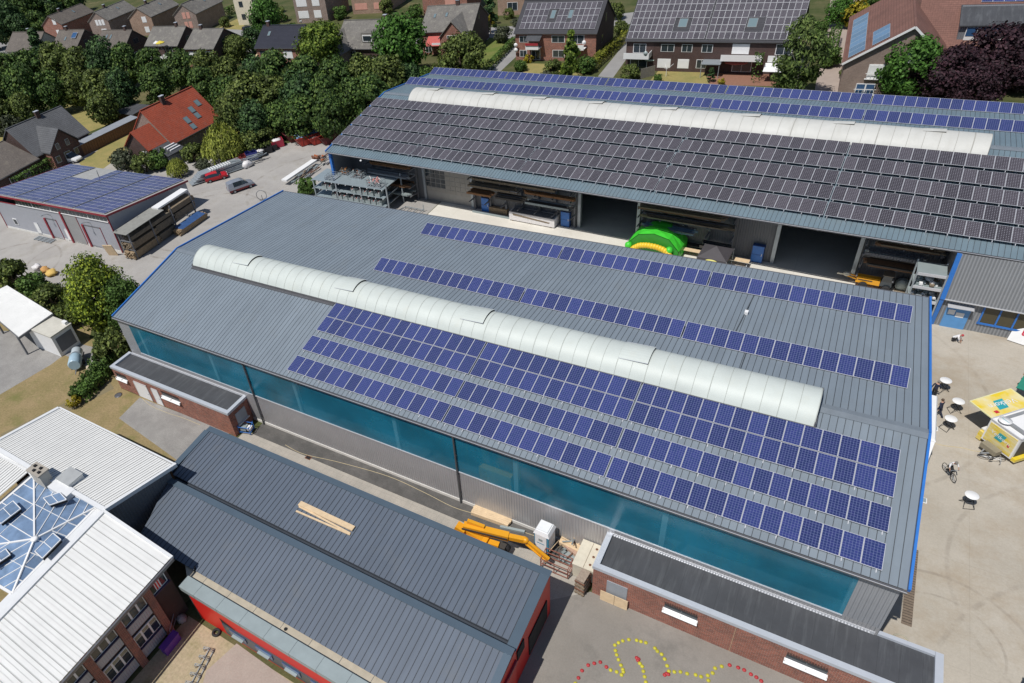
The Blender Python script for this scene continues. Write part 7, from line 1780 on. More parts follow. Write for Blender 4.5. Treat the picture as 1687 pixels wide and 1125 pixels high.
cage('low steel bin with upright rods at the left front of the top shelf', -6.4 + 2.3, 30.6, 3.78, 1.5, 1.7, .6, (m_steel, m_zinc), 12, 4)
# long stock at the yard corner left of the rack
p0, p1 = G(470, 306), G(520, 272)
mb = MB().bar(Vector((0, 0, .9)), p1 - p0 + Vector((0, 0, .9)), 1.1, .28, m_white); tag(mb.build('white_profile_bundle', None, p0), 'long white bundle of profiles lying left of the shelf rack', 'profiles')
mb = MB(); r = random.Random(9); dd = (p1 - p0)
for k in range(34): a = dd * r.uniform(0, 1.1) + Vector((r.uniform(.3, 2.2), r.uniform(-.8, .8), r.uniform(.1, .9))); mb.bar(a, a + dd.normalized() * r.uniform(.8, 2.6) + Vector((r.uniform(-.3, .3), 0, r.uniform(-.2, .2))), r.choice((.1, .2)), .1, r.choice((m_zinc, m_rust, m_timber, m_steel, m_dwall)))
tag(mb.build('profile_heap', None, p0), 'untidy heap of metal and timber offcuts beside the white bundle', 'scrap heap')
p = G(528, 262); mb = MB()
for k in range(10): a = Vector((r.uniform(-1, 1), r.uniform(-1, 1), r.uniform(.1, .8))); mb.bar(a, a + Vector((r.uniform(-1, 1), r.uniform(-1, 1), .2)), .3, .2, r.choice((plain('orange_scrap_b', (.42, .13, .05), .7, 0, .3, 3) if k == 0 else bpy.data.materials['orange_scrap_b'], m_rust)))
tag(mb.build('rust_heap', None, p), 'orange red scrap heap at the blue corner post', 'scrap heap')
p = G(501, 304); tag(MB().torus((0, 0, .9), .8, .05, m_dwall, 'y', 20, 6).bar((0, 0, 0), (0, 0, .9), .08, .08, m_dwall).build('cable_reel', None, Vector((G(433, 330).x, G(433, 330).y, 0)), .5), 'thin round reel showing above the blue roof edge', 'reel')

def cantilever(label, x0, x1, levels, arm=1.6, y=None):
    """wall-side rack in the frame of the far hall"""
    y = YW - .3 if y is None else y
    c = thing('cantilever_rack', label, 'rack', BW(x0, y, 0), BY); n = max(2, round((x1 - x0) / 2.6))
    for i in range(n + 1):
        x = (x1 - x0) * i / n; mb = MB().bx(x - .1, x + .1, -.12, .12, 0, levels[-1] + .4, m_dwall); mb.build('upright', c)
        for z in levels:
            mb = MB(); mb.hexa([(x - .06, -arm, z - .08), (x + .06, -arm, z - .08), (x + .06, -.1, z - .22), (x - .06, -.1, z - .22)], [(x - .06, -arm, z), (x + .06, -arm, z), (x + .06, -.1, z), (x - .06, -.1, z)], m_dwall); mb.build('arm', c)
    return c
def stock(label, x0, x1, z, mats, seed, arm=1.5, hgt_=.3, y=None, name='profile_stock'):
    y = YW - .45 if y is None else y; r = random.Random(seed); mb = MB(); n = int(arm / .13)
    for k in range(n):
        a = r.uniform(0, .12) * (x1 - x0); b = (x1 - x0) * r.uniform(.85, 1.03)
        for q in range(max(1, int(hgt_ / .14))):
            if r.random() < .85: mb.bx(a, b, -arm + k * .13, -arm + k * .13 + .11, q * .14, q * .14 + .12, r.choice(mats))
    o = mb.build(name, None, BW(x0, y, z + .005), BY); return tag(o, label, 'stock')
xA, xB = gates[0][1] + .5, gates[1][0] - .5
cantilever('long cantilever rack between the shut gate and the first open gate', xA, xB, [1.9, 3.1, 4.2, 5.2])
ws1 = (m_wooddk, m_timber, m_rust)
stock('orange brown boards on the lower left arms beside the shut gate', xA - .3, xA + 3.4, 3.1, (m_wooddk, plain('orange_board', (.26, .12, .045), .7, 0, .25, 3)), 1)
stock('dark sheets on the lower middle arms beside the shut gate', xA + 3.6, xA + 8.0, 3.1, (m_dkst, m_timber, m_dwall), 2)
stock('dark profile stock on the lower right arms near the first open gate', xA + 8.2, xB + .2, 3.1, (m_dkst, m_dwall, m_zinc), 3)
stock('grey brown lengths on the second arms left', xA - .2, xA + 7.2, 4.2, (m_timber, m_w2, m_dwall), 4); stock('orange brown lengths on the second arms right', xA + 7.6, xB + .4, 4.2, (bpy.data.materials['orange_board'], m_wooddk), 5, 1.0)
stock('pale long lengths on the topmost arms under the canopy', xA - .4, xB - 2.0, 5.2, (m_timber, m_w2, m_zinc), 6, 1.4)
q = gB(842, 360); q2 = gB(911, 373)
pk_ = thing('wrapped_board_pack', 'long pack of boards in white and black wrapping on the ground by the rack', 'pack', BW(q.x, q.y - .5, .15), BY)
mb = MB().bx(0, 6.4, 0, 1.5, 0, 1.15, m_foil); mb.build('wrapping', pk_); mb = MB().bx(.2, 6.2, -.0, 1.3, 1.15, 1.2, m_dwall); 
mb.hexa([(.6, -.03, .75), (5.6, -.03, .45), (5.8, -.03, .6), (.5, -.03, 1.0)], [(.6, 0, .75), (5.6, 0, .45), (5.8, 0, .6), (.5, 0, 1.0)], m_timber); mb.build('top_sheet', pk_)
for k in (.4, 3.0, 5.8): mb = MB().bx(k, k + .15, 0, 1.5, -.15, 0, m_timber); mb.build('bearer', pk_)
q = gB(820, 353); o = MB()
for k in range(5):
    for j in range(4): o.bx(-1.4 + .01 * k, 1.4, -.6 + j * .3, -.32 + j * .3, k * .16, k * .16 + .14, m_w3)
tag(o.build('plank_pile', None, BW(q.x, q.y + .6, .1), BY), 'low pile of tan planks left of the wrapped board pack', 'planks')
q = gB(824, 357); o = MB().bx(-4.2, 4.0, -.2, .2, 0, .2, m_zinc); tag(o.build('kerb_beam', None, BW(q.x, q.y, .02), BY), 'long grey beam on the ground before the rack', 'beam')
for (u, v, nm) in ((800, 349, 'blue tall bin under the left end of the rack'), (933, 371, 'blue tall bin beside the first open gate'), (1252, 418, 'blue steel door right of the dark gazebo')):
    q = gB(u, v); mb = MB().bx(-.6, .6, YW - q.y - .35 if False else 0, .5, 0, 2.1, plain('deep_blue_steel', (.02, .06, .20), .5) if u == 800 else bpy.data.materials['deep_blue_steel']).bx(-.55, .55, -.03, 0, .1, 1.0, m_blue).bx(-.55, .55, -.03, 0, 1.05, 2.05, m_blue); c = thing('steel_locker', nm, 'locker', BW(q.x, YW - .55, 0), BY); mb.build('body', c); mb = MB().bx(.4, .46, -.07, -.03, .9, 1.2, m_alu); mb.build('handle', c)
xC, xD = gates[1][1] + .5, gates[2][0] - 4.2
cantilever('dark cantilever rack behind the green inflatable', xC, xD, [1.4, 2.7, 3.9, 5.0], 1.7)
stock('dark long profiles on the upper arms behind the green inflatable', xC, xD, 3.9, (m_dkst, m_dwall, m_timber), 11); stock('blue grey sheets on the lower arms behind the green inflatable', xC + .4, xC + 6.5, 2.7, (plain('blue_grey_sheet', (.12, .19, .27), .5), m_dwall), 12); stock('dark glass like panes on the lowest arms beside the blue door', xC + 7.0, xD, 1.4, (m_dkst, m_glass), 13); stock('brown lengths on the topmost arms behind the inflatable', xC - .2, xD - 1, 5.0, (m_wooddk, m_timber), 14)
xE, xF = gates[2][1] + .4, BLc((68.5, 27, 0)).x
cantilever('cantilever rack in the dark bay right of the second open gate', xE, xF, [1.5, 2.8, 4.0, 5.1], 1.6)
stock('pale rods on the third arms in the dark right bay', xE, xF - 1, 4.0, (m_zinc, m_dwall), 21); stock('dark lengths on the second arms in the dark right bay', xE, xF - .5, 2.8, (m_dkst, m_wooddk), 22); stock('brown lengths on the top arms in the dark right bay', xE + .5, xF, 5.1, (m_wooddk, m_timber), 23)
# left end: racks behind the shelf rack
cantilever('cantilever rack between the blue post and the shut gate', BX0 + 4.5, gates[0][0] - 1.2, [1.2, 2.5, 3.9, 5.0], 2.0)
stock('dark brown boards on the lower arms left of the shut gate', BX0 + 5, gates[0][0] - 1.0, 2.5, (m_wooddk, m_dkst), 31, 1.9); stock('grey sheets on the lowest arms left of the shut gate', BX0 + 9, gates[0][0] - 1.3, 1.2, (m_zinc, m_dwall), 32, 1.9); stock('blue grey lengths on the third arms left of the shut gate', BX0 + 4.6, gates[0][0] - 1.2, 3.9, (m_dwall, m_steel), 33, 1.9); stock('orange brown lengths under the canopy left of the shut gate', BX0 + 5, gates[0][0] - 1.4, 5.0, (bpy.data.materials['orange_board'], m_wooddk), 34, 1.2)
p = G(700, 372); fr_ = thing('loading_frame', 'low steel loading frame on the pale concrete by the shelf rack', 'frame', (8.0, 30.4, 0), -.05); mb = MB()
for k in range(4): mb.bar((k * 1.0, 0, .3), (k * 1.0 + .0, 2.2, .3), .07, .1, m_steel)
mb.bar((0, 0, .3), (3.2, 0, .3), .08, .1, m_steel).bar((0, 2.2, .3), (3.2, 2.2, .3), .08, .1, m_steel); mb.build('beams', fr_)
for x in (0, 3.1):
    for y in (0, 2.2): mb = MB().bx(x - .04, x + .04, y - .04, y + .04, 0, 1.1 if x else .3, m_steel); mb.build('leg', fr_)

# green inflatable with a yellow arch
gi = thing('inflatable_castle', 'bright green inflatable dome with a yellow arch in front of the far hall', 'inflatable', (43.0, 32.2, 0), BY)
mb = MB(); prof = [(-2.9, 0), (-2.9, 1.4), (-1.7, 2.75), (0, 3.15), (1.7, 2.75), (2.9, 1.4), (2.9, 0)]; ys_ = [-1.6, -.5, .6, 1.7]
for a, b in zip(ys_, ys_[1:]):
    for (p0, p1) in zip(prof, prof[1:]):
        k = .06; m0 = ((p0[0] + p1[0]) / 2 * 1.03, (p0[1] + p1[1]) / 2 * 1.03); ym = (a + b) / 2
        C0 = (p0[0], a, p0[1]); C1 = (p1[0], a, p1[1]); C2 = (p1[0], b, p1[1]); C3 = (p0[0], b, p0[1]); M_ = (m0[0], ym, m0[1] + .05)
        for s_, e_ in ((C0, C1), (C1, C2), (C2, C3), (C3, C0)): mb.face([s_, e_, M_], m_green)
for y in (ys_[0], ys_[-1]): mb.face([(q[0] * .98, y, q[1] * .98) for q in prof], m_green if y > 0 else plain('inflatable_mouth', (.03, .26, .03), .5))
mb.build('dome', gi)
mb = MB(); arch = [(-2.4, .25), (-2.1, 1.0), (-1.4, 1.55), (-.5, 1.75), (.5, 1.75), (1.4, 1.55), (2.1, 1.0), (2.4, .25)]
for k, (p0, p1) in enumerate(zip(arch, arch[1:])):
    for j in range(3):
        a = Vector((p0[0] + (p1[0] - p0[0]) * (j + .5) / 3, -2.0, p0[1] + (p1[1] - p0[1]) * (j + .5) / 3)); mb.ball(a, (.30, .34, .34), m_ygold, 10, 6)
mb.build('arch', gi)
for x in (-2.7, 1.9): mb = MB().ball((x, -1.8, 1.5 if x > 0 else 1.2), .42, m_green, 10, 7); mb.build('knob', gi)
mb = MB().ball((-3.2, -2.2, .35), (.5, .5, .4), m_green, 10, 6).ball((3.1, -2.0, .35), (.5, .5, .4), m_green, 10, 6); mb.build('foot', gi)
# dark gazebo with a yellow oval sign
gz = thing('gazebo', 'black pop up gazebo with a yellow oval sign beside the green inflatable', 'gazebo', (49.6, 30.2, 0), BY); m_gz = plain('black_tent_cloth', (.060, .055, .062), .7); mb = MB(); w = 1.5
for i, (a, b) in enumerate((((-w, -w), (w, -w)), ((w, -w), (w, w)), ((w, w), (-w, w)), ((-w, w), (-w, -w)))):
    mb.face([(*a, 2.2), (*b, 2.2), (0, 0, 3.05)], m_gz); mb.face([(*a, 1.9), (*b, 1.9), (*b, 2.2), (*a, 2.2)], m_gz)
mb.build('canopy', gz)
for a in (-w, w):
    for b in (-w, w): mb = MB().tube((a, b, 0), (a, b, 2.2), .03, m_steel, 6); mb.build('leg', gz)
mb = MB().lathe((0, -w - .03, 1.98), [(0, 0), (.5, 0), (.5, .02), (0, .02)], plain('yellow_sign', (.62, .58, .16), .5), 24, 'y'); o = mb.build('oval_sign', gz); o.scale = (1.2, 1, .42); o.location = (0, 0, 1.98 * (1 - .42))
for (u, v, nm, mt) in ((1137, 421, 'serving table with pale top left of the black gazebo', m_wood), (1215, 437, 'serving table with pale top right of the black gazebo', m_wood), (1140, 412, 'dark bench behind the left serving table', m_dkst)):
    p = G(u, v); tb = thing('serving_table', nm, 'table', (p.x, p.y, 0), BY); mb = MB().bx(-1.1, 1.1, -.35, .35, .72, .77, mt); mb.build('table_top', tb)
    for x in (-.9, .9): mb = MB().bar((x, -.3, 0), (x, .3, .72), .04, .04, m_steel, up=(1, 0, 0)).bar((x, .3, 0), (x, -.3, .72), .04, .04, m_steel, up=(1, 0, 0)); mb.build('leg', tb)
# small yellow loader in the dark bay
p = G(1440, 474); ld_ = thing('wheel_loader', 'small yellow wheel loader with grey cab in the dark right bay', 'loader', (p.x, p.y, 0), BY + PI)
mb = MB().bx(-.4, 2.2, -.55, .55, .7, 1.4, m_yel).bx(.4, 2.0, -.57, .57, 1.1, 1.25, m_dkst); mb.build('body', ld_); mb = MB().hexa([(-1.7, -.6, .8), (-.4, -.6, .8), (-.4, .6, .8), (-1.7, .6, .8)], [(-1.5, -.55, 2.3), (-.6, -.55, 2.3), (-.6, .55, 2.3), (-1.5, .55, 2.3)], m_glass).bx(-1.65, -.5, -.62, .62, 2.3, 2.4, plain('cab_roof', (.20, .17, .13), .7)); mb.build('cab', ld_)
for x in (-1.2, 1.3):
    for y in (-.75, .75): mb = MB(); torus_wheel(mb, (x, y, .5), .5, .35); mb.build('wheel', ld_)
mb = MB().bar((2.0, -.3, 1.0), (3.4, -.3, 1.3), .12, .18, m_yel).bar((2.0, .3, 1.0), (3.4, .3, 1.3), .12, .18, m_yel).bar((3.2, 0, 1.25), (4.4, 0, 1.2), .14, .2, m_crm).ball((3.3, 0, 1.35), (.45, .5, .3), m_crm, 8, 6, .1); mb.build('lift_arm', ld_)
ld_.scale = (.78, .78, .78)
p = G(1483, 478); tag(MB().lathe((0, -.3, .7), [(.15, 0), (.6, .05), (.6, .15), (.3, .2), (.3, .4), (.6, .45), (.6, .55), (.15, .6)], m_zinc, 18, 'y').bx(-.5, .5, -.35, .35, 0, .15, m_timber).build('wire_coil', None, p), 'grey wire coil standing right of the wheel loader', 'coil')
# shelf tower at the office block corner
tw = thing('shelf_tower', 'three pale shelves of fittings against the office block corner', 'shelf', (67.0, 28.4, 0), 0)
for k, z in enumerate((.9, 2.3, 3.7, 5.1)):
    mb = MB().bx(-.2, 2.0, -1.2, 1.0, z, z + .1, m_zinc).bx(-.2, 2.0, -1.25, -1.15, z - .05, z + .2, m_alu); mb.build('shelf', tw)
    if k < 3:
        r = random.Random(k); mb = MB()
        for _ in range(44): mb.box((r.uniform(0, 1.8), r.uniform(-1.0, .8), z + r.uniform(.15, .45)), (r.uniform(.1, .35), r.uniform(.1, .35), r.uniform(.1, .25)), r.choice((m_zinc, m_steel, m_white, m_timber)), rz=r.uniform(0, 3))
        mb.build('fittings', tw)
for x in (-.2, 2.0):
    for y in (-1.2, 1.0): mb = MB().bx(x - .06, x + .06, y - .06, y + .06, 0, 5.4, m_steel); mb.build('post', tw)

# ------------------------------------------------------------------ right yard: banner, tables, trailer, people
bn = thing('banner_board', 'white advertising banner with a red emblem standing before the office block', 'banner', (74.7, 26.9, 0), -.34)
mb = MB().hexa([(0, 0, .1), (6.5, 0, .1), (6.5, .06, .1), (0, .06, .1)], [(0, .9, 2.1), (6.5, .9, 2.1), (6.5, .96, 2.1), (0, .96, 2.1)], m_white); mb.build('panel', bn)
mB = lambda x, z: (x, -.012 + (z - .1) * .45, z + .0)
mb = MB(); mr_ = plain('emblem_red', (.48, .02, .05), .5)
def stroke(pts, w, m=mr_):
    for a, b in zip(pts, pts[1:]): mb.bar(mB(*a), mB(*b), w, .012, m, up=(0, -.9, .45))
stroke([(.75, .85), (.75, 1.75), (1.75, 1.75), (1.35, 1.3), (1.75, .85), (.75, .85)], .13); mb.build('emblem', bn)
text_part(bn, 'B', .62, plain('slate_lettering', (.10, .13, .17), .5), M4((2.25, -.03 + (1.25 - .1) * .45, 1.25), (1, 0, 0), (0, .41, .91)))
for x in (.3, 3.2, 6.1): mb = MB().bar((x, .95, 2.05), (x, 1.9, 0), .05, .05, m_steel); mb.build('strut', bn)
def bistro(label, u, v):
    p = G(u, v, 1.1); t = thing('bistro_table', label, 'table', (p.x, p.y, 0), rnd.uniform(0, 3), 'round bistro tables in the concrete yard')
    mb = MB().lathe((0, 0, 1.07), [(0, 0), (.40, 0), (.42, .015), (.40, .035), (0, .035)], m_white, 28); mb.build('table_top', t)
    for s in (-1, 1):
        mb = MB().bar((-.38, s * .34, 0), (.30, -s * .30 * .2 + s * .2, 1.06), .03, .03, m_black).bar((.38, s * .34, 0), (-.30, s * .2, 1.06), .03, .03, m_black); mb.build('folding_leg', t)
    mb = MB().bar((-.38, -.34, .03), (-.38, .34, .03), .03, .03, m_black).bar((.38, -.34, .03), (.38, .34, .03), .03, .03, m_black).bar((-.1, -.3, .5), (-.1, .3, .5), .025, .025, m_black); mb.build('leg_brace', t)
bistro('white round bistro table farthest from the drinks trailer', 1558.7, 626.3); bistro('white round bistro table under the tip of the raised yellow flap', 1579.5, 660.5); bistro('white round bistro table nearest the white stall box', 1567, 689.3); bistro('white round bistro table standing alone nearest the camera', 1601.6, 815.5)
# drinks trailer
E1, E2 = Vector((.724, -.69, 0)), Vector((.69, .724, 0))
dt = thing('drinks_trailer', 'yellow and white drinks trailer with its side flap raised in the concrete yard', 'trailer', (72.6, 12.45, 0), math.atan2(-.69, .724))
t = MT('poster_yellow', (.66, .47, .03), .4); o_ = t.sep(nd(t.nt, 'ShaderNodeTexCoord').outputs['Object'])
t.setc(t.mix(t.rng(t.noise(t.scale(nd(t.nt, 'ShaderNodeTexCoord').outputs['Object'], (.5, .5, 2.2)), 1.2, 3), .4, .62, 0, 1), (.70, .52, .03), (.70, .62, .36))); m_post = t.done()
m_teals = plain('poster_teal', (.03, .32, .36), .5); m_tred = plain('poster_red', (.5, .03, .04), .5); m_rail = plain('trailer_grey', (.24, .25, .26), .5)
W_, LN = 2.3, 4.2
mb = MB().bx(0, W_, 0, LN, .45, 2.5, m_white); mb.build('body', dt)
mb = MB().bx(.12, W_ - .12, -.03, 0, .6, 2.3, m_post); sgn = mb.build('front_poster', dt)
mb = MB().hexa([(.75, -.045, 1.25), (1.3, -.045, 1.25), (1.3, -.03, 1.25), (.75, -.03, 1.25)], [(.95, -.045, 1.95), (1.5, -.045, 1.95), (1.5, -.03, 1.95), (.95, -.03, 1.95)], m_teals).bx(1.75, 1.9, -.045, -.03, 1.25, 1.45, m_tred); mb.build('poster_shape', sgn)
text_part(sgn, 'Veltkorn', .42, m_white, M4((1.15, -.05, 1.6), (1, 0, -.12), (.1, 0, 1)))
mb = MB()
for s, e_ in (((.0, .0), (W_, .0)), ((W_, 0), (W_, LN)), ((W_, LN), (0, LN)), ((0, LN), (0, 0))): mb.bar((*s, 2.53), (*e_, 2.53), .07, .07, m_alu)
mb.bx(.25, W_ - .25, .5, .75, 2.5, 2.68, m_rail).bx(.3, W_ - .3, .75, LN - .5, 2.5, 2.62, m_white).bx(.25, .5, .5, LN - .4, 2.5, 2.66, m_rail); mb.build('roof', dt)
mb = MB().lathe((.62, .45, 2.52), [(0, .24), (.42, .24), (.42, .20), (0, .20)], m_white, 24); bd_ = mb.build('roof_badge', dt); text_part(bd_, 'Veltkorn', .17, m_teals, M4((.62, .45, 2.765), (1, 0, 0), (0, 1, 0)))
mb = MB().hexa([(-1.85, .1, 2.62), (0, .1, 2.5), (0, 3.7, 2.5), (-1.85, 3.7, 2.62)], [(-1.85, .1, 2.67), (0, .1, 2.55), (0, 3.7, 2.55), (-1.85, 3.7, 2.67)], m_post); flp = mb.build('raised_flap', dt)
mb = MB()
for s, e_ in (((-1.87, .08, 2.65), (0, .08, 2.53)), ((0, 3.72, 2.53), (-1.87, 3.72, 2.65)), ((-1.87, 3.72, 2.65), (-1.87, .08, 2.65))): mb.bar(s, e_, .07, .08, plain('pale_yellow_rim', (.68, .66, .38), .5) if 'pale_yellow_rim' not in bpy.data.materials else bpy.data.materials['pale_yellow_rim'])
mb.build('flap_rim', flp)
mb = MB().hexa([(-1.3, 1.5, 2.642), (-.45, 1.2, 2.588), (-.45, 2.0, 2.588), (-1.3, 2.3, 2.642)], [(-1.3, 1.5, 2.65), (-.45, 1.2, 2.596), (-.45, 2.0, 2.596), (-1.3, 2.3, 2.65)], m_teals).bx(-.5, -.25, .7, 1.0, 2.585, 2.6, m_tred); mb.build('poster_shape', flp)
text_part(flp, 'Veltkorn', .62, m_white, M4((-.9, 1.9, 2.64), (-.05, -1, .0), (1, -.1, -.065)))
mb = MB().bx(-.45, 0, .3, 3.6, .95, 1.05, m_white).bx(-.03, .0, .2, 3.6, 1.05, 2.45, m_dark); mb.build('serving_hatch', dt)
mb = MB().bx(-.4, -.05, .1, 1.2, .1, .9, m_post); mb.build('counter_panel', dt)
for x in (-.0, W_):
    mb = MB(); torus_wheel(mb, (x, 2.3, .33), .33, .2, 'x'); mb.build('wheel', dt)
mb = MB().bar((W_ * .3, 0, .45), (W_ / 2, -1.3, .45), .08, .1, m_rail).bar((W_ * .7, 0, .45), (W_ / 2, -1.3, .45), .08, .1, m_rail).bx(.55, 1.75, -.75, -.2, .45, .85, plain('olive_box', (.25, .22, .16), .7)); mb.build('drawbar', dt)
mb = MB().face([(W_ + .02, .2, .6), (W_ + .02, 3.8, .6), (W_ + .02, 3.8, 2.2), (W_ + .02, .2, 2.2)], m_dkst).bx(W_, W_ + .3, .1, 4.0, .3, .6, m_post); mb.build('side_wall', dt)
o = MB().hexa([(0, 0, 2.2), (2.4, 0, 2.2), (2.4, 2.0, 2.5), (0, 2.0, 2.5)], [(0, 0, 2.25), (2.4, 0, 2.25), (2.4, 2.0, 2.55), (0, 2.0, 2.55)], plain('green_awning', (.02, .20, .14), .6)); ga = thing('stall_awning', 'dark green stall awning behind the raised yellow flap', 'awning', (74.3, 17.3, 0), -.3); o.build('cloth', ga)
for x in (.1, 2.3): mb = MB().tube((x, .1, 0), (x, .1, 2.2), .03, m_steel, 6); mb.build('post', ga)
# white stall box beside the hall
wb_ = thing('white_stall', 'white box trailer standing close to the gable of the near hall', 'trailer', (67.35, 8.4, 0))
mb = MB().bx(0, 1.95, 0, 5.2, .4, 2.45, m_white); mb.build('body', wb_); mb = MB().hexa([(0, 0, 2.45), (2.0, 0, 2.45), (2.0, 5.3, 2.45), (0, 5.3, 2.45)], [(.1, .1, 2.6), (1.9, .1, 2.6), (1.9, 5.2, 2.6), (.1, 5.2, 2.6)], m_white); mb.build('roof', wb_)
mb = MB().hexa([(0, -1.5, .5), (1.9, -1.3, .5), (1.95, 0, .4), (0, 0, .4)], [(0, -1.1, 1.4), (1.85, -.9, 1.4), (1.95, 0, 2.4), (0, 0, 2.4)], m_white); mb.build('front_slope', wb_)
for x in (.0, 1.95):
    for y in (1.2, 3.8): mb = MB(); torus_wheel(mb, (x - (.1 if x else -.1), y, .36), .36, .2, 'x'); mb.build('wheel', wb_)
for (u, v, nm) in ((1536, 705, 'small white ground plate north of the white stall box'), (1517, 823, 'small white ground plate at the blue gable trim')):
    p = G(u, v); tag(MB().bx(-.35, .35, -.25, .25, 0, .04, m_white).bx(-.3, .3, -.2, .2, .04, .06, m_zinc).build('ground_plate', None, p), nm, 'plate')
p = G(1689, 1110, 1.5); bc_ = thing('blue_container', 'grey blue container corner at the lower right picture edge', 'container', (p.x, p.y - 6.5, 0)); mb = MB().bx(0, 2.4, 0, 6, .1, 2.4, corrug('blue_grey_container', (.22, .29, .36), .25, .5, 0, .03)); mb.build('body', bc_); mb = MB().bx(-.03, 2.43, -.03, 6.03, 2.4, 2.48, m_zinc); mb.build('roof', bc_)
p = G(1672, 150, 0); cs = thing('dark_container', 'dark grey cabin behind the far hall under the purple beech', 'cabin', (p.x, p.y, 0), 0); mb = MB().bx(0, 6, 0, 2.5, .1, 3.2, m_dwall); mb.build('body', cs); mb = MB().bx(-.05, 6.05, -.05, 2.55, 3.2, 3.3, m_memb); mb.build('roof', cs)
for i, (u, v) in enumerate(((1575, 870), (1640, 905))):
    pass

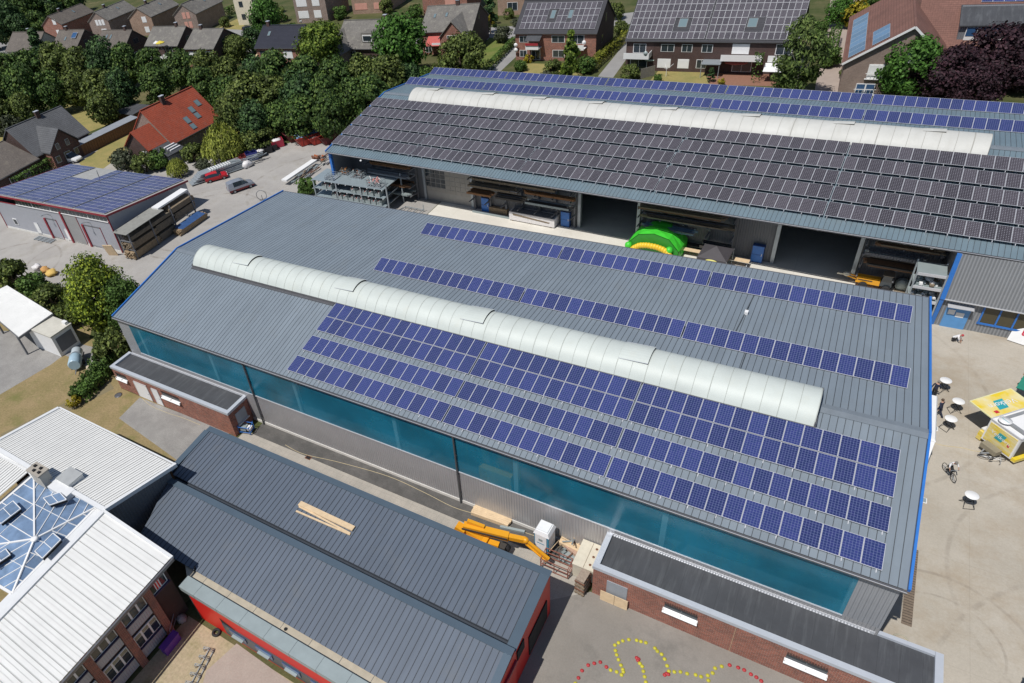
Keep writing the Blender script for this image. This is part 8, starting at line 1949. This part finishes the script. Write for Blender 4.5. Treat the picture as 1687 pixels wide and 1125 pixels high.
# ------------------------------------------------------------------ people
m_skin = plain('skin', (.46, .27, .19), .6, 0, .06); m_shirt = plain('white_shirt', (.70, .70, .72), .8, 0, .05, 6); m_navy = plain('navy_clothes', (.020, .026, .055), .85, 0, .2, 6); m_blk = plain('black_trousers', (.018, .018, .02), .85, 0, .2, 6)
m_hair = plain('brown_hair', (.09, .06, .04), .8, 0, .2, 9); m_hairg = plain('grey_hair', (.20, .185, .17), .8, 0, .2, 9); m_redc = plain('red_kerchief', (.40, .05, .06), .8); m_shoe = plain('dark_shoe', (.02, .018, .016), .6)
def person(label, loc, yaw, J, top, legs, hair, sleeve=True, look=0.0):
    """J: joints in metres, x forward, y left, z up; the body is one skinned surface"""
    pr_ = thing('person', label, 'person', loc, yaw)
    pts, edges, rad = [], [], []
    def P(c, r): pts.append(Vector(c)); rad.append(r); return len(pts) - 1
    pel = P(J['pelvis'], (.155, .125)); ab = P(Vector(J['pelvis']).lerp(Vector(J['chest']), .5), (.135, .11)); ch = P(J['chest'], (.165, .125)); nb = P(Vector(J['chest']).lerp(Vector(J['neck']), .7), (.10, .08)); nk = P(J['neck'], (.055, .055))
    hd = P(Vector(J['neck']).lerp(Vector(J['head']), .8), (.075, .085)); ht = P(J['head'], (.085, .10)); ht2 = P(Vector(J['head']) + (Vector(J['head']) - Vector(J['neck'])).normalized() * .09, (.07, .08))
    edges += [(pel, ab), (ab, ch), (ch, nb), (nb, nk), (nk, hd), (hd, ht), (ht, ht2)]
    seg = {}
    for s in 'lr':
        hp = P(J['hip_' + s], (.105, .105)); kn = P(J['knee_' + s], (.066, .066)); an = P(J['ankle_' + s], (.043, .043)); f = (Vector(J.get('toe_' + s, Vector(J['ankle_' + s]) + Vector((.17, 0, -.05))))); he = P(Vector(J['ankle_' + s]) + Vector((-.02, 0, -.045)), (.042, .036)); to = P(f, (.045, .032))
        edges += [(pel, hp), (hp, kn), (kn, an), (an, he), (he, to)]
        sh = P(J['shoulder_' + s], (.072, .072)); el = P(J['elbow_' + s], (.045, .045)); wr = P(J['wrist_' + s], (.031, .031)); edges += [(nb, sh), (sh, el), (el, wr)]
        d = (Vector(J['wrist_' + s]) - Vector(J['elbow_' + s])).normalized(); pm = P(Vector(J['wrist_' + s]) + d * .06, (.036, .022)); edges.append((wr, pm))
        side = d.cross(Vector((0, 0, 1))); side = side.normalized() if side.length > .1 else Vector((0, 1, 0)); dn = d.cross(side).normalized(); sgn_ = 1 if dn.z < 0 else -1
        for k in range(4):
            ln = (.075, .085, .08, .062)[k]; b = Vector(J['wrist_' + s]) + d * .10 + side * (k - 1.5) * .019; q0 = P(b, (.0095, .0095)); q1 = P(b + d * ln * .5 + dn * sgn_ * .012, (.0085, .0085)); q2 = P(b + d * ln * .8 + dn * sgn_ * .04, (.0075, .0075)); edges += [(pm, q0), (q0, q1), (q1, q2)]
        b = Vector(J['wrist_' + s]) + d * .035 + side * (-.034); q0 = P(b, (.011, .011)); q1 = P(b + d * .04 - side * .02 + dn * sgn_ * .015, (.0095, .0095)); edges += [(pm, q0), (q0, q1)]
    me = bpy.data.meshes.new('body'); bm = bmesh.new(); sk = bm.verts.layers.skin.verify(); vs = [bm.verts.new(p) for p in pts]
    for v, r_ in zip(vs, rad): v[sk].radius = r_
    vs[pel][sk].use_root = True
    for a, b in edges: bm.edges.new((vs[a], vs[b]))
    bm.to_mesh(me); bm.free(); o = bpy.data.objects.new('body', me); COL.objects.link(o)
    o.modifiers.new('skin', 'SKIN'); sb = o.modifiers.new('sub', 'SUBSURF'); sb.levels = sb.render_levels = 1
    dg = bpy.context.evaluated_depsgraph_get(); m2 = bpy.data.meshes.new_from_object(o.evaluated_get(dg)); bpy.data.objects.remove(o); m2.name = 'body'
    m2.materials.clear()
    for mt in (m_skin, top, legs, m_shoe, hair): m2.materials.append(mt)
    V = lambda k: Vector(J[k])
    def sd(p, a, b): ab_ = b - a; t_ = max(0, min(1, (p - a).dot(ab_) / ab_.length_squared)); return (p - a - ab_ * t_).length, t_
    bones = [('pelvis', 'chest', 1, .12, 2), ('chest', 'neck', 1, .9, 1)]
    for f in m2.polygons:
        c = Vector(f.center); best = (9, 0); 
        for s in 'lr':
            for a, b, i, w in (('hip_', 'knee_', 2, .09), ('knee_', 'ankle_', 2, .055), ('shoulder_', 'elbow_', 1, .06), ('elbow_', 'wrist_', 0, .04)):
                d_, t_ = sd(c, V(a + s), V(b + s)); d_ -= w
                if i == 1 and t_ > .55 and not sleeve: i = 0
                if sleeve == 'long' and a == 'elbow_' and t_ < .97: i = 1
                if d_ < best[0]: best = (d_, i)
            d_ = (c - V('wrist_' + s)).length - .09
            if d_ < best[0] and (c - V('wrist_' + s)).dot(V('wrist_' + s) - V('elbow_' + s)) > 0: best = (d_, 0)
            d_ = (c - V('ankle_' + s) - Vector((.05, 0, -.05))).length - .10
            if d_ < best[0]: best = (d_, 3)
        d_, t_ = sd(c, V('pelvis'), V('chest')); d_ -= .13
        if d_ < best[0]: best = (d_, 2 if t_ < .12 else 1)
        d_, t_ = sd(c, V('chest'), V('neck')); d_ -= .11
        if d_ < best[0]: best = (d_, 1 if t_ < .9 else 0)
        d_ = (c - V('head')).length - .13
        if d_ < best[0]: best = (d_, 0)
        f.material_index = best[1]; f.use_smooth = True
    uv = m2.uv_layers.new(name='UVMap') if not m2.uv_layers else None
    b_ = bpy.data.objects.new('body', m2); COL.objects.link(b_); link_child(b_, pr_)
    h = V('head'); upv = (h - V('neck')).normalized(); fw = Vector((math.cos(look), math.sin(look), 0)); fw = (fw - upv * fw.dot(upv)).normalized(); sdv = upv.cross(fw)
    mb = MB(); mb.ball((0, 0, 0), (.115, .1, .105), hair, 14, 9); hm = mb.build('hair', pr_); hm.matrix_basis = M4(h + upv * .055 - fw * .028, fw, sdv)
    mb = MB()
    for y in (-.035, .035): mb.ball((.098, y, .02), (.012, .014, .009), m_dark, 8, 5)
    mb.ball((.112, 0, -.015), (.018, .014, .025), m_skin, 8, 6).box((.098, 0, -.06), (.01, .045, .01), plain('lips', (.32, .13, .11), .6) if 'lips' not in bpy.data.materials else bpy.data.materials['lips'])
    for y in (-.095, .095): mb.ball((0, y, 0), (.02, .012, .032), m_skin, 8, 6)
    hm = mb.build('face', pr_); hm.matrix_basis = M4(h, fw, sdv)
    return pr_
def walkJ(st=.28, arm=.3, lean=.05):
    return dict(pelvis=(0, 0, .93), chest=(lean, 0, 1.28), neck=(lean * 1.4, 0, 1.50), head=(lean * 1.8 + .02, 0, 1.63), hip_l=(0, .09, .88), hip_r=(0, -.09, .88), knee_l=(st * .75, .10, .50), ankle_l=(st, .10, .09), knee_r=(-st * .15, -.10, .49), ankle_r=(-st * 1.2, -.10, .13), toe_r=(-st * 1.2 + .15, -.1, .04),
                shoulder_l=(lean, .19, 1.42), shoulder_r=(lean, -.19, 1.42), elbow_l=(-arm * .4, .25, 1.15), wrist_l=(-arm * .3, .26, .90), elbow_r=(arm * .3, -.25, 1.15), wrist_r=(arm, -.24, .95))
p = G(1546, 687); person('person in navy clothes walking between the bistro tables', (p.x - .1, p.y + .1, .012), 2.4, walkJ(.3), m_navy, m_navy, m_hair, 'long')
p = G(1536, 655); person('person in dark clothes half hidden by the blue roof edge', (p.x - .05, p.y, .012), 1.2, walkJ(.18), m_navy, m_blk, m_hairg, 'long')
p = G(1682, 632); person('person in white shirt and dark trousers walking at the right edge', (p.x + .1, p.y, .012), .4, walkJ(.34), m_shirt, m_blk, m_hair, True)
cr = dict(pelvis=(-.05, 0, .34), chest=(.22, 0, .60), neck=(.38, 0, .74), head=(.49, 0, .80), hip_l=(-.04, .10, .32), hip_r=(-.04, -.10, .32), knee_l=(.32, .17, .42), ankle_l=(.06, .15, .09), knee_r=(.26, -.17, .38), ankle_r=(-.02, -.15, .09), shoulder_l=(.30, .19, .68), shoulder_r=(.30, -.19, .68), elbow_l=(.45, .22, .42), wrist_l=(.56, .12, .18), elbow_r=(.45, -.22, .42), wrist_r=(.58, -.10, .18))
p = G(1569, 562); person('person in white shirt crouching on the concrete near the blue door', (p.x, p.y + .1, .012), -.3, cr, m_shirt, m_blk, m_redc, True)
# bicycles
def bicycle(label, loc, yaw, lean=0.0, col=None):
    b = thing('bicycle', label, 'bicycle', loc, yaw)
    if lean: b.rotation_euler = (lean, 0, yaw)
    col = col or m_black; R_ = .34
    for x in (-.52, .52):
        mb = MB().torus((x, 0, R_), R_ - .02, .022, m_black, 'y', 28, 8)
        for k in range(12): a = PI * k / 6; mb.bar((x, 0, R_), (x + (R_ - .03) * math.cos(a), 0, R_ + (R_ - .03) * math.sin(a)), .006, .006, m_alu, up=(0, 1, 0))
        mb.lathe((x, -.04, R_), [(0, 0), (.03, 0), (.03, .08), (0, .08)], m_steel, 10, 'y'); mb.build('wheel', b)
    bbk, seat, head, hb_ = (-.08, 0, .29), (-.22, 0, .82), (.36, 0, .78), (.33, 0, .92)
    mb = MB()
    for a, c in ((bbk, seat), (seat, head), (bbk, (.40, 0, .66)), (bbk, (-.52, 0, R_)), (seat, (-.52, 0, R_)), (head, (.52, 0, R_)), (head, hb_)): mb.tube(a, c, .018, col, 8)
    mb.build('frame', b)
    mb = MB().tube((.33, -.28, .95), (.33, .28, .95), .014, m_steel, 8).tube((.33, -.28, .95), (.24, -.30, .95), .018, m_black, 8).tube((.33, .28, .95), (.24, .30, .95), .018, m_black, 8); mb.build('handlebar', b)
    mb = MB().ball((-.24, 0, .88), (.14, .07, .035), m_black, 12, 6).tube((-.22, 0, .80), (-.24, 0, .87), .014, m_steel); mb.build('saddle', b)
    mb = MB().lathe((-.08, -.03, .29), [(0, 0), (.09, 0), (.09, .01), (0, .01)], m_steel, 16, 'y').bar((-.08, .06, .29), (.02, .06, .16), .02, .02, m_steel).bar((-.08, -.06, .29), (-.18, -.06, .42), .02, .02, m_steel).box((.02, .11, .16), (.09, .08, .02), m_black).box((-.18, -.11, .42), (.09, .08, .02), m_black); mb.build('crank', b)
    return b
p = G(1561, 786); ya = math.radians(-62)
bicycle('bicycle ridden by the person in the white shirt', (p.x, p.y + .15, .012), ya)
rid = dict(pelvis=(-.24, 0, .97), chest=(-.06, 0, 1.26), neck=(.08, 0, 1.43), head=(.16, 0, 1.55), hip_l=(-.22, .09, .93), hip_r=(-.22, -.09, .93), knee_l=(.12, .11, .66), ankle_l=(.0, .11, .26), knee_r=(.13, -.11, .84), ankle_r=(-.20, -.11, .50), shoulder_l=(.0, .19, 1.36), shoulder_r=(.0, -.19, 1.36), elbow_l=(.14, .30, 1.14), wrist_l=(.24, .29, 1.0), elbow_r=(.14, -.30, 1.14), wrist_r=(.24, -.29, 1.0))
person('person in white shirt and black trousers riding a bicycle across the yard', (p.x, p.y + .15, .012), ya, rid, m_shirt, m_blk, m_hairg, True)
p = G(1630, 752); bicycle('white bicycle lying in front of the drinks trailer', (p.x, p.y + .1, .06), .25, 1.15, m_white)
# machine standing inside the near hall, dimly seen through the turquoise band
q = WY(830, 775, -6.5); fk = thing('indoor_crane', 'yellow crane arm standing behind the turquoise band', 'crane', (q.x, -7.2, 0)); mb = MB().bx(-1.4, 1.4, -.9, .9, .4, 2.6, m_yel); mb.build('body', fk); mb = MB().bar((-1.0, 0, 2.4), (-1.2, 0, 5.4), .6, .5, m_yel).bar((-1.4, 0, 5.4), (3.8, 0, 6.0), .4, .45, m_yel).ball((-1.2, 0, 5.4), (.6, .5, .6), m_yel, 10, 7); mb.build('arm', fk)
for x in (-1, 1):
    for y in (-.9, .9): mb = MB(); torus_wheel(mb, (x, y, .45), .45, .3); mb.build('wheel', fk)
# ------------------------------------------------------------------ camera and light
cam = bpy.data.cameras.new('camera'); co = bpy.data.objects.new('camera', cam); COL.objects.link(co)
cam.sensor_width = 36; cam.lens = CF / 1687 * 36
cam.shift_x = (843.5 - CCX) / 1687; cam.shift_y = -(562.5 - CCY) / 1687
cam.clip_start = .5; cam.clip_end = 3000
r0, r1, r2 = (Vector(r) for r in CAM_R)
m = Matrix((r0, -r1, -r2)).transposed().to_4x4(); m.translation = CAM_T; co.matrix_world = m
scene.camera = co
SUN = Vector((-.17, -.52, 1.0)).normalized()
el, az = math.asin(SUN.z), math.atan2(SUN.x, SUN.y)
w = bpy.data.worlds.new('World'); scene.world = w; w.use_nodes = True
nt = w.node_tree; bg = nt.nodes['Background']
sky = nt.nodes.new('ShaderNodeTexSky'); sky.sky_type = 'NISHITA'; sky.sun_disc = False
sky.sun_elevation = el; sky.sun_rotation = az; sky.air_density = 1.0; sky.dust_density = .6
nt.links.new(sky.outputs[0], bg.inputs[0]); bg.inputs[1].default_value = .075
ld = bpy.data.lights.new('sun', 'SUN'); ld.energy = 4.2; ld.angle = math.radians(.5); ld.color = (1, .965, .91)
lo = bpy.data.objects.new('sun', ld); COL.objects.link(lo); lo.rotation_euler = SUN.to_track_quat('Z', 'Y').to_euler()
vs = scene.view_settings; vs.view_transform = 'Standard'; vs.look = 'None'; vs.exposure = 0.0; vs.gamma = 1.0
scene.cycles.max_bounces = 6; scene.cycles.transparent_max_bounces = 8
scene.cycles.sample_clamp_indirect = 4.0
